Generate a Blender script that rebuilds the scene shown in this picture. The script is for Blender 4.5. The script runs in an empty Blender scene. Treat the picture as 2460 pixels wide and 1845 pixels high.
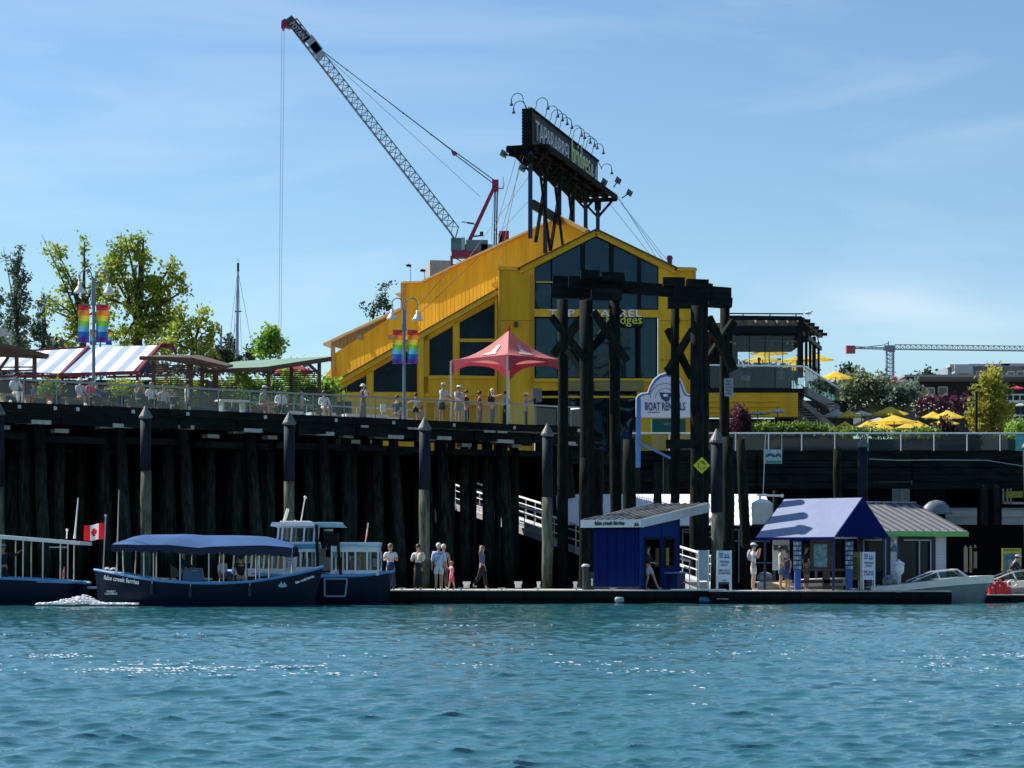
import bpy, math, random
import numpy as np
from mathutils import Vector, Matrix, noise
R = math.radians
rnd = random.Random(7)
scene = bpy.context.scene
COL = scene.collection
# ------------------------------------------------------------ camera
F, PX0, HOR, EYE = 5200.0, 1230.0, 1345.0, 1.6
cd = bpy.data.cameras.new('camera')
cam = bpy.data.objects.new('camera', cd); COL.objects.link(cam)
cam.location = (0, 0, EYE); cam.rotation_euler = (R(90), 0, 0)
cd.sensor_width = 36; cd.lens = 36 * F / 2460.0
cd.shift_y = (HOR - 922.5) / 2460.0
cd.clip_start = 0.5; cd.clip_end = 9000
scene.camera = cam
# ------------------------------------------------------------ light
SUN = Vector((-0.62, 0.34, 0.70)).normalized()      # towards the sun
world = bpy.data.worlds.new('World'); scene.world = world; world.use_nodes = True
nt = world.node_tree; nt.nodes.clear()
def N(nt, t, **kw):
    n = nt.nodes.new(t)
    for k, v in kw.items(): setattr(n, k, v)
    return n
sky = N(nt, 'ShaderNodeTexSky', sky_type='NISHITA', sun_disc=False)
sky.sun_elevation = math.asin(SUN.z); sky.sun_rotation = math.atan2(SUN.x, SUN.y)
sky.altitude = 0; sky.air_density = 1.0; sky.dust_density = 0.25; sky.ozone_density = 3.0
tc = N(nt, 'ShaderNodeTexCoord')
mp = N(nt, 'ShaderNodeMapping'); mp.inputs['Scale'].default_value = (1.6, 1.6, 9.0); mp.inputs['Rotation'].default_value = (0, R(4), 0)
nz = N(nt, 'ShaderNodeTexNoise'); nz.inputs['Scale'].default_value = 2.6; nz.inputs['Detail'].default_value = 7; nz.inputs['Roughness'].default_value = 0.55
nz.inputs['Distortion'].default_value = 0.6
cr = N(nt, 'ShaderNodeValToRGB'); cr.color_ramp.elements[0].position = 0.50; cr.color_ramp.elements[1].position = 0.86
cr.color_ramp.elements[0].color = (0, 0, 0, 1); cr.color_ramp.elements[1].color = (0.22, 0.22, 0.22, 1)
tint = N(nt, 'ShaderNodeMix', data_type='RGBA', blend_type='MULTIPLY'); tint.inputs[0].default_value = 1.0
tint.inputs[7].default_value = (0.86, 1.0, 1.04, 1)
mixc = N(nt, 'ShaderNodeMix', data_type='RGBA'); mixc.inputs[7].default_value = (8.2, 8.8, 9.6, 1)
bg = N(nt, 'ShaderNodeBackground'); bg.inputs['Strength'].default_value = 0.077
wo = N(nt, 'ShaderNodeOutputWorld')
L = nt.links.new
L(tc.outputs['Generated'], mp.inputs[0]); L(mp.outputs[0], nz.inputs['Vector']); L(nz.outputs[0], cr.inputs[0])
L(sky.outputs[0], tint.inputs[6]); L(tint.outputs[2], mixc.inputs[6]); L(cr.outputs[0], mixc.inputs[0])
# one soft cirrus wisp low in the right of the sky
sx = N(nt, 'ShaderNodeSeparateXYZ'); L(tc.outputs['Generated'], sx.inputs[0])
def M(op, a, b=None):
    m = N(nt, 'ShaderNodeMath', operation=op)
    for i, v in enumerate((a, b)):
        if v is None: continue
        if isinstance(v, (int, float)): m.inputs[i].default_value = v
        else: L(v, m.inputs[i])
    return m.outputs[0]
yy_ = M('MAXIMUM', sx.outputs[1], 0.05)
u_ = M('SUBTRACT', M('DIVIDE', sx.outputs[0], yy_), 0.176); v_ = M('ADD', M('SUBTRACT', M('DIVIDE', sx.outputs[2], yy_), 0.117), M('MULTIPLY', u_, 0.22))
e_ = M('ADD', M('POWER', M('ABSOLUTE', M('MULTIPLY', u_, 19.0)), 2.0), M('POWER', M('ABSOLUTE', M('MULTIPLY', v_, 80.0)), 2.0))
g_ = M('MULTIPLY', M('EXPONENT', M('MULTIPLY', e_, -1.0)), M('MULTIPLY', M('SUBTRACT', nz.outputs[0], 0.25), 0.55))
wisp = N(nt, 'ShaderNodeMix', data_type='RGBA'); wisp.inputs[7].default_value = (10.0, 9.6, 9.8, 1); L(g_, wisp.inputs[0]); L(mixc.outputs[2], wisp.inputs[6])
L(wisp.outputs[2], bg.inputs[0]); L(bg.outputs[0], wo.inputs[0])
sd = bpy.data.lights.new('sun', 'SUN'); sd.energy = 4.6; sd.angle = R(0.53); sd.color = (1.0, 0.94, 0.84)
sun = bpy.data.objects.new('sun', sd); COL.objects.link(sun)
sun.rotation_euler = SUN.to_track_quat('Z', 'Y').to_euler(); sun.location = (-60, 60, 90)
scene.view_settings.view_transform = 'Standard'; scene.view_settings.look = 'None'
scene.view_settings.exposure = 0.75; scene.view_settings.gamma = 1.0; scene.view_settings.use_curve_mapping = False
scene.render.engine = 'CYCLES'
scene.cycles.max_bounces = 6; scene.cycles.transparent_max_bounces = 16

# ------------------------------------------------------------ helpers
def W(px, py, Y):
    """a point seen at pixel (px,py) of the photograph, Y metres away"""
    return Vector(((px - PX0) * Y / F, Y, EYE + (HOR - py) * Y / F))
def V(*a): return Vector(a)
class Plane:
    """vertical plane through plan points a, b (x, y)"""
    def __init__(s, a, b): s.a, s.b = Vector(a), Vector(b); s.d = (s.b - s.a).normalized()
    def at(s, px):
        k = (px - PX0) / F
        t = (k * s.a.y - s.a.x) / (s.d.x - k * s.d.y)
        return s.a + s.d * t
    def p(s, px, py, back=0.0):
        q = s.at(px); n = Vector((-s.d.y, s.d.x))
        z = EYE + (HOR - py) * q.y / F
        return Vector((q.x + n.x * back, q.y + n.y * back, z))
MATS = {}
def mat(name, rgb, rough=0.7, metal=0.0, var=0.12, scale=2.0, stretch=(1, 1, 1), bump=0.0, spec=0.5, trans=0.0, alpha=1.0, rgb2=None, bscale=None, emit=None, ttrans=0.0):
    if name in MATS: return MATS[name]
    m = bpy.data.materials.new(name); m.use_nodes = True; t = m.node_tree; t.nodes.clear()
    o = N(t, 'ShaderNodeOutputMaterial'); b = N(t, 'ShaderNodeBsdfPrincipled'); l = t.links.new
    l(b.outputs[0], o.inputs[0])
    b.inputs['Roughness'].default_value = rough; b.inputs['Metallic'].default_value = metal
    b.inputs['Specular IOR Level'].default_value = spec; b.inputs['Transmission Weight'].default_value = trans; b.inputs['Alpha'].default_value = alpha
    c = N(t, 'ShaderNodeTexCoord'); mpn = N(t, 'ShaderNodeMapping'); mpn.inputs['Scale'].default_value = stretch
    l(c.outputs['Object'], mpn.inputs[0])
    n = N(t, 'ShaderNodeTexNoise'); n.inputs['Scale'].default_value = scale; n.inputs['Detail'].default_value = 6; n.inputs['Roughness'].default_value = 0.6
    l(mpn.outputs[0], n.inputs['Vector'])
    r = N(t, 'ShaderNodeValToRGB'); e = r.color_ramp.elements; e[0].position = 0.33; e[1].position = 0.68
    if rgb2 is None:
        e[0].color = tuple(x * (1 - var) for x in rgb) + (1,); e[1].color = tuple(min(1, x * (1 + var)) for x in rgb) + (1,)
    else:
        e[0].color = tuple(rgb) + (1,); e[1].color = tuple(rgb2) + (1,)
    l(n.outputs[0], r.inputs[0]); l(r.outputs[0], b.inputs['Base Color'])
    if bump > 0:
        n2 = N(t, 'ShaderNodeTexNoise'); n2.inputs['Scale'].default_value = bscale or scale * 4; n2.inputs['Detail'].default_value = 5
        l(mpn.outputs[0], n2.inputs['Vector'])
        bp = N(t, 'ShaderNodeBump'); bp.inputs['Strength'].default_value = min(1, bump * 10); bp.inputs['Distance'].default_value = bump
        l(n2.outputs[0], bp.inputs['Height']); l(bp.outputs[0], b.inputs['Normal'])
    if emit:
        b.inputs['Emission Color'].default_value = tuple(emit[:3]) + (1,); b.inputs['Emission Strength'].default_value = emit[3]
    if ttrans > 0:
        tr = N(t, 'ShaderNodeBsdfTranslucent'); mx = N(t, 'ShaderNodeMixShader'); mx.inputs[0].default_value = ttrans
        l(r.outputs[0], tr.inputs[0]); l(b.outputs[0], mx.inputs[1]); l(tr.outputs[0], mx.inputs[2]); l(mx.outputs[0], o.inputs[0])
    MATS[name] = m; return m
def glass_mat(name, tint, alpha, rough=0.02, spec=0.5, coat=0.0, rip=0.0):
    """thin glazing: a see-through sheet with its own reflection"""
    if name in MATS: return MATS[name]
    m = bpy.data.materials.new(name); m.use_nodes = True; t = m.node_tree; t.nodes.clear(); l = t.links.new
    o = N(t, 'ShaderNodeOutputMaterial'); tr = N(t, 'ShaderNodeBsdfTransparent'); tr.inputs[0].default_value = tuple(tint) + (1,)
    gl = N(t, 'ShaderNodeBsdfGlossy'); gl.inputs['Roughness'].default_value = rough
    df = N(t, 'ShaderNodeBsdfDiffuse'); df.inputs[0].default_value = (0.06, 0.09, 0.09, 1)
    fr = N(t, 'ShaderNodeFresnel'); fr.inputs[0].default_value = 1.5
    m1 = N(t, 'ShaderNodeMixShader'); m2 = N(t, 'ShaderNodeMixShader'); m1.inputs[0].default_value = alpha
    l(tr.outputs[0], m1.inputs[1]); l(df.outputs[0], m1.inputs[2])
    l(fr.outputs[0], m2.inputs[0]); l(m1.outputs[0], m2.inputs[1]); l(gl.outputs[0], m2.inputs[2]); l(m2.outputs[0], o.inputs[0])
    if rip:
        n2 = N(t, 'ShaderNodeTexNoise'); n2.inputs['Scale'].default_value = 0.8; n2.inputs['Detail'].default_value = 3
        c = N(t, 'ShaderNodeTexCoord'); l(c.outputs['Object'], n2.inputs['Vector'])
        bp = N(t, 'ShaderNodeBump'); bp.inputs['Distance'].default_value = rip; l(n2.outputs[0], bp.inputs['Height']); l(bp.outputs[0], gl.inputs['Normal'])
    MATS[name] = m; return m

def pile_material(name, dark, light, hi=.06):
    m = mat(name, dark, .9, rgb2=light, scale=2.4, stretch=(4, 4, .6), bump=.02, spec=hi); t = m.node_tree; l = t.links.new
    b = next(n for n in t.nodes if n.type == 'BSDF_PRINCIPLED'); src = b.inputs['Base Color'].links[0].from_socket
    c = N(t, 'ShaderNodeTexCoord'); s = N(t, 'ShaderNodeSeparateXYZ'); l(c.outputs['Object'], s.inputs[0])
    n = N(t, 'ShaderNodeTexNoise'); n.inputs['Scale'].default_value = 1.6; l(c.outputs['Object'], n.inputs['Vector'])
    a = N(t, 'ShaderNodeMath', operation='MULTIPLY_ADD'); a.inputs[1].default_value = 1.6; l(n.outputs[0], a.inputs[0]); l(s.outputs[2], a.inputs[2])
    r = N(t, 'ShaderNodeValToRGB'); e = r.color_ramp.elements; mr = N(t, 'ShaderNodeMapRange'); mr.inputs[1].default_value = 0; mr.inputs[2].default_value = 8; l(a.outputs[0], mr.inputs[0]); l(mr.outputs[0], r.inputs[0])
    e[0].position = .10; e[0].color = (.25, .32, .25, 1); e[1].position = .85; e[1].color = (.45, .45, .45, 1)
    for p_, c_ in ((.22, (.5, .62, .5, 1)), (.34, (1.5, 1.55, 1.4, 1)), (.62, (1.25, 1.25, 1.15, 1))): k = e.new(p_); k.color = c_
    x = N(t, 'ShaderNodeMix', data_type='RGBA', blend_type='MULTIPLY'); x.inputs[0].default_value = 1; l(src, x.inputs[6]); l(r.outputs[0], x.inputs[7]); l(x.outputs[2], b.inputs['Base Color'])
    return m
class MB:
    def __init__(s): s.v = []; s.f = []; s.mi = []; s.m = 0
    def add(s, vs, fs):
        b = len(s.v); s.v.extend(Vector(v) for v in vs)
        for f in fs: s.f.append(tuple(i + b for i in f)); s.mi.append(s.m)
        return s
    def box(s, c, size, rz=0.0, taper=1.0):
        c = Vector(c); hx, hy, hz = size[0] / 2, size[1] / 2, size[2] / 2; co, si = math.cos(rz), math.sin(rz); vs = []
        for z, k in ((-hz, 1), (hz, taper)):
            for x, y in ((-hx, -hy), (hx, -hy), (hx, hy), (-hx, hy)):
                x *= k; y *= k; vs.append(c + Vector((x * co - y * si, x * si + y * co, z)))
        return s.add(vs, [(0, 3, 2, 1), (4, 5, 6, 7), (0, 1, 5, 4), (1, 2, 6, 5), (2, 3, 7, 6), (3, 0, 4, 7)])
    def beam(s, a, b, w, h=None, up=(0, 0, 1)):
        a, b = Vector(a), Vector(b); h = h or w; d = (b - a); 
        if d.length < 1e-6: return s
        d.normalize(); u = Vector(up)
        if abs(d.dot(u)) > 0.98: u = Vector((0, 1, 0))
        x = d.cross(u).normalized(); y = x.cross(d).normalized(); vs = []
        for p in (a, b):
            for i, j in ((-1, -1), (1, -1), (1, 1), (-1, 1)): vs.append(p + x * (i * w / 2) + y * (j * h / 2))
        return s.add(vs, [(0, 1, 2, 3), (4, 7, 6, 5), (0, 4, 5, 1), (1, 5, 6, 2), (2, 6, 7, 3), (3, 7, 4, 0)])
    def tube(s, pts, r, n=6, caps=True):
        pts = [Vector(p) for p in pts]; rs = r if isinstance(r, (list, tuple)) else [r] * len(pts); vs = []; k = len(pts)
        for i, p in enumerate(pts):
            d = (pts[min(i + 1, k - 1)] - pts[max(i - 1, 0)]).normalized()
            u = Vector((0, 0, 1)) if abs(d.z) < 0.95 else Vector((0, 1, 0))
            x = d.cross(u).normalized(); y = x.cross(d)
            for j in range(n):
                a = 2 * math.pi * j / n; vs.append(p + (x * math.cos(a) + y * math.sin(a)) * rs[i])
        fs = [(i * n + j, i * n + (j + 1) % n, (i + 1) * n + (j + 1) % n, (i + 1) * n + j) for i in range(k - 1) for j in range(n)]
        if caps: fs += [tuple(reversed(range(n))), tuple(range((k - 1) * n, k * n))]
        return s.add(vs, fs)
    def lathe(s, c, prof, n=12, sx=1, sy=1):
        c = Vector(c); vs = []; k = len(prof)
        for r, z in prof:
            for j in range(n): a = 2 * math.pi * j / n; vs.append(c + Vector((r * math.cos(a) * sx, r * math.sin(a) * sy, z)))
        fs = [(i * n + j, i * n + (j + 1) % n, (i + 1) * n + (j + 1) % n, (i + 1) * n + j) for i in range(k - 1) for j in range(n)]
        return s.add(vs, fs + [tuple(reversed(range(n))), tuple(range((k - 1) * n, k * n))])
    def ball(s, c, r, n=8, sq=(1, 1, 1)):
        prof = [(max(1e-3, r * math.sin(math.pi * i / n)), -r * math.cos(math.pi * i / n) * sq[2]) for i in range(n + 1)]
        return s.lathe(c, prof, max(6, n), sq[0], sq[1])
    def poly(s, pts, off=None):
        """flat polygon, or a solid slab when off (a vector) is given"""
        pts = [Vector(p) for p in pts]; n = len(pts)
        if off is None: return s.add(pts, [tuple(range(n))])
        off = Vector(off); q = [p + off for p in pts]
        nn = Vector((0, 0, 0))
        for i in range(n): nn += pts[i].cross(pts[(i + 1) % n])
        if nn.dot(off) > 0: pts, q = q, pts
        return s.add(pts + q, [tuple(range(n)), tuple(reversed(range(n, 2 * n)))] + [(i, i + n, (i + 1) % n + n, (i + 1) % n) for i in range(n)])
    def grid(s, rows):
        m = len(rows[0]); return s.add([p for r in rows for p in r], [(i * m + j, i * m + j + 1, (i + 1) * m + j + 1, (i + 1) * m + j) for i in range(len(rows) - 1) for j in range(m - 1)])
    def mesh(s, name, mats, smooth=False):
        me = bpy.data.meshes.new(name); me.from_pydata([tuple(v) for v in s.v], [], s.f)
        for m in (mats if isinstance(mats, (list, tuple)) else [mats]): me.materials.append(m)
        if s.mi: me.polygons.foreach_set('material_index', s.mi)
        if smooth: me.polygons.foreach_set('use_smooth', [True] * len(me.polygons))
        me.update(); return me
    def build(s, name, mats, parent=None, local=False, smooth=False, label=None, kind=None):
        return put(name, s.mesh(name, mats, smooth), parent, local, label, kind)
def put(name, me, parent=None, local=False, label=None, kind=None):
    o = bpy.data.objects.new(name, me); COL.objects.link(o)
    if parent is not None:
        o.parent = parent
        if not local: o.matrix_parent_inverse = world_of(parent).inverted()
    if label: o['label'] = label
    if kind: o['kind'] = kind
    return o
def world_of(o):
    m = Matrix.LocRotScale(o.location, o.rotation_euler, o.scale)
    return m if o.parent is None else world_of(o.parent) @ o.matrix_parent_inverse @ m
def tag(o, label, cat, group=None):
    o['label'] = label; o['category'] = cat
    if group: o['group'] = group
    return o
def thing(name, label, cat, loc=(0, 0, 0), rz=0.0, group=None):
    o = bpy.data.objects.new(name, None); COL.objects.link(o); o.location = loc; o.rotation_euler = (0, 0, rz); o.empty_display_size = 0.3
    return tag(o, label, cat, group)
KIDS = {}
def copy_tree(src, loc=None, rz=None, label=None):
    def rec(o, par):
        c = o.copy(); COL.objects.link(c)
        if par is not None: c.parent = par; c.matrix_parent_inverse = o.matrix_parent_inverse.copy()
        for ch in o.children: rec(ch, c)
        return c
    c = rec(src, None)
    if loc is not None: c.location = loc
    if rz is not None: c.rotation_euler = (0, 0, rz)
    if label: c['label'] = label
    return c
def struct(name, mb, m, smooth=False):
    o = mb.build(name, m, smooth=smooth); o['kind'] = 'structure'; return o
def text(name, body, size, m, parent, origin, xdir=(1, 0, 0), zdir=(0, 0, 1), width=None, ext=0.01, align='LEFT', shear=0.0, bold=0.0, local=False):
    """lettering as a mesh standing on the plane (xdir, zdir); width squeezes the line to that length"""
    cu = bpy.data.curves.new(name, 'FONT'); cu.body = body; cu.size = size; cu.extrude = ext; cu.align_x = align; cu.shear = shear; cu.offset = bold; cu.resolution_u = 2
    tmp = bpy.data.objects.new('tmp', cu); COL.objects.link(tmp)
    dg = bpy.context.evaluated_depsgraph_get(); me = bpy.data.meshes.new_from_object(tmp.evaluated_get(dg)); bpy.data.objects.remove(tmp)
    xs = [v.co.x for v in me.vertices]; w = max(xs) - min(xs) if xs else 1; x0 = min(xs) if align == 'LEFT' else 0
    k = width / w if width else 1
    X, Z = Vector(xdir).normalized(), Vector(zdir).normalized(); Yv = Z.cross(X); o = Vector(origin)
    for v in me.vertices: v.co = o + X * ((v.co.x - x0) * k) + Z * v.co.y - Yv * v.co.z
    me.materials.clear(); me.materials.append(m)
    return put(name, me, parent, local)
# ------------------------------------------------------------ materials
wood_dark = mat('creosoted_timber', (0.004, 0.006, 0.006), 0.85, rgb2=(0.020, 0.025, 0.020), scale=3.0, stretch=(3, 3, 0.5), bump=0.02, spec=.08)
wood_beam = mat('dark_weathered_beam', (0.004, 0.006, 0.007), 0.85, rgb2=(0.018, 0.022, 0.020), scale=1.6, stretch=(0.6, 0.6, 2.5), bump=0.02, spec=.08)
wood_brown = mat('brown_stained_wood', (0.10, 0.055, 0.035), 0.7, var=0.35, scale=5, stretch=(0.5, 0.5, 4), bump=0.004)
wood_grey = mat('bleached_timber_top', (0.42, 0.42, 0.38), 0.8, var=0.3, scale=4, bump=0.01)
yellow = mat('yellow_cladding', (0.90, 0.47, 0.032), 0.8, spec=.12, var=0.17, scale=1.3, stretch=(1, 1, 0.12), bump=0.0)
yellow_trim = mat('yellow_trim_paint', (0.88, 0.50, 0.04), 0.7, spec=.15, var=0.1, scale=1.5)
navy = mat('navy_hull_paint', (0.003, 0.008, 0.026), 0.42, var=0.2, scale=0.8, spec=0.18)
white_paint = mat('white_paint', (0.78, 0.79, 0.78), 0.45, var=0.05, scale=3)
cream = mat('cream_fibreglass', (0.74, 0.72, 0.62), 0.4, var=0.07, scale=2)
light_blue = mat('light_blue_paint', (0.10, 0.33, 0.62), 0.4, var=0.08)
blue_canvas = mat('blue_canvas', (0.05, 0.12, 0.27), 0.85, spec=.1, var=0.15, scale=1.2, bump=0.01)
steel = mat('galvanised_steel', (0.42, 0.45, 0.46), 0.4, metal=0.6, var=0.15, scale=6)
alu = mat('aluminium', (0.75, 0.76, 0.77), 0.35, metal=0.5, var=0.08)
black = mat('black_paint', (0.008, 0.009, 0.012), 0.5, spec=.15, var=0.2)
dkblue_steel = mat('dark_blue_steel', (0.010, 0.016, 0.06), 0.5, var=0.25)
glass_dark = mat('dark_window_glass', (0.003, 0.008, 0.013), 0.06, rgb2=(.012, .035, .05), scale=0.5, spec=0.1)
rail_glass = glass_mat('railing_glass', (0.74, 0.80, 0.78), 0.12)
clear_glass = glass_mat('clear_window', (0.85, 0.92, 0.93), 0.10)
concrete = mat('concrete', (0.30, 0.29, 0.27), 0.85, var=0.2, scale=2, bump=0.01)
asphalt_m = mat('asphalt', (0.05, 0.05, 0.05), 0.9, var=0.2)
red_paint = mat('red_paint', (0.45, 0.015, 0.03), 0.5, var=0.15)
# ------------------------------------------------------------ water, ground
def water_material():
    m = bpy.data.materials.new('sea_water'); m.use_nodes = True; t = m.node_tree; t.nodes.clear(); l = t.links.new
    o = N(t, 'ShaderNodeOutputMaterial'); b = N(t, 'ShaderNodeBsdfPrincipled'); l(b.outputs[0], o.inputs[0])
    b.inputs['Roughness'].default_value = 0.04; b.inputs['IOR'].default_value = 1.75; b.inputs['Specular IOR Level'].default_value = 0.95
    c = N(t, 'ShaderNodeTexCoord'); n = N(t, 'ShaderNodeTexNoise'); n.inputs['Scale'].default_value = 0.35; n.inputs['Detail'].default_value = 4
    r = N(t, 'ShaderNodeValToRGB'); r.color_ramp.elements[0].position = 0.35; r.color_ramp.elements[1].position = 0.7
    r.color_ramp.elements[0].color = (0.016, 0.104, 0.124, 1); r.color_ramp.elements[1].color = (0.028, 0.140, 0.160, 1)
    l(c.outputs['Object'], n.inputs['Vector']); l(n.outputs[0], r.inputs[0]); l(r.outputs[0], b.inputs['Base Color'])
    mpn = N(t, 'ShaderNodeMapping'); mpn.inputs['Scale'].default_value = (0.75, 1.35, 1); l(c.outputs['Object'], mpn.inputs[0])
    n2 = N(t, 'ShaderNodeTexNoise'); n2.inputs['Scale'].default_value = 8.5; n2.inputs['Detail'].default_value = 5; n2.inputs['Roughness'].default_value = 0.95
    l(mpn.outputs[0], n2.inputs['Vector'])
    bp = N(t, 'ShaderNodeBump'); bp.inputs['Strength'].default_value = 1.0; bp.inputs['Distance'].default_value = 0.0035
    l(n2.outputs[0], bp.inputs['Height']); l(bp.outputs[0], b.inputs['Normal'])
    return m
sea = water_material()
FOAMG = []
def build_water():
    # a fan-shaped sheet of real waves in front of the quay, with a flat sheet out to the horizon under it
    ys = [13.0]
    while ys[-1] < 84: ys.append(ys[-1] + ys[-1] * 0.0020)
    ys = np.array(ys); na = 760; ang = np.linspace(-0.34, 0.34, na)
    Y, A = np.meshgrid(ys, ang, indexing='ij'); X = Y * A
    Z = np.zeros_like(X); DX = np.zeros_like(X); DY = np.zeros_like(X)
    rg = np.random.RandomState(11)
    for i in range(118):
        lam = 0.075 * (8 ** (rg.rand() ** 1.25)) if i < 104 else rg.uniform(1.3, 4.2); th = rg.normal(-1.45, 0.50); k = 2 * np.pi / lam
        amp = (0.0070 if i < 104 else 0.0020) * lam * (0.6 + 0.8 * rg.rand())
        ph = k * (math.cos(th) * X + math.sin(th) * Y) + rg.rand() * 6.283
        fade = np.clip((lam / (0.0020 * Y) - 2.0) / 2.0, 0, 1)
        a = amp * fade
        # gusty patches so that the pattern never repeats
        mod = 0.75 + 0.35 * np.sin(0.21 * X * math.cos(i) + 0.17 * Y * math.sin(i * 1.7) + i) + 0.35 * np.sin(0.9 * X * math.cos(i * 2.3) + 1.3 * Y * math.sin(i * 3.1) + 2 * i)
        a = a * np.abs(mod) ** 1.5
        Z += a * np.sin(ph); q = 1.45
        DX += q * a * math.cos(th) * np.cos(ph); DY += q * a * math.sin(th) * np.cos(ph)
    # two old wakes crossing the view
    for y0, am, wl in ((26.5, 0.045, 1.9), (33.5, 0.04, 2.2), (49, 0.05, 3.0)):
        yy = Y - y0 - 0.04 * X - 0.35 * np.sin(X * 0.5 + y0)
        env = np.exp(-(yy / (wl * 0.8)) ** 2) * (0.45 + 0.55 * np.sin(X * 0.33 + y0 * 2.0)).clip(0, 1)
        Z += am * env * np.cos(yy * 6.283 / wl)
    ef = np.clip((0.34 - np.abs(A)) / 0.03, 0, 1) * np.clip((Y - 13) / 1.5, 0, 1); Z = Z * ef - 0.11 * (1 - ef)
    P = np.stack([X + DX, Y + DY, Z], -1).reshape(-1, 3)
    FOAMG.append((X, Y, Z))
    ny = len(ys); idx = np.arange(ny * na).reshape(ny, na)
    q = np.stack([idx[:-1, :-1], idx[:-1, 1:], idx[1:, 1:], idx[1:, :-1]], -1).reshape(-1, 4)
    e = 4000.0; b = len(P)
    P = np.concatenate([P, np.array([[-e, -200, -0.12], [e, -200, -0.12], [e, e, -0.12], [-e, e, -0.12]])])
    q = np.concatenate([q, np.array([[b, b + 1, b + 2, b + 3]])])
    me = bpy.data.meshes.new('water'); me.vertices.add(len(P)); me.vertices.foreach_set('co', P.ravel())
    me.loops.add(q.size); me.loops.foreach_set('vertex_index', q.ravel()); me.polygons.add(len(q))
    me.polygons.foreach_set('loop_start', np.arange(0, q.size, 4)); me.polygons.foreach_set('loop_total', np.full(len(q), 4))
    me.polygons.foreach_set('use_smooth', np.ones(len(q), bool)); me.update(); me.validate()
    me.materials.append(sea); o = bpy.data.objects.new('water', me); COL.objects.link(o); o['kind'] = 'structure'
build_water()
def foam_flecks():
    X, Y, Z = FOAMG[0]; rg = np.random.RandomState(4); vs = []; fs = []
    dz = np.gradient(Z, axis=0)
    for y0, wd, n, sl in ((32.0, 1.4, 330, .05), (35.6, 1.3, 210, .02), (30.6, .9, 110, .09), (46, 1.2, 40, .0), (52, .8, 60, .0), (40, 14, 30, 0), (25, 6, 14, 0)):
        k = 0; tries = 0
        while k < n and tries < n * 60:
            tries += 1; x = rg.uniform(-.26, .26) * y0; y = y0 + sl * x + rg.normal() * wd * .45
            c = math.sin(x * 1.1 + y0) + math.sin(x * 2.7 + 1.3 * y0) * .7 + math.sin(x * .31 + y0 * .5) * 1.2
            if c < rg.uniform(-.2, 1.9): continue
            i = int(np.clip(math.log(y / 13.0) / math.log(1.002), 0, X.shape[0] - 2)); j = int(np.clip((x / y + .34) / .68 * (X.shape[1] - 1), 0, X.shape[1] - 2))
            if Z[i, j] < .006: continue
            s = rg.uniform(.006, .022); z = Z[i, j] + .012; a = rg.rand() * 3.1; b = len(vs); w = rg.uniform(1, 2.6)
            for q in range(5): t = a + q * 1.2566; vs.append((x + s * w * math.cos(t), y + s * math.sin(t), z + s * .25 * math.sin(t * 2) ))
            vs.append((x, y, z + s * .5)); fs += [(b + q, b + (q + 1) % 5, b + 5) for q in range(5)]; k += 1
    me = bpy.data.meshes.new('foam_flecks'); me.from_pydata(vs, [], fs); me.materials.append(mat('foam_white', (.85, .88, .90), .7, var=.03)); o = put('foam_flecks', me)
    tag(o, 'broken white foam flecks in long streaks across the open water', 'foam'); o['kind'] = 'stuff'
foam_flecks()
GZ = 7.7                                    # the island's ground, the wharf's deck
ground_m = mat('paved_ground', (0.16, 0.15, 0.14), 0.9, var=0.2, scale=0.4)
g = MB(); g.poly([(-900, 122, GZ), (900, 122, GZ), (900, 3000, GZ), (-900, 3000, GZ)])
g.poly([(-900, 122, -3), (900, 122, -3), (900, 122, GZ), (-900, 122, GZ)])
struct('ground', g, ground_m)
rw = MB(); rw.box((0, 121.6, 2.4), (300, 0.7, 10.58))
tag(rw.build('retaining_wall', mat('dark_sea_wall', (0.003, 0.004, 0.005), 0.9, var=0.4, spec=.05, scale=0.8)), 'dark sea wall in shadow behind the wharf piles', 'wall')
# ------------------------------------------------------------ the left wharf
WH = Plane((-19.87, 84.0), (3.47, 100.2))
WD = Vector((WH.d.x, WH.d.y, 0)); WN = Vector((-WH.d.y, WH.d.x, 0))          # along the edge, inward
def wh(px, back=0.0, z=GZ):
    q = WH.at(px); return Vector((q.x + WN.x * back, q.y + WN.y * back, z))
pile_m = pile_material('old_timber_pile', (0.004, 0.006, 0.006), (0.034, 0.045, 0.038))
wharf = thing('wharf', 'high timber wharf on dark piles carrying the railing, people and red tent', 'wharf', (0, 110, 0))
W0, W1 = wh(-420), wh(1412)
d = MB(); mid = wh(1000)
dk = [W0, wh(1412), wh(1412, 7.5), wh(1060, 7.5), V(-7, 121.5, GZ), V(-70, 121.5, GZ)]
d.poly([p - V(0, 0, 0.14) for p in dk], (0, 0, 0.14))
d.build('deck', mat('plank_deck', (0.20, 0.18, 0.15), 0.85, var=0.25, scale=2), wharf)
f = MB(); f.beam(W0 + V(0, 0, -0.12) - WN * 0.1, W1 + V(0, 0, -0.12) - WN * 0.1, 0.16, 0.30); f.build('edge_beam', wood_beam, wharf)
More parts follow.
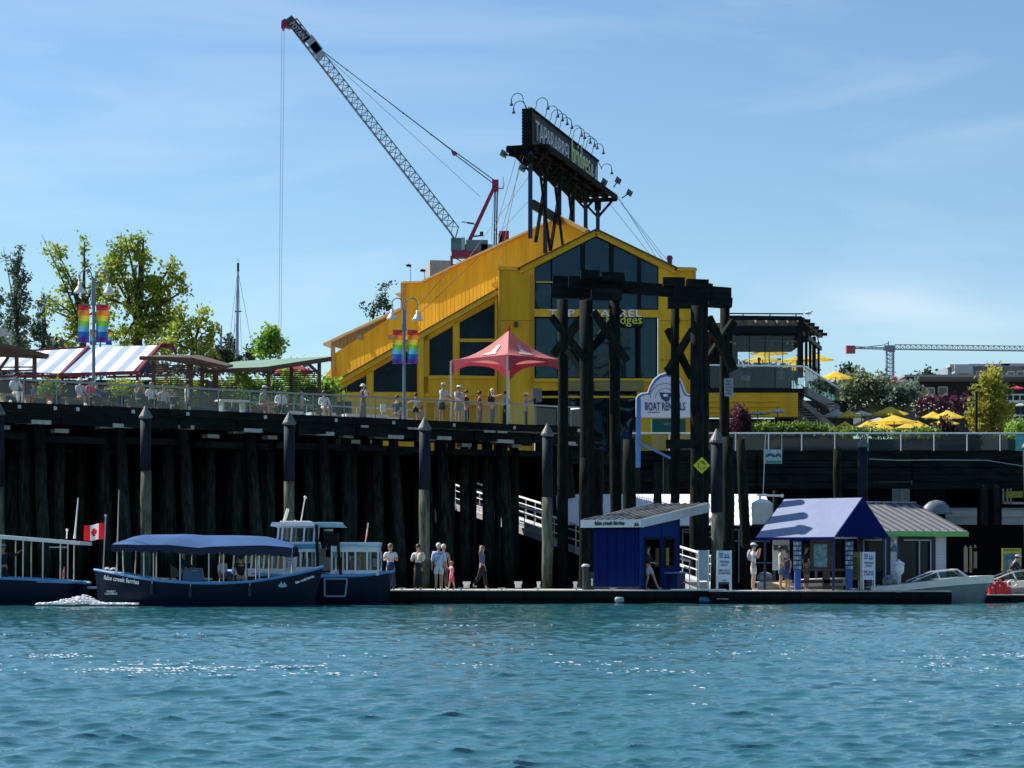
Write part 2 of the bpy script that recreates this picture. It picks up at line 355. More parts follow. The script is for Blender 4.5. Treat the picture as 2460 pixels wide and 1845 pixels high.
# stringers below the deck in lengths, each a little proud or lower than its neighbour
for i in range(13):
    a, b = wh(-420 + i * 142) , wh(-420 + (i + 1) * 142 - 4)
    MB().beam(a + V(0, 0, -0.52 - rnd.random() * 0.05) + WN * (0.1 + rnd.random() * .15), b + V(0, 0, -0.52 - rnd.random() * 0.05) + WN * (0.1 + rnd.random() * .15), 0.3, 0.42).build('stringer', wood_beam, wharf)
for i in range(9):
    a, b = wh(-300 + i * 195), wh(-300 + (i + 1) * 195 - 20)
    z = -1.28 + rnd.uniform(-.06, .06)
    MB().beam(a + V(0, 0, z) + WN * .5, b + V(0, 0, z) + WN * .5, 0.22, 0.26).build('waler', wood_beam, wharf)
def pile_mesh(top, base, r0, r1, n=10, seed=0):
    rr = random.Random(seed); mb = MB(); k = 7; pts = []; rs = []
    for i in range(k):
        t = i / (k - 1); p = Vector(top).lerp(Vector(base), t)
        pts.append(p + V(rr.uniform(-.02, .02), rr.uniform(-.02, .02), 0)); rs.append((r0 + (r1 - r0) * t) * rr.uniform(.93, 1.07))
    return mb.tube(pts, rs, n)
def wpile(px, lean, back, ztop, r=0.2, lob=0.0, par=None, name='pile'):
    t = wh(px, back, ztop); b = V(t.x + lean, t.y - lob, -1.5)
    return pile_mesh(t, b, r, r * 1.28, seed=int(px * 7 + back)).build(name, pile_m, par or wharf, smooth=True)
front = [(-140, 0), (-60, 1), (22, 0), (75, 1), (100, 2), (165, 0), (270, 1), (294, 2), (425, 1), (447, 2), (530, 0), (588, 1), (608, 2), (672, 0), (760, 1), (782, 2), (852, 1), (872, 0), (928, 1), (952, 2), (1045, 1), (1068, 2), (1142, 0), (1192, 1), (1214, 2), (1262, 0), (1345, 1), (1368, 2)]
for px, k in front:
    bk = {0: 0.9, 1: 0.75, 2: 0.25}[k]; zt = GZ - (0.78 if k else 1.0) + rnd.uniform(-.05, .05)
    wpile(px, {0: 0.02, 1: 0.15, 2: 0.55}[k] + rnd.uniform(-.05, .05), bk, zt, 0.225 if k else 0.20, 0.8 if k == 2 else 0.1)
    c = wh(px, bk, zt + 0.07); s = 0.48 + rnd.random() * .12
    MB().box(c, (s * (1.5 if k == 2 else 1), s, 0.16), math.atan2(WD.y, WD.x) + rnd.uniform(-.1, .1)).build('pile_cap', wood_grey, wharf)
for row, (bk, n) in enumerate(((4.2, 34), (8.0, 30), (13.0, 26), (19.0, 20))):
    for i in range(n):
        px = -380 + i * (1750.0 / n) + rnd.uniform(-14, 14)
        if row > 0 and px > 985: continue
        wpile(px, rnd.uniform(-.3, .3), bk, GZ - 0.5, 0.19)
    e = 1400 if row == 0 else 985
    MB().beam(wh(-400, bk, GZ - .45), wh(e, bk, GZ - .45), .35, .4).build('cap_beam', wood_dark, wharf)
# small bright plates and lamps on the edge
for px in (42, 128, 182, 315, 446, 632, 802, 940, 1085, 1230, 1384):
    MB().box(wh(px, -0.2, GZ - .14), (0.13, 0.03, 0.14), math.atan2(WD.y, WD.x)).build('edge_plate', mat('pale_plate', (.5, .52, .5), .5), wharf)
for px in (1170, 1200, 870, 985):
    MB().box(wh(px, -0.22, GZ - .36), (0.3 + rnd.random() * .4, 0.05, 0.09), math.atan2(WD.y, WD.x)).build('edge_block', wood_grey, wharf)

# glass railing: rail, posts and panes
def railing(name, pts_of, px_list, h, label, mats, group='glass railings along the quay', post_r=0.035):
    base = pts_of(px_list[0]); t = thing(name, label, 'railing', base, 0, group)
    top = [pts_of(p) + V(0, 0, h) for p in px_list]
    MB().tube([top[0]] + top[1:], 0.045, 6).build('top_rail', mats[0], t)
    for i, p in enumerate(px_list):
        q = pts_of(p); MB().box(q + V(0, 0, h / 2), (post_r * 1.6, post_r * 1.6, h - .05)).build('post', mats[1], t)
    for a, b in zip(px_list, px_list[1:]):
        A, B = pts_of(a), pts_of(b); dd = (B - A).normalized(); A = A + dd * .09; B = B - dd * .09
        MB().poly([A + V(0, 0, .07), B + V(0, 0, .07), B + V(0, 0, h - .1), A + V(0, 0, h - .1)]).build('pane', rail_glass, t)
    return t
rail_m = mat('brushed_rail', (0.40, 0.42, 0.40), 0.4, metal=0.3, var=0.1)
post_m = mat('rail_post', (0.26, 0.31, 0.30), 0.5, metal=0.3, var=0.15)
px = -260; posts = []
while px < 1405: posts.append(px); px += 79.5 - max(0, px) * 0.006
posts = posts[:-1] + [1408] if 1408 - posts[-1] < 40 else posts + [1408]
railing('glass_railing', lambda p: wh(p, 0.05), posts, 0.94, 'long glass railing along the edge of the high wharf, people behind it', (rail_m, post_m))
r2 = thing('glass_railing', 'short end return of glass railing beside the timber hoist posts', 'railing', wh(1412, .1), 0, 'glass railings along the quay')
bks = [0.15, 1.3]
MB().tube([wh(1412, b, GZ + .94) for b in bks], 0.045, 6).build('top_rail', rail_m, r2)
for b in bks: MB().box(wh(1412, b, GZ + .45), (.056, .056, .89)).build('post', post_m, r2)
for a, b in zip(bks, bks[1:]): MB().poly([wh(1412, a + .08, GZ + .07), wh(1412, b - .08, GZ + .07), wh(1412, b - .08, GZ + .84), wh(1412, a + .08, GZ + .84)]).build('pane', rail_glass, r2)
# stainless handrail behind the wharf's right half
hr = thing('handrail', 'bright stainless pipe handrail behind the people right of the lamp post', 'railing', wh(900, 5))
for z in (.55, .98): MB().tube([wh(700, 6.2, GZ + z), wh(1170, 6.2, GZ + z)] + ([wh(1178, 6.2, GZ + .9), wh(1180, 6.2, GZ + .1)] if z > .9 else []), 0.035, 6).build('rail', alu, hr)
for px in range(720, 1170, 62): MB().tube([wh(px, 6.2, GZ), wh(px, 6.2, GZ + .98)], .025, 5).build('post', alu, hr)

# ------------------------------------------------------------ mooring piles in front of the wharf
cone_m = mat('grey_cone_cap', (0.10, 0.11, 0.11), 0.55, var=0.15)
def mooring_material():
    m = pile_material('mooring_pile_timber', (0.028, 0.036, 0.030), (0.13, 0.14, 0.115))
    return m
moor_lo = mooring_material(); moor_hi = mat('dark_pile_sleeve', (0.008, 0.015, 0.026), 0.7, spec=.15, var=0.25, scale=3)
cap_g = 'mooring piles with grey cone caps'
def mooring(px, tip, Y, w, zs, label, lean=0):
    c = W(px, HOR, Y); zt = EYE + (HOR - tip) * Y / F; r = w * Y / F / 2
    t = thing('mooring_pile', label, 'pile', (c.x, Y, 0), 0, cap_g)
    hc = r * 2.2
    MB().lathe((c.x, Y, 0), [(r * 1.0, zt - hc - .05), (r * 1.28, zt - hc), (r * 1.22, zt - hc + .06), (0.03, zt)], 14).build('cone_cap', cone_m, t)
    MB().tube([(c.x, Y, zt - hc - .04), (c.x + lean * .5, Y, zs)], [r, r], 14).build('sleeve', moor_hi, t, smooth=True)
    pile_mesh((c.x + lean * .5, Y, zs), (c.x + lean, Y, -1.5), r * .98, r * 1.04, 14, int(px)).build('shaft', moor_lo, t, smooth=True)
mooring(-4, 965, 83.0, 28, 4.4, 'mooring pile at the far left edge behind the white canopied ferry')
mooring(350, 975, 82.5, 26, 5.0, 'mooring pile with cone cap behind the blue canopied ferry')
mooring(695, 990, 82.5, 26, 4.6, 'mooring pile with cone cap above the small ferry wheelhouse')
mooring(1020, 1003, 83.3, 26, 4.3, 'mooring pile with cone cap behind the woman in a white blouse on the dock')
mooring(1315, 1018, 83.0, 25, 4.0, 'mooring pile with cone cap left of the blue ticket hut')
mooring(1722, 1030, 82.0, 29, 3.4, 'thick mooring pile with cone cap right of the yellow diamond sign')
mooring(2073, 1046, 88.0, 24, 3.2, 'mooring pile with cone cap rising behind the blue awning kiosk')
mooring(2468, 1052, 84.0, 22, 3.2, 'mooring pile cut by the right edge of the picture', 0.1)
def lone(px, tip, basepx, Y, w, label, zb=-1.0):
    t = W(px, tip, Y); b = W(basepx, HOR, Y); r = w * Y / F / 2
    o = pile_mesh(t, (b.x, Y, zb), r, r * 1.2, 12, int(px)).build('timber_pile', wood_dark, smooth=True); tag(o, label, 'pile', 'bare dark timber piles')
lone(1748, 1050, 1752, 82.6, 26, 'bare pile touching the thick mooring pile behind the white sign board')
lone(1779, 1056, 1802, 83.2, 22, 'bare pile leaning outward left of the blue awning kiosk')
lone(1512, 1056, 1512, 92, 30, 'squat dark pile behind the left end of the blue ticket hut roof')
lone(1580, 1110, 1580, 90, 19, 'short thin pile between hoist legs above the ticket hut roof')
lone(1404, 1100, 1404, 90, 24, 'dark pile at the left end of the ticket hut')
lone(2012, 1078, 2012, 106, 19, 'pile with pale cap under the walkway right of the picture sign')
lone(1862, 1178, 1862, 106, 12, 'thin pile behind the white tank under the walkway')
lone(1434, 1080, 1430, 96, 30, 'dark pile under the end of the high wharf')

# ------------------------------------------------------------ walkway and trestle on the right
WY = 110.0; WZ = EYE + (HOR - 1083) * WY / F
def wk(px, back=0.0, z=WZ): return W(px, HOR, WY) + V(0, back, z - EYE)
walk = thing('walkway', 'long dark timber walkway on piers behind the dock on the right', 'walkway', (10, WY, 0))
MB().box((16 + wk(1500).x / 2 + 4, WY + 1.7, WZ - .1), (34, 3.4, .2)).build('deck', wood_beam, walk)
x0, x1 = wk(1450).x, 36.0
for i in range(5):
    z = WZ - 0.32 - i * .36
    for j in range(4):
        xa = x0 + (x1 - x0) * j / 4; xb = x0 + (x1 - x0) * (j + 1) / 4 - .05
        MB().box(((xa + xb) / 2, WY - .02 - rnd.random() * .05 + (0.12 if xb < wk(1895).x else 0), z), (xb - xa, .14, .33)).build('plank', wood_beam, walk)
pier_m = mat('dark_trestle_timber', (0.002, 0.003, 0.004), 0.9, rgb2=(0.006, 0.008, 0.010), spec=.04, scale=2, stretch=(3, 3, 1))
ztop = WZ - 1.9
def pier(pa, pb, zb, Yk=WY + .4, th=.8, nm='pier'):
    a, b = W(pa, HOR, Yk).x, W(pb, HOR, Yk).x; n = max(1, round((b - a) / .55))
    for i in range(n):
        w = (b - a) / n; MB().box((a + w * (i + .5), Yk + rnd.uniform(-.12, .12), (ztop + zb) / 2), (w * .97, th, ztop - zb)).build(nm, pier_m, walk)
pier(1894, 2140, -1, WY + .9); pier(2188, 2268, -1); pier(2352, 2404, -1)
ztr = EYE + (HOR - 1163) * WY / F
MB().box(((W(1894, 0, WY).x + 36) / 2, WY + .5, (ztop + ztr) / 2), (36 - W(1894, 0, WY).x, .7, ztop - ztr + .1)).build('cross_beam', pier_m, walk)
for px, w in ((2364, 20), (2393, 18)): pile_mesh(W(px, 1165, WY - .8), (W(px, 0, WY - .8).x, WY - .8, -1), w * WY / F / 2, w * WY / F / 2 * 1.1, 10, px).build('pile', wood_dark, walk, smooth=True)
MB().tube([W(2088, 1103, WY - .3), W(2160, 1106, WY - .3), W(2250, 1105, WY - .3), W(2370, 1106, WY - .3), W(2460, 1120, WY - .3), W(2560, 1150, WY - .3)], .025, 5).build('cable', steel, walk)
px = 1529; wposts = [px]
while px < 2660: px += 79.5; wposts.append(px)
wr = thing('glass_railing', 'glass railing with white top rail along the right walkway below the hedge', 'railing', wk(1529), 0, 'glass railings along the quay')
MB().tube([wk(1520, .1, WZ + .90), wk(2700, .1, WZ + .90)], 0.05, 6).build('top_rail', white_paint, wr)
for p in wposts: MB().box(wk(p, .1, WZ + .44), (.055, .055, .88)).build('post', alu, wr)
for a, b in zip(wposts, wposts[1:]): MB().poly([wk(a + 4, .1, WZ + .06), wk(b - 4, .1, WZ + .06), wk(b - 4, .1, WZ + .82), wk(a + 4, .1, WZ + .82)]).build('pane', rail_glass, wr)
# dark end wall of the wharf below the restaurant, with a lower landing
la = thing('landing_platform', 'small dark timber landing between the wharf end and the hoist legs', 'platform', (4, 104, 0))
for i, (a, b, y, Y) in enumerate(((1400, 1446, 1042, 101.5), (1360, 1500, 1092, 104), (1440, 1620, 1140, 107), (1440, 1620, 1165, 107.6))):
    A, B = W(a, y, Y), W(b, y, Y); MB().box(((A.x + B.x) / 2, Y + 1, A.z - .18), (B.x - A.x, 2, .36)).build('platform_beam', wood_beam, la)
for px in (1420, 1470, 1530, 1600): MB().tube([W(px, 1090, 105), (W(px, 0, 105).x, 105, -1)], .16, 8).build('post', wood_dark, la)

# ------------------------------------------------------------ timber hoist (gallows frame)
hoist = thing('timber_hoist', 'tall dark timber hoist frame of braced posts and heavy stacked beams', 'hoist frame', (7, 92, 0))
def post(px, y, Y, w, zb=-1.0, px2=None, par=hoist):
    t = W(px, y, Y); b = W(px2 or px, HOR, Y); r = w * Y / F / 2
    pile_mesh(t, (b.x, Y, zb), r, r * 1.1, 12, int(px)).build('post', wood_dark, par, smooth=True)
HY = 92.0
post(1352, 720, HY + 3, 25); post(1409, 722, HY - .5, 32); post(1476, 722, HY + .5, 26, px2=1481)
post(1622, 735, HY - 1, 21); post(1674, 735, HY - 2, 30); post(1690, 740, HY - .6, 24); post(1741, 740, HY + 2, 23)
def hb(ax, ay, bx, by, YA, YB, w, h, nm='beam'): MB().beam(W(ax, ay, YA), W(bx, by, YB), w, h).build(nm, wood_beam if nm == 'beam' else wood_dark, hoist)
S = HY / F
hb(1323, 702, 1436, 704, HY + 1, HY + 1, .5, 26 * S)
hb(1366, 678, 1500, 681, HY + .3, HY + .3, .45, 28 * S); hb(1328, 676, 1372, 678, HY + 3, HY + 3, .45, 26 * S)
hb(1420, 706, 1494, 708, HY - .6, HY - .6, .5, 26 * S)
hb(1395, 659, 1440, 661, HY - .4, HY - .4, .6, 19 * S); hb(1445, 665, 1499, 667, HY - .6, HY - .6, .6, 20 * S)
hb(1494, 690, 1640, 701, HY + .2, HY - .6, .5, 28 * S)
hb(1592, 678, 1644, 679, HY - .8, HY - .8, .6, 21 * S); hb(1649, 682, 1701, 684, HY - 1, HY - 1, .7, 20 * S)
hb(1618, 705, 1702, 707, HY - 1, HY - 1, .6, 34 * S); hb(1604, 728, 1700, 728, HY - 1.6, HY - 1.6, .55, 24 * S)
hb(1690, 712, 1744, 716, HY + .4, HY + 1, .8, 46 * S); hb(1744, 727, 1758, 728, HY + 1.5, HY + 1.5, .6, 22 * S)
hb(1700, 692, 1710, 694, HY, HY, .6, 20 * S)
def br(ax, ay, bx, by, YA, YB, w=.26, h=20): hb(ax, ay, bx, by, YA, YB, w, h * S * .9, 'brace')
br(1324, 760, 1405, 862, HY - .7, HY - .9); br(1398, 764, 1330, 852, HY + .9, HY + 1.6); br(1365, 842, 1400, 890, HY + .5, HY, .26, 16)
br(1425, 748, 1507, 868, HY - 1, HY - 1); br(1452, 802, 1418, 838, HY + .8, HY + .5); br(1490, 745, 1424, 826, HY + 1, HY + .4, .24, 14)
br(1604, 792, 1662, 908, HY - .4, HY - 1.2, .24, 16); br(1664, 792, 1606, 888, HY - 1.8, HY - 1.2, .24, 16)
br(1700, 762, 1762, 890, HY - .6, HY - .2, .28, 22); br(1762, 772, 1700, 866, HY + 1.6, HY + 1, .26, 20); br(1690, 884, 1750, 800, HY + .3, HY + .3, .2, 14)
hb(1600, 1067, 1680, 1066, HY - 2.6, HY - 2.6, .3, 20 * S)
hb(1602, 880, 1612, 900, HY - 1, HY - 1, .3, 16 * S, 'brace')
ds = thing('diamond_sign', 'yellow diamond warning sign with a black canoe symbol on a hoist post', 'sign', W(1686, 1118, HY - 3))
c = W(1686, 1118, HY - 2.75); rr = 19.5 * S
MB().poly([c + V(rr, 0, 0), c + V(0, 0, rr), c + V(-rr, 0, 0), c + V(0, 0, -rr)], (0, .02, 0)).build('sign_face', mat('warning_yellow', (0.62, 0.66, 0.03), 0.5, var=.05), ds)
e = MB()
for a, b in (((-7, 6), (-9, -2)), ((-9, -2), (-2, -8)), ((-5, 8), (3, 9)), ((3, 9), (7, 2)), ((2, -9), (9, -3)), ((0, 3), (4, 5)), ((7, 2), (10, 4))):
    e.beam(c + V(a[0] * S, -.012, a[1] * S), c + V(b[0] * S, -.012, b[1] * S), .018, .03)
e.build('symbol', black, ds)
ps = thing('notice_sheet', 'small pale notice sheet pinned to the right hoist post', 'notice', W(1749, 935, HY))
a = [W(1738, 910, HY + 1), W(1760, 909, HY + 1), W(1760, 955, HY + 1), W(1739, 953, HY + 1)]
MB().poly([p + V(0, -.25, 0) for p in a], (0, .01, 0)).build('sheet', mat('notice_paper', (.35, .42, .46), .7, var=.3, scale=8), ps)
sheet_lines = MB()
for k in range(5): sheet_lines.box(W(1749, 918 + k * 7, HY + .99) + V(0, -.26, 0), (.22, .004, .035))
sheet_lines.build('print', mat('notice_print', (.10, .13, .16), .8), ps)
# ------------------------------------------------------------ restaurant
RY = 126.0
FP = Plane((-10, RY), (10, RY))                       # facade plane
SW = Vector((0.265, 0.964, 0))                        # the building's depth direction
LP = Plane((W(760, 0, 127).x, 127.2), (W(1195, 0, 126).x, 126.6))      # low left wing front
BPl = Plane((W(783, 0, 147).x, 147.0), (W(1400, 0, 133).x, 133.0))   # tall rear wall
rest = thing('restaurant', 'large yellow clad restaurant with steep gable and tall dark windows', 'building', (2, RY, GZ))
def fp(px, py, b=0): return FP.p(px, py, b)
# front gable block with its real window openings left open (walls made as pieces round them)
wallp = MB()
def slab(pts, off=(0, .35, 0)): wallp.poly(pts, off)
slab([fp(1197, 1095), fp(1284, 1095), fp(1284, 630), fp(1250, 645), fp(1197, 643)])
slab([fp(1582, 1095), fp(1672, 1095), fp(1672, 646), fp(1622, 645), fp(1582, 628)])
slab([fp(1284, 909), fp(1582, 909), fp(1582, 938), fp(1284, 938)])
slab([fp(1530, 938), fp(1582, 938), fp(1582, 1095), fp(1530, 1095)])
slab([fp(1284, 742), fp(1582, 745), fp(1582, 762), fp(1284, 760)])
slab([fp(1284, 630), fp(1284, 643), fp(1432, 566), fp(1582, 641), fp(1582, 628), fp(1432, 553)])
wallp.build('front_wall', yellow, rest)
# vertical cladding seams as real battens
bt = MB()
for i in range(9): 
    p = 1203 + i * 10; bt.box(fp(p, 0, -.008) * 1, (0.02, 0.02, 1)) if False else bt.beam(fp(p, 905, -.012), fp(p, 655, -.012), .03, .02)
for p in range(1594, 1672, 10): bt.beam(fp(p, 938, -.012), fp(p, 655, -.012), .03, .02)
bt.build('wall_batten', yellow, rest, kind='stuff')
# side walls and roof run back along the depth axis
sidew = MB(); dl = 15.5
for a, b in (((1197, 643), (1197, 1095)), ((1672, 646), (1672, 1095))):
    A, B = fp(*a, .35), fp(*b, .35); sidew.add([A, B, B + V(0, dl, 0), A + V(0, dl, 0)], [(0, 1, 2, 3)])
sidew.build('side_wall', yellow, rest)
rf = MB()
for a, b in (((1197, 642), (1250, 644)), ((1250, 644), (1432, 551)), ((1432, 551), (1622, 644)), ((1622, 644), (1672, 645))):
    A, B = fp(*a), fp(*b); rf.poly([A, B, B + V(0, dl, 0), A + V(0, dl, 0)], (0, 0, .06))
rf.build('roof', mat('roof_metal', (0.30, 0.19, 0.06), 0.6, var=.2), rest)
trim = MB()
for a, b, w in (((1246, 652), (1432, 560), 13), ((1432, 560), (1624, 652), 13), ((1196, 645), (1250, 647), 6), ((1620, 648), (1674, 648), 6), ((1284, 914), (1585, 914), 7)):
    MB().beam(fp(*a, -.07), fp(*b, -.07), .16, w * RY / F).build('fascia', yellow_trim, rest)
ev = MB()
for a, b in (((1246, 645), (1432, 552)), ((1432, 552), (1626, 645))): ev.beam(fp(*a, -.2), fp(*b, -.2), .5, .05)
ev.build('drip_edge', mat('brown_flashing', (.12, .07, .03), .6), rest)
MB().beam(fp(1284, 752, -.04), fp(1582, 754, -.04), .1, 18 * RY / F).build('spandrel', yellow_trim, rest)
MB().beam(fp(1288, 678, -.03), fp(1333, 678, -.03), .06, .07).build('transom', yellow_trim, rest)
MB().beam(fp(1290, 954, -.06), fp(1535, 954, -.06), .2, .12).build('sill', yellow_trim, rest)
for a, b in ((1360, 1425), (1428, 1480), (1484, 1546)):
    MB().box(fp((a + b) / 2, 927, -.1), ((b - a) * RY / F, .25, 26 * RY / F)).build('sign_box', mat('ochre_panel', (.28, .22, .07), .7, var=.15), rest)
dpm = mat('painted_downpipe', (.55, .32, .03), .5, var=.15)
for a, b in (((1200, 650), (1200, 960)), ((1668, 652), (1668, 960)), ((1277, 660), (1277, 935))): MB().tube([fp(*a, -.12), fp(*b, -.12)], .05, 6).build('downpipe', dpm, rest)
for px, py in ((1240, 780), (1628, 770)): MB().box(fp(px, py, -.1), (.22, .2, .3)).build('wall_lamp', mat('dark_fitting', (.03, .03, .03), .5), rest)
for py in (770, 865): MB().beam(fp(1203, py, -.02), fp(1282, py, -.02), .02, .03).build('wall_seam', mat('seam_ochre', (.40, .22, .02), .7), rest)
for py in (770, 865): MB().beam(fp(1586, py, -.02), fp(1664, py, -.02), .02, .03).build('wall_seam', mat('seam_ochre', (.40, .22, .02), .7), rest)
# windows: each bay a part with its pane and mullions
def window(polypx, plane=FP, back=.22, name='window', gm=None, par=rest):
    o = MB()
    P = [plane.p(x, y, back) for x, y in polypx]
    w = MB()
    for a, b in zip(P, P[1:] + P[:1]): w.beam(a + V(0, -.04, 0), b + V(0, -.04, 0), .09, .09)
    fr = w.build(name, black if plane is FP else yellow_trim, par)
    MB().poly(P).build('pane', gm or reflect_glass, fr)
def reflect_glass_mat():
    global bpx
    m = bpy.data.materials.new('tall_window_glass'); m.use_nodes = True; t = m.node_tree; b = t.nodes['Principled BSDF']; l = t.links.new
    bpx = N(t, 'ShaderNodeBump'); bpx.inputs['Distance'].default_value = .03; bpx.inputs['Strength'].default_value = .6
    c = N(t, 'ShaderNodeTexCoord'); n = N(t, 'ShaderNodeTexNoise'); n.inputs['Scale'].default_value = 0.55; n.inputs['Detail'].default_value = 1.2; n.inputs['Distortion'].default_value = .5; b.inputs['Specular Tint'].default_value = (.35, .75, .95, 1); b.inputs['Coat Tint'].default_value = (.5, .85, 1, 1)
    mpn = N(t, 'ShaderNodeMapping'); mpn.inputs['Scale'].default_value = (1.2, 1, 1.6); l(c.outputs['Object'], mpn.inputs[0]); l(mpn.outputs[0], n.inputs['Vector'])
    b.inputs['Base Color'].default_value = (.004, .012, .018, 1); b.inputs['Coat Weight'].default_value = 0.25; b.inputs['Coat Roughness'].default_value = .02; l(n.outputs[0], bpx.inputs['Height']); l(bpx.outputs[0], b.inputs['Coat Normal']); b.inputs['Roughness'].default_value = .03; b.inputs['Specular IOR Level'].default_value = .5
    bp = N(t, 'ShaderNodeBump'); bp.inputs['Distance'].default_value = .03; bp.inputs['Strength'].default_value = .6; l(n.outputs[0], bp.inputs['Height']); l(bp.outputs[0], b.inputs['Normal'])
    return m
reflect_glass = reflect_glass_mat()
gl = lambda x: 643 + (x - 1284) * (566 - 643) / (1432 - 1284) if x < 1432 else 566 + (x - 1432) * (641 - 566) / (1582 - 1432)
bays = [(1284, 1325), (1325, 1396), (1404, 1465), (1473, 1533), (1539, 1582)]
for a, b in bays:
    window([(a, gl(a)), (b, gl(b)), (b, 744), (a, 742)] if not a < 1432 < b else [(a, gl(a)), (1432, 566), (b, gl(b)), (b, 744), (a, 742)])
for a, b in ((1286, 1340), (1340, 1400), (1406, 1465), (1470, 1528), (1537, 1578)): window([(a, 761), (b, 762), (b, 908), (a, 908)])
for a, b in ((1360, 1392), (1396, 1460), (1466, 1528)): window([(a, 945), (b, 945), (b, 1090), (a, 1090)])
inner = MB(); inner.poly([fp(1286, 1090, 1.6), fp(1286, 665, 1.6), fp(1432, 590, 1.6), fp(1580, 665, 1.6), fp(1580, 1090, 1.6)], (0, .05, 0)); inner.build('inner_wall', mat('dark_interior', (.01, .012, .014), .9), rest)
for a in (1400, 1469, 1536): MB().beam(fp(a, gl(a) + 4, .1), fp(a, 908, .1), .16, .2).build('mullion', black, rest)
# lettering on the gable
letter_w = mat('white_letter', (.88, .88, .86), .5, var=.03); letter_y = mat('lime_letter', (.60, .66, .05), .5, var=.03)
text('lettering', 'TAP & BARREL', 25 * RY / F, letter_w, rest, fp(1318, 762, -.2), width=224 * RY / F, ext=.03, bold=.006)
text('lettering', 'bridges', 30 * RY / F, letter_y, rest, fp(1456, 779, -.22), width=86 * RY / F, ext=.03, bold=.008)
MB().box(fp(1500, 773, -.12), (88 * RY / F, .04, 24 * RY / F)).build('letter_board', black, rest)
# small gable ear on the left
MB().poly([fp(1180, 681, .4), fp(1196, 668, .4), fp(1196, 694, .4), fp(1186, 688, .4)], (0, .6, 0)).build('eave_end', yellow_trim, rest)

# low left wing: raking roof edge, glazed front
def lp(px, py, b=0): return LP.p(px, py, b)
rk = lambda x: 940 + (x - 771) * (699 - 940) / (1193 - 771)
lw = MB()
def ls(pts): lw.poly([lp(*p) for p in pts], (0, .3, 0))
ls([(758, 948), (758, 975), (1197, 975), (1197, 905), (1005, 905), (1005, 944), (790, 944)])
ls([(881, 944), (881, rk(881) + 18), (895, rk(895) + 18), (895, 944)])
ls([(1003, 944), (1003, rk(1003) + 4), (1029, rk(1029) + 4), (1029, 905), (1029, 944)])
ls([(1089, 906), (1089, rk(1089) + 18), (1102, rk(1102) + 18), (1102, 906)])
ls([(1190, 906), (1190, rk(1190) + 6), (1199, rk(1199) + 4), (1199, 906)])
ls([(758, 948), (764, rk(764)), (1199, rk(1199)), (1199, rk(1199) + 22), (790, rk(790) + 22), (775, 948)])
lw.box(lp(980, 1030, .15), (440 * 127 / F, .3, 110 * 127 / F))
lw.build('wing_wall', yellow, rest)
tw = MB()
tw.beam(lp(766, rk(766) + 5, -.15), lp(1198, rk(1198) + 5, -.15), .4, .28)
tw.beam(lp(1030, 907, -.04), lp(1190, 907, -.04), .12, .14); tw.beam(lp(790, 948, -.03), lp(1003, 948, -.03), .1, .16)
tw.beam(lp(1012, 808, -.1), lp(1012, 960, -.1), .3, .2); tw.beam(lp(1020, 949, -.05), lp(1195, 949, -.05), .1, .1)
tw.beam(lp(1192, rk(1192), -.1), lp(1192, 950, -.1), .15, .2)
tw.build('wing_trim', yellow_trim, rest)
MB().beam(lp(766, rk(766) - 2, -.2), lp(1198, rk(1198) - 2, -.2), .5, .05).build('gutter', mat('brown_flashing', (.12, .07, .03), .6), rest)
window([(790, 943), (881, 943), (881, rk(881) + 22)], LP, .2, gm=glass_dark); window([(895, 943), (1003, 943), (1003, rk(1003) + 20), (895, rk(895) + 20)], LP, .2, gm=glass_dark)
window([(1029, 903), (1089, 903), (1089, rk(1089) + 22), (1029, rk(1029) + 22)], LP, .2, gm=glass_dark)
window([(1102, 903), (1190, 905), (1190, 819), (1102, 819)], LP, .2, gm=glass_dark); window([(1102, 815), (1190, 815), (1190, rk(1190) + 24), (1102, rk(1102) + 22)], LP, .2, gm=glass_dark)
# wing roof rising back to the tall wall, and the tall rear wall lit by the sun
def bp_(px, py, b=0): return BPl.p(px, py, b)
wr_ = MB(); A, B = lp(764, rk(764) - 2), lp(1200, rk(1200) - 2)
A2, B2 = A + V(1.5, 20, 0), B + V(1, 11, 0); wr_.poly([A, B, B2, A2], (0, 0, .08)); wr_.build('wing_roof', mat('yellow_roof_metal', (.42, .25, .03), .6, var=.1), rest)
bw = MB()
bw.poly([bp_(802, 850), bp_(802, 1000), bp_(1400, 1000), bp_(1400, 548), bp_(1347, 522), bp_(1120, 628), bp_(1045, 665), bp_(1018, 678), bp_(971, 679), bp_(971, 741)], (0.3, .7, 0))
bw.build('rear_wall', yellow, rest)
MB().poly([bp_(770, 930, -.4), bp_(770, 1000, -.4), bp_(806, 1000, -.4), bp_(806, 885, -.4)], (0, .5, 0)).build('rear_wall_end', yellow, rest)
bf = MB()
for a, b, w in (((783, 828), (971, 741), .16), ((971, 679), (1018, 678), .12), ((1018, 678), (1120, 628), .12), ((1120, 628), (1347, 522), .12), ((1347, 522), (1412, 556), .2), ((971, 679), (971, 741), .1), ((803, 832), (803, 940), .12)):
    bf.beam(bp_(*a, -.12), bp_(*b, -.12), .3, w)
bf.poly([bp_(783, 828, -.3), bp_(803, 820, -.3), bp_(803, 836, -.3)], (0, .8, 0)); bf.poly([bp_(957, 706, -.3), bp_(971, 703, -.3), bp_(971, 716, -.3)], (0, .8, 0))
bf.build('parapet_cap', mat('pale_orange_trim', (.52, .33, .12), .6), rest)
rb = MB()
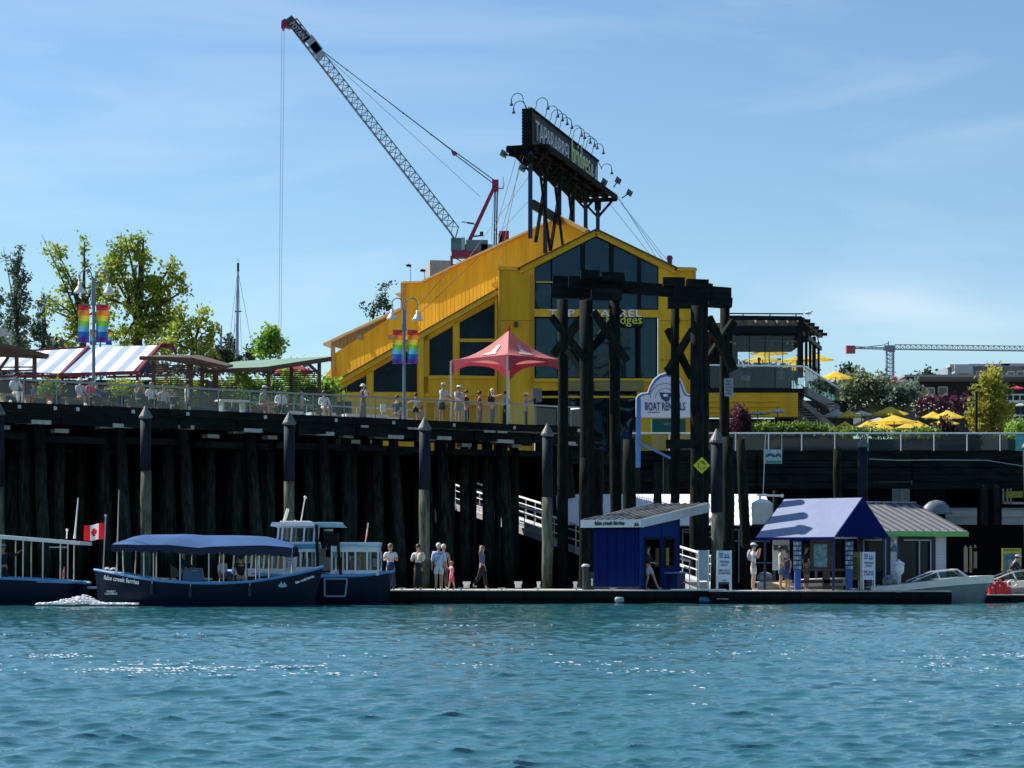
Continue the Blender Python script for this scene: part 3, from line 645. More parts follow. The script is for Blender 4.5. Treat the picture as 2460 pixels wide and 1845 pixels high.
for x in range(812, 1392, 9):
    yt = 828 + (x - 783) * (741 - 828) / 188 if x < 971 else (680 if x < 1018 else (678 + (x - 1018) * (628 - 678) / 102 if x < 1120 else 628 + (x - 1120) * (522 - 628) / 227))
    if x > 1347: yt = 522 + (x - 1347) * .5
    rb.beam(bp_(x, yt + 6, -.002), bp_(x, 960, -.001), .02, .004)
rb.build('wall_batten', yellow, rest, kind='stuff')
rt = MB()
for a, b in (((783, 828), (971, 741)), ((971, 679), (1018, 678)), ((1018, 678), (1347, 522)), ((1347, 522), (1412, 552))):
    A, B = bp_(*a), bp_(*b); rt.poly([A, B, B + SW * 12, A + SW * 12], (0, 0, .05))
rt.build('rear_roof', mat('roof_metal', (0.30, 0.19, 0.06), 0.6, var=.2), rest)
for x, y in ((868, 811), (941, 811)): MB().box(bp_(x, y, -.12), (.3, .25, .3)).build('vent_hood', mat('vent_metal', (.3, .28, .24), .6), rest)
# right hand yellow pieces
MB().poly([fp(1756, 735, 9), fp(1786, 733, 9), fp(1786, 770, 9), fp(1756, 770, 9)], (.5, 1, 0)).build('stair_bulkhead', mat('orange_cladding', (.52, .26, .03), .6), rest)
MB().box(fp(1800, 972, .6), (236 * RY / F, .8, 58 * RY / F)).build('lower_wall', yellow, rest)
MB().box(fp(1800, 1045, 2.4), (260 * RY / F, .3, 90 * RY / F)).build('lower_window_band', glass_dark, rest)
for y in (964, 976, 990): MB().beam(fp(1700, y, .15), fp(1875, y, .15), .08, .05).build('wall_rail', yellow_trim, rest)
MB().lathe(fp(1618, 640, 3), [(.145, -.4), (.145, .82), (.185, .84), (.185, .95), (.15, .97), (.15, 1.04)], 12).build('chimney_pipe', mat('magenta_red_pipe', (.33, .01, .05), .5), rest)
lb = MB(); lb.beam(W(1117, 948, 125), W(1117, 948, 125), .1)
# rooftop plant
gx = tag(MB().box(W(1051, 667, 156), (50 * 156 / F, 2.5, 72 * 156 / F), 0.2).build('rooftop_unit', mat('grey_metal_box', (.30, .33, .34), .6, var=.1)), 'grey metal box unit standing on the roof below the crane', 'roof unit')
for px, y in ((986, 638), (1020, 650)):
    t = thing('roof_light', 'thin rooftop light pole, %s of the pair left of the grey roof box' % ('taller left one' if px < 1000 else 'shorter right one'), 'light pole', W(px, 700, 152), 0, 'rooftop light poles')
    MB().tube([W(px, 690, 152), W(px, y - 2, 152)], .035, 5).build('pole', steel, t)
    MB().box(W(px - 4, y, 152), (.35, .25, .14)).poly([W(px - 11, y, 152), W(px - 4, y - 5, 152), W(px - 2, y + 3, 152)], (0, .2, 0)).build('lamp_head', black, t)

# ------------------------------------------------------------ covered terrace on the right
ter = thing('roof_terrace', 'glazed black framed terrace with glass balustrade on the restaurant upper floor', 'terrace', (14, 128, 12))
TY = 127.0; T0 = 1700
def tp(px, py, Y=TY): return W(px, py, Y)
def side(s, py0):     # along the receding right side from the front corner (px 1934)
    c = W(1934, py0, TY); return c + SW * s
MB().box(((tp(T0, 0).x + tp(1932, 0).x) / 2, TY + 8, tp(0, 945).z), (tp(1932, 0).x - tp(T0, 0).x, 16, 24 * TY / F)).build('floor_slab', black, ter)
fsl = MB(); fsl.beam(side(0, 940), side(16, 940), .3, .5); fsl.build('floor_edge', mat('grey_steel_edge', (.10, .11, .11), .6), ter)
for x0, x1 in ((1705, 1790), (1790, 1862), (1862, 1932)):
    MB().poly([tp(x0 + 1, 932), tp(x1 - 1, 932), tp(x1 - 1, 881), tp(x0 + 1, 879)]).build('balustrade_pane', rail_glass, ter)
MB().beam(tp(1705, 877), tp(1934, 880), .1, .1).build('balustrade_rail', alu, ter)
gs = glass_mat('green_glass', (.38, .62, .52), .35)
for i in range(9): MB().poly([side(i * 1.9 + .05, 936), side(i * 1.9 + 1.85, 936), side(i * 1.9 + 1.85, 883), side(i * 1.9 + .05, 883)]).build('side_pane', gs, ter)
MB().beam(side(0, 881), side(17.2, 881), .1, .1).build('side_rail', alu, ter)
# frame
fr = MB(); zt = tp(0, 765).z
MB().beam(tp(1745, 763, TY + .6), tp(1926, 765, TY + .6), .25, 10 * TY / F).build('roof_beam', black, ter)
MB().beam(tp(1745, 791, TY + .6), tp(1926, 792, TY + .6), .25, 17 * TY / F).build('lintel', black, ter)
MB().beam(tp(1745, 753, TY + .6), tp(1930, 754, TY + .6), .06, .07).build('top_bar', black, ter)
for x in (1785, 1850, 1912): MB().beam(tp(x, 753, TY + .6), tp(x, 760, TY + .6), .06).build('bar_post', black, ter)
for i, (s, w) in enumerate(((0, .32), (2.6, .16), (4.4, .16), (6.2, .22), (8.4, .14))):
    a = side(s, 0); MB().beam(V(a.x - .2, a.y + .6, tp(0, 905).z), V(a.x - .2, a.y + .6, tp(0, 770).z - (.25 * s * .18 if s else 0)), w, w).build('column', black, ter)
MB().beam(side(.2, 765) + V(-.2, .5, 0), side(9.2, 766) + V(-.2, .5, 0), .3, .3).build('side_roof_beam', black, ter)
MB().beam(side(.2, 796) + V(-.2, .5, 0), side(9.2, 800) + V(-.2, .5, 0), .2, .25).build('side_lintel', black, ter)
for i in range(5): MB().beam(side(.4 + 1.8 * i, 772) + V(-.2, .5, 0), side(1.2 + 1.8 * i, 790) + V(-.2, .5, 0), .06).build('lattice_bar', black, ter)
rk_ = MB()
for k in range(5):
    p = side(k * 2 + 1, 766); rk_.box(V(p.x - 2.0, p.y + .5, p.z + .05), (4.5, .12, .18))
rk_.build('rafter', black, ter)
# ruffled fabric under the roof
rows = []
for j in range(6):
    v = j / 5; row = []
    for i in range(61):
        u = i / 60; x = 1752 + u * 166; y = 768 + v * 17 + (4.5 * abs(math.sin(u * math.pi * 6.5)) if j > 0 else 0) * (1 - v * .3)
        row.append(W(x, y, TY + .9 + .5 * v + .3 * math.sin(u * math.pi * 13) * (1 - v)))
    rows.append(row)
MB().grid(rows).build('fabric_blind', mat('grey_fabric', (.45, .44, .38), .8, var=.15), ter, smooth=True)
for x in (1758, 1800, 1838, 1880, 1917): MB().beam(tp(x, 800, TY + 1.3), tp(x, 878, TY + 1.3), .04).build('glazing_bar', black, ter)
for x0, x1 in ((1758, 1800), (1800, 1838), (1838, 1880), (1880, 1917)): MB().poly([tp(x0, 802, TY + 1.32), tp(x1, 802, TY + 1.32), tp(x1, 930, TY + 1.32), tp(x0, 930, TY + 1.32)]).build('glazing_pane', clear_glass, ter)
MB().box(V(W(1835, 0, 133).x, 133, W(0, 815, 133).z), (4.4, 8, .80)).build('ceiling', mat('dark_interior', (.01, .012, .014), .9), ter)
MB().box(V(W(1800, 0, 139).x, 139, W(0, 915, 139).z), (5.4, .5, 1.7)).build('low_partition', mat('dark_interior', (.01, .012, .014), .9), ter)
MB().box(tp(1735, 860, TY + 6), (1.6, 3, 3.4)).build('inner_partition', mat('dark_interior', (.01, .012, .014), .9), ter)
bulb = MB()
for k in range(34):
    x = 1752 + k * 5 + rnd.uniform(-2, 2); bulb.ball(W(x, 818 + 7 * math.sin(k * .7) + rnd.uniform(-4, 6), TY + 3 + rnd.random() * 3), .07, 5)
tag(bulb.build('string_lights', mat('frosted_bulb', (.8, .78, .7), .4)), 'strings of small white bulbs hanging inside the glazed terrace', 'string lights')['kind'] = 'stuff'
sg = MB()
for a, b in (((1762, 817), (1918, 819)), ((1800, 808), (1835, 808)), ((1892, 808), (1918, 809))): sg.beam(W(*a, TY + 3), W(*b, TY + 3), .08, .06)
sg.build('ceiling_rail', alu, ter)
dr = []
for j in range(2):
    dr.append([W(1812 + i * 1.35, (881, 929)[j] + (0 if j else 0), TY + .5 + .12 * math.sin(i * 1.3)) for i in range(41)])
MB().grid(dr).build('draped_cloth', mat('grey_blue_cloth', (.16, .20, .23), .7, rgb2=(.03, .05, .07), scale=3, stretch=(3, 1, .5)), ter, smooth=True)
text('lettering', 'X100', .42, mat('faint_white_print', (.45, .5, .5), .6), ter, W(1779, 914, TY - .05), width=.55, ext=.003, shear=.3)
MB().poly([W(1862, 962, 145), W(2050, 962, 150), W(2050, 1090, 150), W(1862, 1090, 145)], (0, .3, 0)).build('lower_back_wall', mat('dark_interior', (.01, .012, .014), .9), ter)
# seagull on the terrace roof
gu = MB(); c = W(1942, 752, TY + 1); gu.ball(c, .12, 8, (1.7, .8, .75)); gu.ball(c + V(.19, 0, .11), .06, 7); gu.add([c + V(.24, -.02, .11), c + V(.31, 0, .1), c + V(.24, .02, .1)], [(0, 1, 2)]); gu.add([c + V(-.18, -.04, .02), c + V(-.36, 0, -.02), c + V(-.18, .04, 0)], [(0, 1, 2)])
gu.tube([c + V(0, -.03, -.07), c + V(0, -.03, -.2)], .012, 4); gu.tube([c + V(0, .03, -.07), c + V(0, .03, -.2)], .012, 4)
tag(gu.build('seagull', white_paint, smooth=True), 'white seagull perched on the right corner of the terrace roof', 'bird')
# stairs below the terrace
st = thing('outdoor_stair', 'dark steel stair slanting down under the glazed terrace', 'stairs', W(1950, 1000, 131))
a, b = W(1925, 965, 129), W(2010, 1035, 140)
MB().beam(a, b, .12, .4).build('stringer', mat('grey_steel_edge', (.10, .11, .11), .6), st); MB().beam(a + V(-1.2, .3, 0), b + V(-1.2, .3, 0), .12, .4).build('stringer', mat('grey_steel_edge', (.1, .1, .1), .6), st)
for k in range(12):
    p = a.lerp(b, k / 11); MB().box(p + V(-.6, .15, .1), (1.3, .3, .05)).build('tread', steel, st)
for k in (0, 1): MB().tube([a + V(-1.2 * k, .3 * k, 1), b + V(-1.2 * k, .3 * k, 1)], .03, 5).build('handrail', mat('brown_rail', (.25, .16, .05), .6), st)

# ------------------------------------------------------------ rooftop sign
SG = V(W(1274, 0, 128).x, 128, 0); SL = 17.6
def sp(s, z, off=0): n = V(SW.y, -SW.x, 0); p = SG + SW * s + n * off; return V(p.x, p.y, z)
sign = thing('rooftop_sign', 'long black rooftop sign with white lettering on a dark timber gantry', 'sign', sp(0, 22))
zb = EYE + (HOR - 352) * 128 / F; zt_ = EYE + (HOR - 261) * 128 / F
MB().poly([sp(0, zb), sp(SL, zb), sp(SL, zt_), sp(0, zt_)], V(-SW.y, SW.x, 0) * .5).build('board', mat('sign_black', (.008, .010, .014), .7, var=.3, scale=2), sign)
ed = MB()
for z in (zt_ + .03, ): ed.beam(sp(-.05, z, .05), sp(SL, z, .05), .1, .1)
ed.beam(sp(0, zb, .06), sp(0, zt_, .06), .12); ed.build('board_edge', wood_dark, sign)
for k in range(12): MB().box(sp(-.05, zb + .1 + k * .19, -.25), (.5, .08, .12), -.25).build('edge_bracket', wood_dark, sign)
bx = MB()
for k in range(40): bx.box(sp(.4 + k * .43, zt_ + .1, rnd.uniform(-.35, .0)), (.1, .12, rnd.uniform(.08, .22)))
bx.build('top_fitting', mat('pale_fitting', (.5, .5, .48), .6), sign, kind='stuff')
XD = (SW.x, SW.y, 0)
sw_ = mat('sign_letter_grey', (.55, .58, .60), .6, var=.1)
text('lettering', 'TAP&BARREL', 1.75, sw_, sign, sp(.9, zb + .55, .08), XD, width=8.6, ext=.04, bold=-.01)
text('lettering', 'bridges', 2.3, mat('sign_letter_green', (.55, .62, .30), .6, var=.1), sign, sp(9.9, zb + .75, .09), XD, width=5.0, ext=.04)
text('lettering', '& A', 1.8, sw_, sign, sp(15.2, zb + .5, .08), XD, width=1.9, ext=.04)
# platform
pm = MB()
for i in range(18):
    s0 = -.6 + i * 1.03
    if i in (2, 5, 8, 11, 14): pm.poly([sp(s0, zb, 1.25), sp(s0 + .5, zb, 1.25), sp(s0 + .5, zb, -1.3), sp(s0, zb, -1.3)], (0, 0, -.07))
    pm.poly([sp(s0 + .52, zb, 1.25), sp(s0 + 1.0, zb, 1.25), sp(s0 + 1.0, zb, -1.3), sp(s0 + .52, zb, -1.3)], (0, 0, -.07)) if i in (2, 5, 8, 11, 14) else pm.poly([sp(s0, zb, 1.25), sp(s0 + 1.0, zb, 1.25), sp(s0 + 1.0, zb, -1.3), sp(s0, zb, -1.3)], (0, 0, -.07))
pm.build('catwalk', wood_dark, sign)
for o in (1.2, .55, -.1, -.75, -1.25): MB().beam(sp(-.6, zb - .2, o), sp(SL + .4, zb - .2, o), .16, .28).build('joist', wood_dark, sign)
bases = []
for k in range(6):
    s = SL * k / 5.0; zf = [20.6, 20.2, 20.5, 19.8, 19.6, 19.4][k]
    MB().beam(sp(s, zb - .3), sp(s, zf), .26, .26).build('post', dkblue_steel, sign)
    MB().box(sp(s, zb - .75), (.42, .42, .5)).build('post_head', wood_dark, sign)
    for o in (-1.2, 1.2): MB().beam(sp(s, zb - .2, o), sp(s, zb - 1.5, 0), .14, .14).build('bracket', wood_dark, sign)
    MB().beam(sp(s, zb - .35, -1.3), sp(s, zb - .35, 1.3), .16, .26).build('cross_joist', wood_dark, sign)
for k in range(3):
    s = SL * k / 5.0; s2 = SL * (k + 1) / 5.0 if k < 2 else s + 1.5
    MB().beam(sp(s + .3, zb - .6, .4), sp(s + 1.2, 20.0, .9), .16, .16).build('brace', wood_dark, sign)
    MB().beam(sp(s + 1.6, zb - .6, .7), sp(s + .1, 20.4, .3), .16, .16).build('brace', wood_dark, sign)
z4 = EYE + (HOR - 492) * 128 / F
MB().beam(sp(-.1, z4, .2), sp(15.5, z4, .2), .2, .55).build('tie_beam', mat('tarred_beam', (.02, .022, .018), .8), sign)
def goose(s, h=1.0, off=-.3, dirn=1, tilt=0):
    p = sp(s, zt_, off); n = V(SW.y, -SW.x, 0) * dirn; pts = [p, p + V(0, 0, h * .5) + n * .25]
    for k in range(7):
        a = math.pi * (1 - k / 6); pts.append(p + V(0, 0, h * .6) + n * (.6 + .36 * math.cos(a)) + V(0, 0, .36 * math.sin(a)))
    t = MB().tube(pts, .026, 5).build('lamp_arm', mat('lamp_arm_grey', (.07, .09, .12), .6, spec=.1), sign)
    q = pts[-1]; MB().lathe(q + V(0, 0, -.42), [(.11, .06), (.10, .12), (.04, .26), (.03, .42)], 8).build('lamp_shade', dkblue_steel, t)
for s in (1.6, 4.0, 5.2, 6.4, 7.6, 10.2, 11.0, 12.6, 13.8, 14.6, 16.4): goose(s)
goose(.0, 1.0, -.2, -1); goose(.5, .4, -.2, -1); goose(SL, -.9, 0, 1)
def flood(p, ang, arm):
    f = MB().beam(p, p + V(*arm), .07); o = f.build('floodlight_arm', wood_dark, sign)
    q = p + V(*arm); b = MB(); b.poly([q + V(-.22, 0, -.02), q + V(.12, 0, -.22 + ang), q + V(.25, 0, .05), q + V(-.08, 0, .3)], (0, .35, 0)).build('floodlight', mat('floodlight_grey', (.12, .14, .15), .5), o)
flood(W(1250, 380, 128), 0, (-1.0, 0, .25)); flood(W(1275, 408, 128), 0, (-.5, 0, .1)); flood(W(1474, 450, 143), 0, (.3, 0, .45)); flood(W(1494, 476, 144), 0, (.5, 0, .35))
flood(W(1446, 448, 142), 0, (.15, 0, .3))
dw = MB()
for k in range(3):
    a, b = sp(SL * .8, 23.6 - k * .5), sp(SL, 23.4 - k * .6); dw.tube([a, (a + b) / 2 + V(0, 0, -.35), b], .015, 4)
dw.build('loose_cable', black, sign)
# guy wires
wires = [((1268, 290), (1200, 640), 128, 137), ((1258, 375), (1180, 640), 128, 137), ((1270, 425), (1110, 640), 128, 136), ((1272, 480), (1190, 570), 128, 136), ((1240, 380), (1188, 560), 129, 137)]
wires += [((1478, 462), (1583, 628), 144, 131), ((1485, 478), (1598, 632), 144, 131), ((1493, 488), (1612, 637), 144, 131), ((1465, 490), (1570, 622), 143, 131)]
gw = MB()
for a, b, ya, yb in wires: gw.tube([W(*a, ya), W(*b, yb)], .018, 4)
gw.build('guy_wire', steel, sign)
g2 = MB()
for a, b in (((1160, 618), (1036, 766)), ((1092, 648), (1080, 760))):
    pass
g2.tube([bp_(1159, 622, -.5), bp_(1036, 766, -1.5)], .03, 4); g2.tube([bp_(1094, 645, -.5), bp_(1044, 745, -1.8)], .03, 4)
g2.build('stay_cable', mat('rusty_cable', (.16, .08, .02), .8), sign)
# ------------------------------------------------------------ people
def skin_mesh(verts, edges, radii, m, sub=1, root=0):
    me = bpy.data.meshes.new('tmp'); me.from_pydata(verts, edges, []); me.update()
    o = bpy.data.objects.new('tmp', me); COL.objects.link(o)
    o.modifiers.new('s', 'SKIN')
    if not me.skin_vertices: me.attributes  # created by the modifier
    for i, sv in enumerate(me.skin_vertices[0].data):
        r = radii[i]; sv.radius = r if isinstance(r, (tuple, list)) else (r, r); sv.use_root = (i == root)
    if sub: s = o.modifiers.new('u', 'SUBSURF'); s.levels = sub; s.render_levels = sub
    dg = bpy.context.evaluated_depsgraph_get(); out = bpy.data.meshes.new_from_object(o.evaluated_get(dg))
    bpy.data.objects.remove(o); out.materials.clear(); out.materials.append(m)
    out.polygons.foreach_set('use_smooth', [True] * len(out.polygons)); return out
SKINS = {'light': (.55, .33, .24), 'tan': (.42, .24, .16), 'dark': (.20, .11, .07)}
def cmat(kind, rgb, rough=.8): return mat('%s_%02x%02x%02x' % ((kind,) + tuple(int(c * 255) for c in rgb)), rgb, rough, var=.12, scale=9, bump=.004)
def person(label, px, Y, z, h=1.7, yaw=0, top=(.7, .7, .7), bottom=(.02, .03, .06), legs='pants', hair=(.03, .02, .015), hairlen=0, hat=None, skin='light',
           sleeve=.5, arms=None, stance=None, lean=0.0, sit=False, items=(), fat=1.15, group=None, x=None, bald=False, toplong=0.0, shoes=(.5, .5, .5)):
    X = (px - PX0) * Y / F if x is None else x
    t = thing('person', label, 'person', (X, Y, z), R(yaw), group)
    sk = mat('skin_' + skin, SKINS[skin], .6, var=.06, scale=10)
    L_ = lambda v: (v[0] * h, v[1] * h, v[2] * h)
    hipz = .27 if sit else .52
    ly = -math.sin(lean); lz = math.cos(lean)
    def up(d, w=0.0, fy=0.0):    # point d above the pelvis along the leaning trunk
        return (w, ly * d + fy * lz, hipz + lz * d + fy * 0)
    P = {'pel': up(0), 'waist': up(.09), 'chest': up(.20), 'nb': up(.285), 'neck': up(.315), 'h0': up(.355, 0, -.012), 'h1': up(.40, 0, -.006), 'h2': up(.435, 0, 0)}
    shw = .106
    for s, k in ((-1, 'L'), (1, 'R')):
        P['sh' + k] = up(.262, s * shw)
        a = (arms or {}).get(k, ((.03, .01, -.165), (.035, -.03, -.30)))
        b = P['sh' + k]; P['el' + k] = (b[0] + s * a[0][0], b[1] + a[0][1], b[2] + a[0][2]); P['wr' + k] = (b[0] + s * a[1][0], b[1] + a[1][1], b[2] + a[1][2])
        P['hip' + k] = (s * .05, 0, hipz - .03)
        st = (stance or {}).get(k)
        if sit: kn, an = (s * .06, -.235, hipz + .01), (s * .06, -.245, .035)
        else: kn, an = (s * .055, -.012, .275), (s * .06, .01, .04)
        if st: kn = (s * st[0][0], st[0][1], st[0][2]); an = (s * st[1][0], st[1][1], st[1][2])
        P['kn' + k] = kn; P['an' + k] = an; P['toe' + k] = (an[0] + s * .012, an[1] - .075, max(.014, an[2] - .025))
    rad = {'pel': (.062, .052), 'waist': (.056, .042), 'chest': (.070, .048), 'nb': (.035, .032), 'neck': (.027, .027), 'h0': (.038, .042), 'h1': (.050, .060), 'h2': (.038, .046),
           'sh': .035, 'el': .026, 'wr': .017, 'hip': .056, 'kn': .036, 'an': .022, 'toe': .019}
    keys = ['pel', 'waist', 'chest', 'nb', 'neck', 'h0', 'h1', 'h2']; edges = [(i, i + 1) for i in range(7)]
    vs = [P[k] for k in keys]; rs = [rad[k] for k in keys]; ix = {k: i for i, k in enumerate(keys)}
    def addv(k, p, r, frm): ix[k] = len(vs); vs.append(p); rs.append(r); edges.append((ix[frm], ix[k]))
    for k in 'LR':
        addv('sh' + k, P['sh' + k], rad['sh'], 'chest'); addv('el' + k, P['el' + k], rad['el'], 'sh' + k); addv('wr' + k, P['wr' + k], rad['wr'], 'el' + k)
        e, w = Vector(P['el' + k]), Vector(P['wr' + k]); d = (w - e).normalized(); sd = d.cross(Vector((0, 1, 0.2))).normalized(); s = -1 if k == 'L' else 1
        pm_ = w + d * .028; addv('pm' + k, tuple(pm_), (.014, .011), 'wr' + k)
        for fi, (o, ln) in enumerate(((-.013, .033), (-.0045, .040), (.0045, .037), (.013, .028))):
            a = pm_ + d * .006 + sd * o; b = a + d * ln + Vector((0, -.008, -.004)); n = 'f%d%s' % (fi, k)
            addv(n, tuple(a + d * .008), .0045, 'pm' + k); addv(n + 'b', tuple(b), .0038, n)
        a = w + d * .012 + sd * .018; addv('th' + k, tuple(a), .005, 'wr' + k); addv('thb' + k, tuple(a + d * .024 + sd * .006), .0042, 'th' + k)
        addv('hip' + k, P['hip' + k], rad['hip'], 'pel'); addv('kn' + k, P['kn' + k], rad['kn'], 'hip' + k)
        kk, aa = Vector(P['kn' + k]), Vector(P['an' + k]); cf = kk.lerp(aa, .35) + Vector((0, .008, 0)); addv('cf' + k, tuple(cf), .031, 'kn' + k)
        addv('an' + k, P['an' + k], rad['an'], 'cf' + k); addv('toe' + k, P['toe' + k], rad['toe'], 'an' + k)
    sc = lambda rr: [(r[0] * h * (fat if i < 3 else 1), r[1] * h * (fat if i < 3 else 1)) if isinstance(r, tuple) else r * h for i, r in enumerate(rr)]
    put('body', skin_mesh([L_(v) for v in vs], edges, sc(rs), sk), t, True)
    # face
    hc = Vector(L_(P['h1'])); fb = MB()
    for s in (-1, 1): fb.ball(hc + V(s * .018 * h, -.049 * h, .002 * h), .006 * h, 5)
    fb.box(hc + V(0, -.051 * h, -.026 * h), (.022 * h, .006 * h, .005 * h)); put('face_features', fb.mesh('face', mat('eye_dark', (.05, .02, .02), .5)), t, True)
    nb = MB(); nb.add([hc + V(-.008 * h, -.048 * h, -.014 * h), hc + V(.008 * h, -.048 * h, -.014 * h), hc + V(0, -.047 * h, .006 * h), hc + V(0, -.066 * h, -.012 * h)], [(0, 1, 3), (1, 2, 3), (2, 0, 3), (0, 2, 1)])
    for s in (-1, 1): nb.ball(hc + V(s * .047 * h, .002 * h, -.006 * h), .011 * h, 5, (.5, 1, 1.2))
    put('nose_and_ears', nb.mesh('nose', sk), t, True)
    # hair
    if not bald:
        hm = MB(); hm.ball(hc + V(0, .010 * h, .014 * h), .062 * h, 9, (.93, 1.02, .96))
        if hairlen:
            hm.lathe(hc + V(0, .018 * h, 0), [(.052 * h, 0), (.054 * h, -.03 * h), (.050 * h, -hairlen * .6 * h), (.028 * h, -hairlen * h)], 9, 1, .72)
        put('hair', hm.mesh('hair', cmat('hair', hair, .6), True), t, True)
    if hat:
        kd, hcx = hat; b = MB(); hh = hc + V(0, .004 * h, .022 * h)
        b.lathe(hh, [(.060 * h, -.004 * h), (.060 * h, .018 * h), (.045 * h, .042 * h), (.012 * h, .048 * h)], 12, .98, 1.08)
        if kd == 'cap': b.poly([hh + V(-.045 * h, -.045 * h, 0), hh + V(.045 * h, -.045 * h, 0), hh + V(.030 * h, -.105 * h, -.006 * h), hh + V(-.030 * h, -.105 * h, -.006 * h)], (0, 0, .006 * h))
        else: b.lathe(hh, [(.056 * h, .004 * h), (.092 * h, -.020 * h), (.090 * h, -.026 * h), (.054 * h, -.004 * h)], 12)
        put('hat', b.mesh('hat', cmat('hat', hcx), True), t, True)
    # top
    g = 1.16
    kv = ['pel', 'waist', 'chest', 'nb']; v2 = [P[k] for k in kv]; r2 = [tuple(c * g * fat for c in rad[k]) for k in kv]; e2 = [(0, 1), (1, 2), (2, 3)]
    v2[3] = up(.275); r2[3] = (.045, .038)
    if toplong: v2.insert(0, up(-toplong)); r2.insert(0, (.070 * fat, .055 * fat)); e2.append((3, 4))
    ci = len(v2) - 2
    for k in 'LR':
        a = len(v2); v2.append(P['sh' + k]); r2.append(.043); e2.append((ci, a))
        if sleeve > 0:
            s0, s1, s2 = Vector(P['sh' + k]), Vector(P['el' + k]), Vector(P['wr' + k])
            if sleeve <= .5: v2.append(tuple(s0.lerp(s1, max(.3, sleeve * 1.7)))); r2.append(.038); e2.append((a, a + 1))
            else:
                v2.append(tuple(s1)); r2.append(.029); e2.append((a, a + 1)); v2.append(tuple(s1.lerp(s2, (sleeve - .5) * 1.9))); r2.append(.022); e2.append((a + 1, a + 2))
    put('shirt', skin_mesh([L_(v) for v in v2], e2, [tuple(c * h for c in r) if isinstance(r, tuple) else r * h for r in r2], cmat('cloth', top)), t, True)
    # bottom
    bm = cmat('cloth', bottom)
    if legs in ('pants', 'shorts'):
        v3 = [up(.05), P['pel']]; r3 = [(.066 * fat, .052 * fat), (.070 * fat, .058 * fat)]; e3 = [(0, 1)]
        for k in 'LR':
            a = len(v3); v3.append(P['hip' + k]); r3.append(.064); e3.append((1, a)); v3.append(P['kn' + k] if legs == 'pants' else tuple(Vector(P['hip' + k]).lerp(Vector(P['kn' + k]), .86))); r3.append(.048 if legs == 'pants' else .053); e3.append((a, a + 1))
            if legs == 'pants': v3.append(tuple(Vector(P['kn' + k]).lerp(Vector(P['an' + k]), .86))); r3.append(.033); e3.append((a + 1, a + 2))
        put('trousers' if legs == 'pants' else 'shorts', skin_mesh([L_(v) for v in v3], e3, [tuple(c * h for c in r) if isinstance(r, tuple) else r * h for r in r3], bm), t, True)
    else:
        zl = {'skirt': .30, 'long': .07, 'dress': .26}[legs]; b = MB()
        b.lathe((0, 0, 0), [(.062 * h * fat, (hipz + .07) * h), (.078 * h * fat, (hipz - .02) * h), (.088 * h * fat, (hipz * .5 + zl * .5) * h), (.10 * h * fat, zl * h)], 14, 1, .8)
        put('skirt', b.mesh('skirt', bm, True), t, True)
    sh = MB()
    for k in 'LR':
        a, b_ = Vector(L_(P['an' + k])), Vector(L_(P['toe' + k])); c = (a + b_) / 2; sh.ball(V(c.x, c.y - .012 * h, b_.z + .004 * h), .03 * h, 7, (.62, 1.75, .62))
        put('shoe', sh.mesh('shoe', cmat('shoe', shoes)), t, True); sh = MB()
    for it in items:
        kd, k, c = it; w = Vector(L_(P['wr' + k])) if k in 'LR' else Vector(L_(P['chest']))
        b = MB()
        if kd == 'phone': b.box(w + V(0, -.03 * h, .03 * h), (.045, .012, .09)); nm = 'phone'
        elif kd == 'bag': b.lathe(w + V(.02, 0, -.34), [(.10, 0), (.15, .1), (.12, .26), (.05, .34)], 8, 1, .45); nm = 'shoulder_bag'
        elif kd == 'pack': b.ball(w + V(0, .13, .02), .16, 8, (1, .7, 1.3)); nm = 'backpack'
        elif kd == 'strap': b.beam(Vector(L_(up(.27, -.08))) + V(0, .09, 0), Vector(L_(up(.05, .08))) + V(0, .11, 0), .035, .012); nm = 'shoulder_strap'
        elif kd == 'jacket':
            b.lathe((0, 0, (hipz - .12) * h), [(.085 * h, 0), (.088 * h, .06 * h), (.070 * h, .15 * h)], 10, 1, .8); nm = 'tied_jacket'
        o = put(nm, b.mesh(nm, cmat('cloth', c), kd != 'phone'), t, True)
    return t
A_DOWN = ((.03, .01, -.165), (.035, -.03, -.30))
A_HOLD = ((.035, -.03, -.16), (-.03, -.13, -.12))       # hands together at the chest
A_FACE = ((.045, -.07, -.12), (-.02, -.12, .03))        # hand at the face, phone or drink
A_RAIL = ((.03, -.09, -.14), (.02, -.20, -.20))
A_POINT = ((.02, -.13, -.02), (.02, -.27, .03))
A_HEAD = ((.10, .0, .02), (.03, -.01, .14))
A_LAP = ((.035, -.05, -.16), (-.02, -.17, -.19))
DZ = 0.49
DG = 'people on the floating dock'
WHITE = (.78, .78, .80)
dp = lambda lab, px, Y, **k: person(lab, px, Y, DZ, group=DG, **k)
dp('woman in white top and dark long skirt looking down, beside the ferry bow', 938, 79.9, h=1.74, yaw=10, top=WHITE, bottom=(.02, .04, .12), legs='long', hair=(.25, .15, .08), hairlen=.10, arms={'L': A_HOLD, 'R': A_HOLD}, items=(('jacket', 'L', WHITE),), sleeve=.4)
dp('woman with long black hair, open white jacket and black wide trousers', 1005, 80.2, h=1.72, yaw=-15, top=(.72, .72, .70), bottom=(.01, .01, .012), legs='long', hairlen=.17, arms={'L': A_HOLD, 'R': A_FACE}, sleeve=.85, toplong=.10, items=(('bag', 'R', (.62, .60, .40)),))
dp('man seen from behind in pale blue shirt and white shorts with dark strap', 1054, 79.8, h=1.76, yaw=180, top=(.55, .62, .85), bottom=(.62, .66, .66), legs='shorts', hair=(.7, .68, .65), sleeve=.6, fat=1.25, toplong=.06, items=(('strap', 'L', (.05, .06, .16)),), skin='tan')
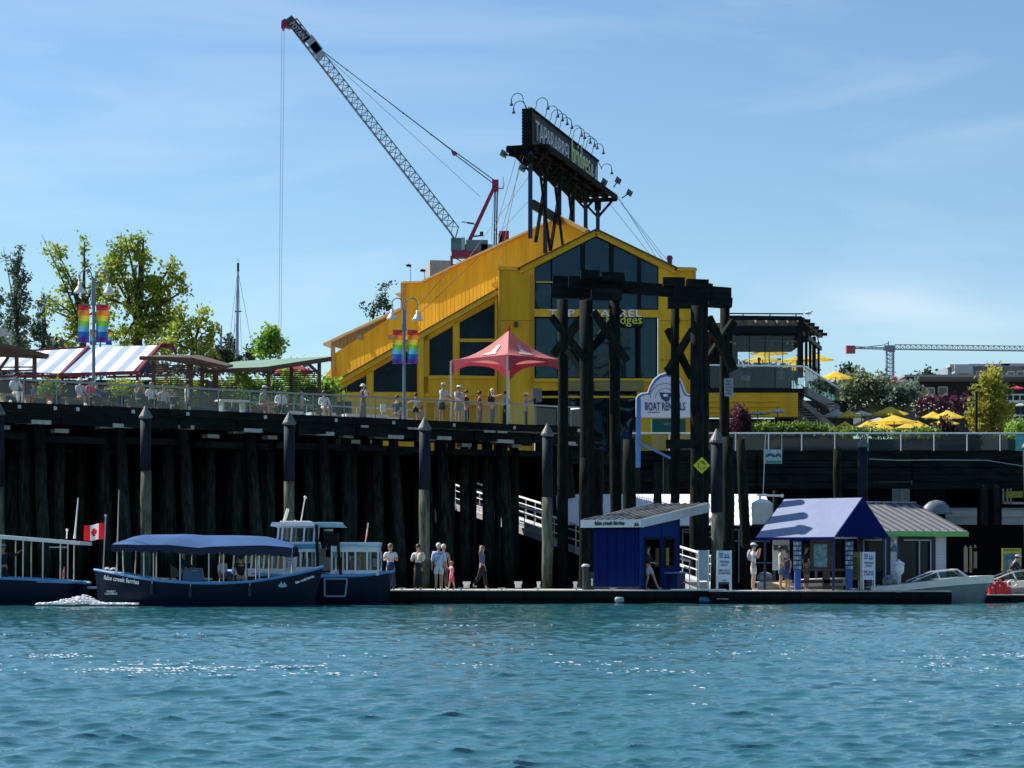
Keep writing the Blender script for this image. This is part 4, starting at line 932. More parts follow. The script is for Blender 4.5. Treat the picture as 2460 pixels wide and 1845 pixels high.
dp('fair haired person in sleeveless top half hidden behind the man in pale blue', 1066, 80.7, h=1.72, yaw=20, top=(.30, .28, .26), bottom=(.05, .07, .08), hair=(.70, .60, .38), sleeve=0, skin='tan')
dp('small child in pink top and bright pink skirt holding a hand', 1085, 80.2, h=1.08, yaw=-70, top=(.80, .35, .48), bottom=(.80, .08, .20), legs='skirt', hair=(.30, .16, .08), hairlen=.09, arms={'L': ((.05, -.05, -.08), (.10, -.10, .02)), 'R': A_DOWN}, stance={'L': ((.05, -.05, .27), (.05, -.10, .04)), 'R': ((.05, .04, .27), (.05, .09, .05))}, sleeve=.5)
dp('woman walking in patterned navy blouse and black trousers, hand on her hair', 1158, 80.2, h=1.66, yaw=75, top=(.10, .10, .18), bottom=(.008, .008, .01), hair=(.30, .15, .08), hairlen=.15, arms={'L': A_HEAD, 'R': A_DOWN}, stance={'L': ((.05, .06, .28), (.05, .20, .10)), 'R': ((.05, -.06, .28), (.05, -.08, .04))}, sleeve=.8, shoes=(.8, .8, .78))
dp('person in black top and pale shorts leaning in the ticket hut doorway', 1556, 80.9, h=1.68, yaw=60, top=(.012, .012, .016), bottom=(.50, .55, .62), legs='shorts', arms={'L': A_LAP, 'R': A_LAP}, stance={'R': ((.05, -.12, .30), (.06, -.22, .05)), 'L': ((.05, -.03, .27), (.05, .03, .04))}, sleeve=.85)
dp('man in white cap, white shirt and pale shorts drinking beside the leaning pile', 1810, 79.7, h=1.76, yaw=70, top=(.76, .77, .82), bottom=(.62, .60, .55), legs='shorts', hat=('cap', (.8, .8, .8)), arms={'L': A_FACE, 'R': A_FACE}, sleeve=.45, fat=1.1, items=(('pack', 'C', (.42, .34, .44)),), shoes=(.8, .8, .8))
dp('woman in pale sleeveless top and denim shorts with dark curly hair', 1876, 79.8, h=1.66, yaw=75, top=(.66, .68, .52), bottom=(.06, .12, .20), legs='shorts', hair=(.01, .01, .01), hairlen=.07, arms={'L': A_HOLD, 'R': A_HOLD}, sleeve=0, shoes=(.03, .02, .02), skin='tan')
dp('child in dark blue dress facing the woman in denim shorts', 1892, 80.6, h=1.50, yaw=-60, top=(.03, .06, .16), bottom=(.03, .06, .18), legs='dress', hair=(.12, .08, .05), hairlen=.06, sleeve=.3)
dp('man in black shirt and grey shorts standing under the blue awning', 1937, 80.6, h=1.72, yaw=110, top=(.012, .012, .018), bottom=(.16, .15, .14), legs='shorts', hair=(.01, .01, .01), sleeve=.45, fat=1.1)
person('person in dark jacket and black and white cap leaning beside the yellow boat poster', 2424, 82.6, .3, h=1.62, yaw=95, top=(.01, .012, .025), hat=('cap', (.6, .6, .62)), lean=.55, arms={'L': A_RAIL, 'R': A_RAIL}, sleeve=.8)
# on the wharf
WG = 'people on the high wharf'
def wp(lab, px, back, **k):
    q = wh(px, back); return person(lab, px, q.y, GZ, x=q.x, group=WG, **k)
def seat(px, back, z, w=.5):
    q = wh(px, back); return q
wp('man in white t-shirt and white trousers sitting at the left end of the wharf', 63, 1.1, h=1.75, yaw=40, sit=True, top=(.66, .70, .80), bottom=(.72, .72, .74), arms={'L': A_LAP, 'R': A_LAP}, skin='tan')
wp('woman in white sun hat and pale lilac top sitting beside the person in red', 222, 1.2, h=1.68, yaw=50, sit=True, top=(.66, .58, .74), bottom=(.30, .2, .15), hat=('sun', (.8, .78, .7)), hairlen=.05, arms={'L': A_LAP, 'R': A_LAP})
wp('person in bright red top sitting on the wharf bench', 253, 1.5, h=1.74, yaw=60, sit=True, top=(.72, .05, .05), bottom=(.01, .02, .05), hat=('cap', (.02, .02, .03)), arms={'L': A_LAP, 'R': A_LAP}, sleeve=.9, fat=1.15)
wp('person in dark blue jacket seen from behind, left of the wooden slat screen', 328, 3.0, h=1.70, yaw=180, sit=True, top=(.01, .02, .06), bottom=(.01, .015, .03), hat=('sun', (.03, .04, .06)), sleeve=.9, fat=1.2)
wp('woman with long hair in dark dress raising a phone', 362, 1.2, h=1.66, yaw=60, sit=True, top=(.10, .12, .10), bottom=(.01, .01, .012), hairlen=.14, hair=(.30, .22, .15), arms={'L': A_FACE, 'R': A_FACE}, items=(('phone', 'L', (.01, .01, .01)),), sleeve=.3)
wp('woman in white t-shirt sitting next to the woman raising a phone', 397, 1.3, h=1.66, yaw=20, sit=True, top=WHITE, bottom=(.01, .015, .02), hairlen=.12, hair=(.30, .20, .12), arms={'L': A_HOLD, 'R': A_LAP})
wp('dark haired person crouching low behind the railing near the slat wall', 500, 3.2, h=1.5, yaw=30, sit=True, top=(.02, .02, .03), bottom=(.01, .01, .02), hairlen=.12)
wp('man in green vest and white cap bending forward on a seat', 662, 1.3, h=1.80, yaw=70, sit=True, lean=.25, top=(.20, .30, .22), bottom=(.35, .18, .14), legs='shorts', hat=('cap', (.55, .58, .62)), arms={'L': A_RAIL, 'R': A_RAIL}, skin='tan', sleeve=.3)
wp('woman in loose white shirt and black skirt sitting left of the lamp post', 710, 1.3, h=1.68, yaw=10, sit=True, top=WHITE, bottom=(.01, .01, .02), hairlen=.12, arms={'L': A_LAP, 'R': A_LAP}, sleeve=.9)
wp('woman in white top and long white skirt sitting alone on the wharf edge', 812, 1.2, h=1.66, yaw=20, sit=True, top=WHITE, bottom=(.70, .66, .76), legs='dress', hairlen=.06, arms={'L': A_LAP, 'R': A_LAP}, sleeve=.6)
wp('woman in bucket hat and long brown coat photographing beside the lamp post', 909, 1.3, h=1.64, yaw=70, top=(.15, .11, .09), bottom=(.11, .08, .07), legs='long', hat=('sun', (.70, .70, .62)), hairlen=.08, arms={'L': A_FACE, 'R': A_FACE}, items=(('phone', 'L', (.01, .01, .01)), ('bag', 'L', (.6, .5, .45))), sleeve=.9, toplong=.2)
wp('child seen from behind in white t-shirt and dark shorts by the railing', 1028, 1.0, h=1.32, yaw=170, top=(.62, .68, .75), bottom=(.01, .02, .05), legs='shorts', arms={'L': A_DOWN, 'R': ((.06, -.04, -.10), (.16, -.10, -.10))})
wp('small child in grey top crouching beside the child in white t-shirt', 1050, 1.3, h=1.0, yaw=180, top=(.4, .42, .36), bottom=(.3, .25, .25), sit=True, sleeve=.6)
wp('man in patterned white shirt and grey shorts leaning on the railing', 1085, .8, h=1.83, yaw=55, top=(.46, .54, .60), bottom=(.05, .08, .10), legs='shorts', hat=('cap', (.5, .48, .4)), lean=.12, arms={'L': A_RAIL, 'R': A_RAIL}, skin='tan', toplong=.04, fat=1.1, bald=True)
wp('man in white cap and blue and white shirt leaning on the railing', 1127, .9, h=1.76, yaw=40, top=(.45, .48, .58), bottom=(.22, .27, .33), legs='shorts', hat=('cap', (.82, .82, .80)), lean=.1, arms={'L': A_RAIL, 'R': A_HOLD}, fat=1.25, skin='tan')
wp('person in magenta top beside the pointing man', 1200, 1.6, h=1.62, yaw=80, top=(.40, .03, .12), bottom=(.30, .07, .14), hair=(.02, .02, .02), hairlen=.05, sleeve=.6)
wp('grey haired man in dark vest pointing to the right under the red tent', 1216, 1.1, h=1.72, yaw=75, top=(.02, .02, .03), bottom=(.04, .07, .11), hair=(.6, .58, .55), arms={'L': A_POINT, 'R': A_HOLD}, sleeve=.3, items=(('pack', 'C', (.02, .02, .03)),), fat=1.15)
wp('woman in light blue blouse and black skirt under the red tent', 1254, 1.3, h=1.66, yaw=60, top=(.20, .38, .55), bottom=(.01, .01, .015), legs='long', hairlen=.03, arms={'L': A_HOLD, 'R': A_HOLD}, sleeve=.9, toplong=.06)
wp('woman in white sun hat and lilac cardigan photographing with both arms up', 1300, 1.2, h=1.64, yaw=80, top=(.46, .34, .60), bottom=(.02, .02, .04), hat=('sun', (.78, .78, .74)), hairlen=.05, arms={'L': ((.03, -.12, -.05), (.02, -.23, .06)), 'R': ((.03, -.12, -.05), (.02, -.23, .06))}, items=(('phone', 'L', (.01, .01, .02)), ('bag', 'R', (.01, .01, .02))), sleeve=.9)
for lab, px, bk, kw in (('person in black standing just left of the woman in magenta', 1180, 2.0, dict(top=(.015, .015, .02), bottom=(.02, .03, .05), yaw=70)),
    ('person in grey standing far back between the two market shrubs', 160, 9, dict(top=(.2, .2, .22), yaw=30)), ('person in blue standing below the dark red canopy frame', 290, 9, dict(top=(.08, .14, .3), yaw=-60)),
    ('person in white standing behind the white picnic table', 578, 5, dict(top=WHITE, yaw=90)), ('person in black sitting right of the woman in the loose white shirt', 752, 3.0, dict(top=(.02, .02, .03), yaw=-40, sit=True)),
    ('person in dark blue sitting beside the child in the white t-shirt', 1006, 1.8, dict(top=(.02, .04, .10), yaw=150, sit=True)), ('person in pale green standing behind the woman in the brown coat', 876, 5.5, dict(top=(.35, .42, .34), yaw=-90)),
    ('person in navy sitting between the person in red and the dark blue jacket', 285, 2.2, dict(top=(.02, .04, .12), yaw=60, sit=True)), ('person in light shirt sitting left of the dark haired crouching person', 455, 2.4, dict(top=(.5, .5, .48), yaw=20, sit=True))):
    wp(lab, px, bk, h=1.68, **kw)
# guests on the terrace
for px, lab, tp_, yw in ((1824, 'woman with long dark hair seated inside the glazed terrace', (.02, .02, .02), 90), (1898, 'guest in dark cap seated at the right end of the glazed terrace', (.03, .035, .04), 60), (1876, 'guest in grey top seated in the middle of the glazed terrace', (.25, .27, .28), 200)):
    person(lab, px, 131, 12.6 if px == 1824 else 12.15, h=1.7, yaw=yw, sit=True, top=tp_, hairlen=.14 if px == 1824 else 0, hat=('cap', (.02, .02, .02)) if px == 1898 else None, group='guests on the terrace', sleeve=.9)
# ------------------------------------------------------------ floating dock
dock_side = mat('dark_float', (.006, .007, .008), .8, var=.3, scale=2, spec=.08); dock_top = mat('worn_dock_boards', (.55, .52, .44), .85, var=.2, scale=4, stretch=(1, 6, 1))
dk_ = thing('floating_dock', 'long low floating dock with dark sides and pale edge board', 'dock', (0, 80, 0))
def dockpart(pa, pb, Y0, Y1, z=DZ):
    a, b = (pa - PX0) * Y0 / F, (pb - PX0) * Y0 / F
    MB().box(((a + b) / 2, (Y0 + Y1) / 2, z / 2 - .12), (b - a, Y1 - Y0, z + .12)).build('float', dock_side, dk_)
    n = int((b - a) / .30); w = (b - a) / n; me = MB().box((0, 0, 0), (w - .012, Y1 - Y0 + .04, .035)).mesh('plank', dock_top)
    if n > 300: n = 300
    for i in range(n):
        o = put('plank', me, dk_, True); o.location = (a + w * (i + .5) - dk_.location.x, (Y0 + Y1) / 2 - dk_.location.y + rnd.uniform(-.01, .01), z - .0155)
    k = int((b - a) / 1.2) + 1
    for i in range(k):
        w = (b - a) / k; MB().box((a + w * (i + .5), Y0 - .05, z - .16), (w - .02, .06, .22)).build('edge_board', mat('dark_edge_board', (.010, .011, .012), .8, var=.3, scale=3, spec=.08), dk_)
dockpart(932, 1700, 79.2, 82.8); dockpart(1704, 2286, 78.8, 82.2, .47)
dockpart(2288, 2620, 81.0, 83.5, .30)
MB().box(W(1672, 0, 79).to_2d().to_3d() + V(.1, .15, DZ + .02), (2.0, .2, .05)).build('edge_strip', white_paint, dk_)
for px, w, c, lab, y in ((1735, 36, (.8, .78, .66), 'fat white fender hanging at the dock corner', 1437), (1694, 30, (.03, .14, .28), 'blue fender hanging beside the white one at the dock corner', 1441), (1488, 22, (.25, .32, .34), 'small pale fender low on the dock side below the ticket hut', 1441), (2160, 18, (.5, .5, .45), 'grey fender under the motor boat stern', 1424)):
    f = MB(); c0 = W(px, y, 78.9); L2 = w * 79 / F / 2
    f.tube([c0 + V(-L2, 0, 0), c0 + V(-L2 * .75, 0, 0), c0 + V(L2 * .75, 0, -.01), c0 + V(L2, 0, -.01)], [.05, .11, .11, .05], 10)
    tag(f.build('fender', mat('fender_%d' % px, c, .5, var=.08), smooth=True), lab, 'fender', 'fenders on the dock')
for px in (965, 1108, 1205, 1292, 1385, 1472, 1895, 2050):
    c = W(px, 0, 79.45); z = DZ if px < 1700 else .47; f = MB(); f.box(V(c.x, c.y, z + .03), (.07, .07, .06)); f.beam(V(c.x - .14, c.y, z + .075), V(c.x + .14, c.y, z + .075), .045, .03)
    where = {965: 'by the woman in the dark long skirt', 1108: 'right of the pink child', 1205: 'right of the walking woman', 1292: 'near the mooring pile left of the ticket hut', 1385: 'left of the grey bollard box', 1472: 'in front of the ticket hut', 1895: 'at the feet of the woman in denim shorts', 2050: 'left of the motor boat stern'}[px]
    tag(f.build('cleat', steel), 'small metal cleat %s' % where, 'cleat', 'mooring cleats on the dock')
for px, w in ((1121, 18), (1245, 19), (1294, 9), (1382, 10)):
    c = W(px, 1400, 82.4); f = MB().box(c, (w * 82.4 / F, .25, .10)).box(c + V(0, 0, -.12), (w * 82.4 / F * .8, .2, .14))
    tag(f.build('dock_step', white_paint), 'pale step box on the dark dock, %s' % {1121: 'between the pink child and the walking woman', 1245: 'right of the walking woman', 1294: 'just left of the mooring pile', 1382: 'left of the grey bollard box'}[px], 'step box', 'step boxes on the dock')
bo = thing('utility_post', 'short dark round topped utility post left of the blue ticket hut', 'post', W(1407, 0, 80).xyz)
bo.location.z = DZ
MB().lathe((W(1407, 0, 80).x, 80, DZ), [(.13, 0), (.13, .78), (.15, .8), (.15, .86), (.10, .92)], 12).build('post_body', mat('dark_plastic', (.02, .025, .025), .5), bo)
MB().lathe((W(1407, 0, 80).x, 80, DZ + .86), [(.16, 0), (.15, .05), (.08, .1)], 12).build('post_cap', mat('pale_cap', (.45, .5, .48), .5), bo)
MB().box((W(1421, 0, 80).x, 80.1, DZ + .33), (.2, .2, .66)).build('side_box', mat('dark_plastic', (.02, .025, .025), .5), bo)
MB().tube([(W(1422, 0, 80).x, 79.97, DZ + .15), (W(1422, 0, 80).x, 79.97, DZ + .42)], .03, 6).build('light_strip', white_paint, bo)

# ------------------------------------------------------------ ticket hut
hut = thing('ticket_hut', 'royal blue ticket hut with slanted white edged roof and open door', 'hut', (4.69, 79.9, DZ))
hc0 = V((1536 - PX0) * 79.9 / F, 79.9, 0); hl = V(-.866, .5, 0); hr_ = V(.5, .866, 0); LL, RL = 1.95, 3.4
hz = lambda s: 2.78 + .12 * s + 0   # wall top height s metres back
hw = mat('shaded_blue_siding', (.001, .012, .10), .7, var=.1, spec=.08); hw2 = mat('lit_blue_siding', (.002, .032, .19), .6, spec=.10, var=.1)  # same blue siding twice, its shaded and lit tone put into the colour
def hp(l, r, z): return hc0 + hl * l + hr_ * r + V(0, 0, z)
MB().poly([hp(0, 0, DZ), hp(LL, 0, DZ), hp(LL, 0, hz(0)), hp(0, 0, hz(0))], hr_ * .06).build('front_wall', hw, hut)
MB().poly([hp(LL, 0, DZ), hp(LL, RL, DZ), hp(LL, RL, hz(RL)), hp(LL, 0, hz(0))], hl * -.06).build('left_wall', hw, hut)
MB().poly([hp(0, RL, DZ), hp(LL, RL, DZ), hp(LL, RL, hz(RL)), hp(0, RL, hz(RL))], hr_ * -.06).build('back_wall', mat('hut_interior', (.01, .012, .03), .8), hut)
sw2 = MB()
def sp2(r0, r1, z0, z1a, z1b): sw2.poly([hp(0, r0, z0), hp(0, r1, z0), hp(0, r1, z1b), hp(0, r0, z1a)], hl * .06)
sp2(0, .40, DZ, hz(0), hz(.40)); sp2(.40, 1.75, 2.42, hz(.40), hz(1.75)); sp2(1.75, 2.05, DZ, hz(1.75), hz(2.05)); sp2(2.05, 2.95, DZ, 1.35, 1.35); sp2(2.05, 2.95, 2.42, hz(2.05), hz(2.95)); sp2(2.95, RL, DZ, hz(2.95), hz(RL))
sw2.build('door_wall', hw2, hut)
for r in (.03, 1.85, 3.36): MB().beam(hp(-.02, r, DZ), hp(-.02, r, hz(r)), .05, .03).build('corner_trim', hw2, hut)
wf = MB()
for a, b in (((2.07, 1.35), (2.93, 1.35)), ((2.93, 1.35), (2.93, 2.42)), ((2.93, 2.42), (2.07, 2.42)), ((2.07, 2.42), (2.07, 1.35))): wf.beam(hp(-.02, *a), hp(-.02, *b), .09, .09)
wfo = wf.build('window', black, hut); MB().poly([hp(.03, 2.08, 1.37), hp(.03, 2.92, 1.37), hp(.03, 2.92, 2.40), hp(.03, 2.08, 2.40)]).build('pane', clear_glass, wfo)
MB().box(hp(.3, 2.5, 1.7), (.5, .5, .7)).build('display_board', mat('mustard_panel', (.45, .36, .06), .6), hut)
df = MB(); df.beam(hp(-.02, .43, DZ), hp(-.02, .43, 2.4), .06, .08); df.beam(hp(-.02, 1.72, DZ), hp(-.02, 1.72, 2.4), .06, .08); df.beam(hp(-.02, .43, 2.4), hp(-.02, 1.72, 2.4), .06, .08); df.build('door_frame', black, hut)
hi = MB(); hi.tube([hp(.9, .85, 2.28), hp(.9, 1.35, 2.12)], .06, 6); hi.tube([hp(.9, .85, 2.20), hp(.9, 1.35, 2.04)], .05, 6); hi.build('hanging_paper', white_paint, hut)
MB().box(hp(-.25, 2.6, DZ + .62), (1.1, .45, .06), R(60)).build('bench_top', light_blue, hut); MB().box(hp(-.2, 2.8, DZ + .3), (.7, .35, .58), R(60)).build('bench_box', mat('deep_blue_box', (.01, .04, .18), .5), hut)
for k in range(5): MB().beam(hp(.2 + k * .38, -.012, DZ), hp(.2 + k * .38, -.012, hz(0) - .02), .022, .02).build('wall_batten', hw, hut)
MB().beam(hp(-.02, 0, DZ + .06), hp(LL, -.02, DZ + .06), .03, .12).build('skirting', mat('hut_scuffed_base', (.02, .03, .07), .8, var=.4, scale=8), hut)
# roof slab rising to the back right, with deep fascias
ovf, ovl, ovr, ovb = .38, .30, .28, 2.1
zf = lambda r: 3.06 + .125 * (r + ovf)
ro = MB(); q = [(-ovr, -ovf), (LL + ovl, -ovf), (LL + ovl, RL + ovb), (-ovr, RL + ovb)]
ro.poly([hp(l, r, zf(r)) for l, r in q], (0, 0, -.05)); rfo = ro.build('roof', mat('black_roof_metal', (.016, .018, .03), .35, var=.2), hut)
ribm = mat('roof_rib_shade_streaks', (.03, .032, .04), .4, rgb2=(.30, .31, .30), scale=.9)  # pile shade with a few sunlit streaks painted into the rib colour
for i in range(9):
    l = -ovr + .12 + i * .29; MB().beam(hp(l, -ovf, zf(-ovf) + .025), hp(l, RL + ovb, zf(RL + ovb) + .025), .07, .05).build('roof_rib', ribm, hut)
fa = mat('fascia_pale', (.55, .62, .66), .5, var=.08)
MB().poly([hp(-ovr, -ovf, zf(-ovf) + .03), hp(LL + ovl, -ovf, zf(-ovf) + .03), hp(LL + ovl, -ovf, zf(-ovf) - .26), hp(-ovr, -ovf, zf(-ovf) - .26)], hr_ * -.03).build('front_fascia', fa, hut)
MB().poly([hp(-ovr, -ovf, zf(-ovf) + .03), hp(-ovr, RL + ovb, zf(RL + ovb) + .03), hp(-ovr, RL + ovb, zf(RL + ovb) - .33), hp(-ovr, -ovf, zf(-ovf) - .27)], hl * -.03).build('side_fascia', fa, hut)
ltd = mat('navy_letter', (.01, .012, .04), .5)
text('lettering', 'false creek ferries', .21, ltd, hut, hp(LL - .30, -ovf - .05, zf(-ovf) - .17), -hl, width=1.25, ext=.008, bold=.008)
lg = MB(); c = hp(.02, -ovf - .05, zf(-ovf) - .17)
lg.poly([c, c - hl * .24, c - hl * .20 + V(0, 0, -.05), c - hl * .03 + V(0, 0, -.05)], hr_ * -.01); lg.poly([c - hl * .05, c - hl * .05 + V(0, 0, .09), c - hl * .12], hr_ * -.01); lg.poly([c - hl * .13, c - hl * .13 + V(0, 0, .1), c - hl * .2], hr_ * -.01)
lg.build('boat_logo', ltd, hut)

# ------------------------------------------------------------ gangway with white handrails
gw_ = thing('gangway', 'aluminium gangway with white handrails sloping down to the dock', 'gangway', (3, 100, 2))
GA, GB = W(1090, 1205, 116), W(1700, 1420, 83.0)
gd = (GB - GA); gn = gd.normalized(); side_ = V(gn.y, -gn.x, 0).normalized() * .75
for s in (-1, 1):
    o = side_ * s
    MB().tube([GA + o + V(0, 0, 1.15), GB + o + V(0, 0, 1.15)], .055, 6).build('handrail', white_paint, gw_)
    for k, zz in enumerate((.85, .45)): MB().tube([GA + o + V(0, 0, zz), GB + o + V(0, 0, zz)], .03, 6).build('mid_rail', alu, gw_)
    MB().beam(GA + o, GB + o, .08, .3).build('truss_chord', alu, gw_)
    for k in range(25): p = GA.lerp(GB, k / 24) + o; MB().tube([p, p + V(0, 0, 1.15)], .025, 5).build('stanchion', alu, gw_)
MB().poly([GA + side_, GB + side_, GB - side_, GA - side_], (0, 0, .05)).build('tread_deck', mat('grating', (.32, .32, .31), .6, var=.2), gw_)
for k in (3, 10, 17): p, q = GA.lerp(GB, k / 24), GA.lerp(GB, (k + 2.4) / 24); MB().poly([p + side_ + V(0, 0, .1), q + side_ + V(0, 0, .1), q + side_ + V(0, 0, .42), p + side_ + V(0, 0, .42)]).build('mesh_panel', mat('pale_mesh_panel', (.5, .46, .45), .6), gw_)
g = MB(); a, b, c = W(1640, 1398, 81.6), W(1702, 1398, 81.6), W(1702, 1421, 81.6); g.poly([a, b, c], (0, .3, 0)); tag(g.build('ramp_toe', mat('pale_ramp', (.55, .53, .48), .6)), 'pale wedge shaped ramp end touching the dock beside the ticket hut', 'ramp')

# ------------------------------------------------------------ sign boards on the dock
def aboard(px, Y, y0, y1, w, label, cat='sign', face=None, rows=True):
    t = thing('sandwich_board', label, cat, (W(px, 0, Y).x, Y, DZ), 0, 'white sign boards on the dock' if rows else None)
    S = Y / F; c = W(px, (y0 + y1) / 2, Y); wm, hm = w * S, (y1 - y0) * S
    MB().box(c, (wm, .03, hm)).build('panel', face or mat('sign_white', (.70, .70, .78), .5, var=.04), t)
    for s in (-1, 1):
        MB().beam(V(c.x + s * (wm / 2 - .02), Y - .01, DZ), V(c.x + s * (wm / 2 - .02), Y - .01, c.z + hm / 2), .045, .05).build('leg', white_paint, t)
        MB().beam(V(c.x + s * (wm / 2 - .02), Y + .5, DZ), V(c.x + s * (wm / 2 - .02), Y + .03, c.z + hm / 2), .04, .04).build('leg', white_paint, t)
    if rows:
        lb_ = mat('sign_logo_blue', (.03, .16, .34), .5); x0 = c.x - wm * .36; zt = c.z + hm / 2
        l_ = MB()
        for k in range(3): l_.box((x0 + wm * .14, Y - .02, zt - .10 - k * .07), (wm * .28, .006, .045))
        l_.poly([(x0 + wm * .34, Y - .022, zt - .22), (x0 + wm * .74, Y - .022, zt - .22), (x0 + wm * .68, Y - .022, zt - .28), (x0 + wm * .37, Y - .022, zt - .28)], (0, .004, 0))
        for k in range(2): l_.poly([(x0 + wm * (.38 + .18 * k), Y - .022, zt - .20), (x0 + wm * (.50 + .18 * k), Y - .022, zt - .20), (x0 + wm * (.40 + .18 * k), Y - .022, zt - .07)], (0, .004, 0))
        l_.build('logo', lb_, t)
        pr = mat('sign_print', (.12, .10, .22), .6)
        for k, (s, zz) in enumerate((('FERRIES', .44), ('ONLY', .55), ('KEEP BACK', .76), ('10 METRES', .86), ('NO', 1.12), ('STOPPING', 1.22))):
            text('lettering', s, .10, pr, t, (c.x, Y - .018, zt - zz), ext=.002, align='CENTER', bold=.004)
    return t
aboard(1740, 79.2, 1323, 1398, 35, 'white sign board with blue boat logo in front of the thick mooring pile')
aboard(2087, 79.6, 1326, 1393, 30, 'white sign board with blue boat logo between the blue kiosk and the motor boat')
t = aboard(2056, 80.6, 1326, 1393, 26, 'mustard yellow price board behind the right white sign board', rows=False, face=mat('mustard_board', (.22, .17, .03), .6, var=.2))
for k in range(7): MB().box(W(2052, 1342 + k * 7, 80.55) + V(0, -.02, 0), (.22, .01, .045)).build('price_line', mat('dark_print', (.05, .05, .02), .6), t)
t = aboard(1690, 79.5, 1322, 1395, 27, 'plain grey translucent panel board at the end of the gangway', rows=False, face=mat('grey_panel', (.33, .39, .44), .5, var=.1))

# ------------------------------------------------------------ kiosk with blue gable awning
ki = thing('awning_kiosk', 'open kiosk with a bright blue gable awning, map board and brochure racks', 'kiosk', (11.8, 80.5, .47))
kc = V(11.77, 79.2, 0); ka = V(-2.35, 1.8, 0); kb = V(2.43, 3.0, 0); ze, zr = 2.44, 3.92
def kp(a, b, z): return kc + ka * a + kb * b + V(0, 0, z)
cv = MB(); cv.poly([kp(-.02, -.02, ze), kp(1.1, -.02, ze), kp(1.1, .5, zr), kp(-.02, .5, zr)], (0, 0, -.03)); cvm = mat('awning_blue_canvas', (.25, .29, .42), .85, spec=.05, var=.06, scale=1.5)
cv.build('front_canopy', cvm, ki)
MB().poly([kp(-.02, 1.02, ze), kp(1.1, 1.02, ze), kp(1.1, .5, zr), kp(-.02, .5, zr)], (0, 0, -.03)).build('back_canopy', cvm, ki)
nv = mat('awning_navy_canvas', (.002, .010, .10), .8, spec=.05)
MB().poly([kp(-.03, -.02, ze), kp(-.03, 1.02, ze), kp(-.03, .5, zr)], kb * .002 - ka * .01).build('gable_canopy', nv, ki)
MB().poly([kp(1.1, -.02, ze), kp(1.1, 1.02, ze), kp(1.1, .5, zr)], ka * .01).build('gable_canopy', nv, ki)
MB().poly([kp(-.03, -.03, ze), kp(1.1, -.03, ze), kp(1.1, -.03, ze - .10), kp(-.03, -.03, ze - .10)], (0, -.01, 0)).build('valance', nv, ki)
MB().beam(kp(0, .22, ze + (zr - ze) * .44 + .01), kp(1.1, .22, ze + (zr - ze) * .44 + .01), .02, .015).build('seam', blue_canvas, ki)
for a, b in ((.02, .02), (1.0, .02), (.02, .98), (1.0, .98)): MB().beam(kp(a, b, .47), kp(a, b, ze), .09).build('post', mat('navy_post', (.01, .02, .08), .5), ki)
KY = 80.3
def kbx(px, py, w, hgt, d=.1, Y=KY): return MB().box(W(px, py, Y), (w * Y / F, d, hgt * Y / F))
kbx(1972, 1333, 52, 74, .12).build('map_frame', wood_brown, ki)
mp_ = kbx(1971, 1335, 32, 56, .02, KY - .09).build('map_sheet', mat('map_print', (.06, .20, .24), .6, rgb2=(.30, .42, .42), scale=6), ki)
kbx(1985, 1369, 112, 6, .5).build('counter_top', wood_brown, ki)
for px in (1985,): kbx(px, 1393, 16, 46, .3).build('counter_leg', wood_brown, ki)
kbx(1962, 1397, 122, 8, .3).build('bench_plank', wood_brown, ki)
for px, l in ((1916, 'left'), (2040, 'right')):
    r = thing('brochure_rack', 'tall blue rack full of white brochures on the %s side of the kiosk' % l, 'brochure rack', (W(px, 0, KY).x, KY - .3, .47), 0, 'brochure racks at the kiosk')
    kbx(px, 1393, 14, 48, .25, KY - .35).build('rack_base', mat('rack_blue', (.02, .10, .42), .5), r)
    kbx(px, 1335, 20, 72, .1, KY - .3).build('rack_back', mat('rack_dark', (.02, .04, .10), .5), r)
    for k in range(6):
        for j in (-1, 0, 1): MB().box(W(px + j * 6, 1306 + k * 11.5, KY - .42), (.075, .02, .12)).build('brochure', mat('brochure_%d' % ((k + j) % 3), ((.45, .52, .58), (.15, .25, .38), (.25, .35, .42))[(k + j) % 3], .6), r)
kbx(1876, 1330, 40, 80, .08, KY + 1.2).build('white_panel', white_paint, ki); kbx(1875, 1316, 34, 12, .09, KY + 1.15).build('panel_picture', mat('panel_print', (.08, .10, .12), .6), ki)

# ------------------------------------------------------------ white rental hut with grey metal roof
rh = thing('rental_hut', 'small white hut with grey standing seam roof and green fascia', 'hut', (15.5, 84, .4))
e = V(math.cos(R(22)), math.sin(R(22)), 0); n_ = V(e.y, -e.x, 0)          # along the eave, towards the viewer
ec = V((2122 - PX0) * 82.3 / F, 82.3, 0); zE, zR = 2.70, 3.85; run = 3.2
def ep(s, b, z): return ec + e * s - n_ * b + V(0, 0, z)
LE = 3.78
rm = mat('grey_seam_roof', (.27, .28, .29), .5, metal=.3, var=.06)
MB().poly([ep(-.1, 0, zE), ep(LE, 0, zE), ep(LE - .35, run, zR), ep(.1 - .4, run, zR)], (0, 0, -.05)).build('roof', rm, rh)
MB().poly([ep(LE, 0, zE), ep(LE + .15, run * 2, zE), ep(LE - .35, run, zR)], (0, 0, -.05)).build('roof_hip', rm, rh)
for i in range(11):
    s = -.05 + i * (LE / 10.2); MB().beam(ep(s, 0, zE + .03), ep(min(s - .3, LE - .4) if s > 0 else -.28, run, zR + .03), .03, .05).build('roof_seam', mat('dark_seam', (.06, .06, .065), .5), rh)
MB().beam(ep(-.3, run, zR + .04), ep(LE - .33, run, zR + .04), .15, .06).build('ridge_cap', rm, rh)
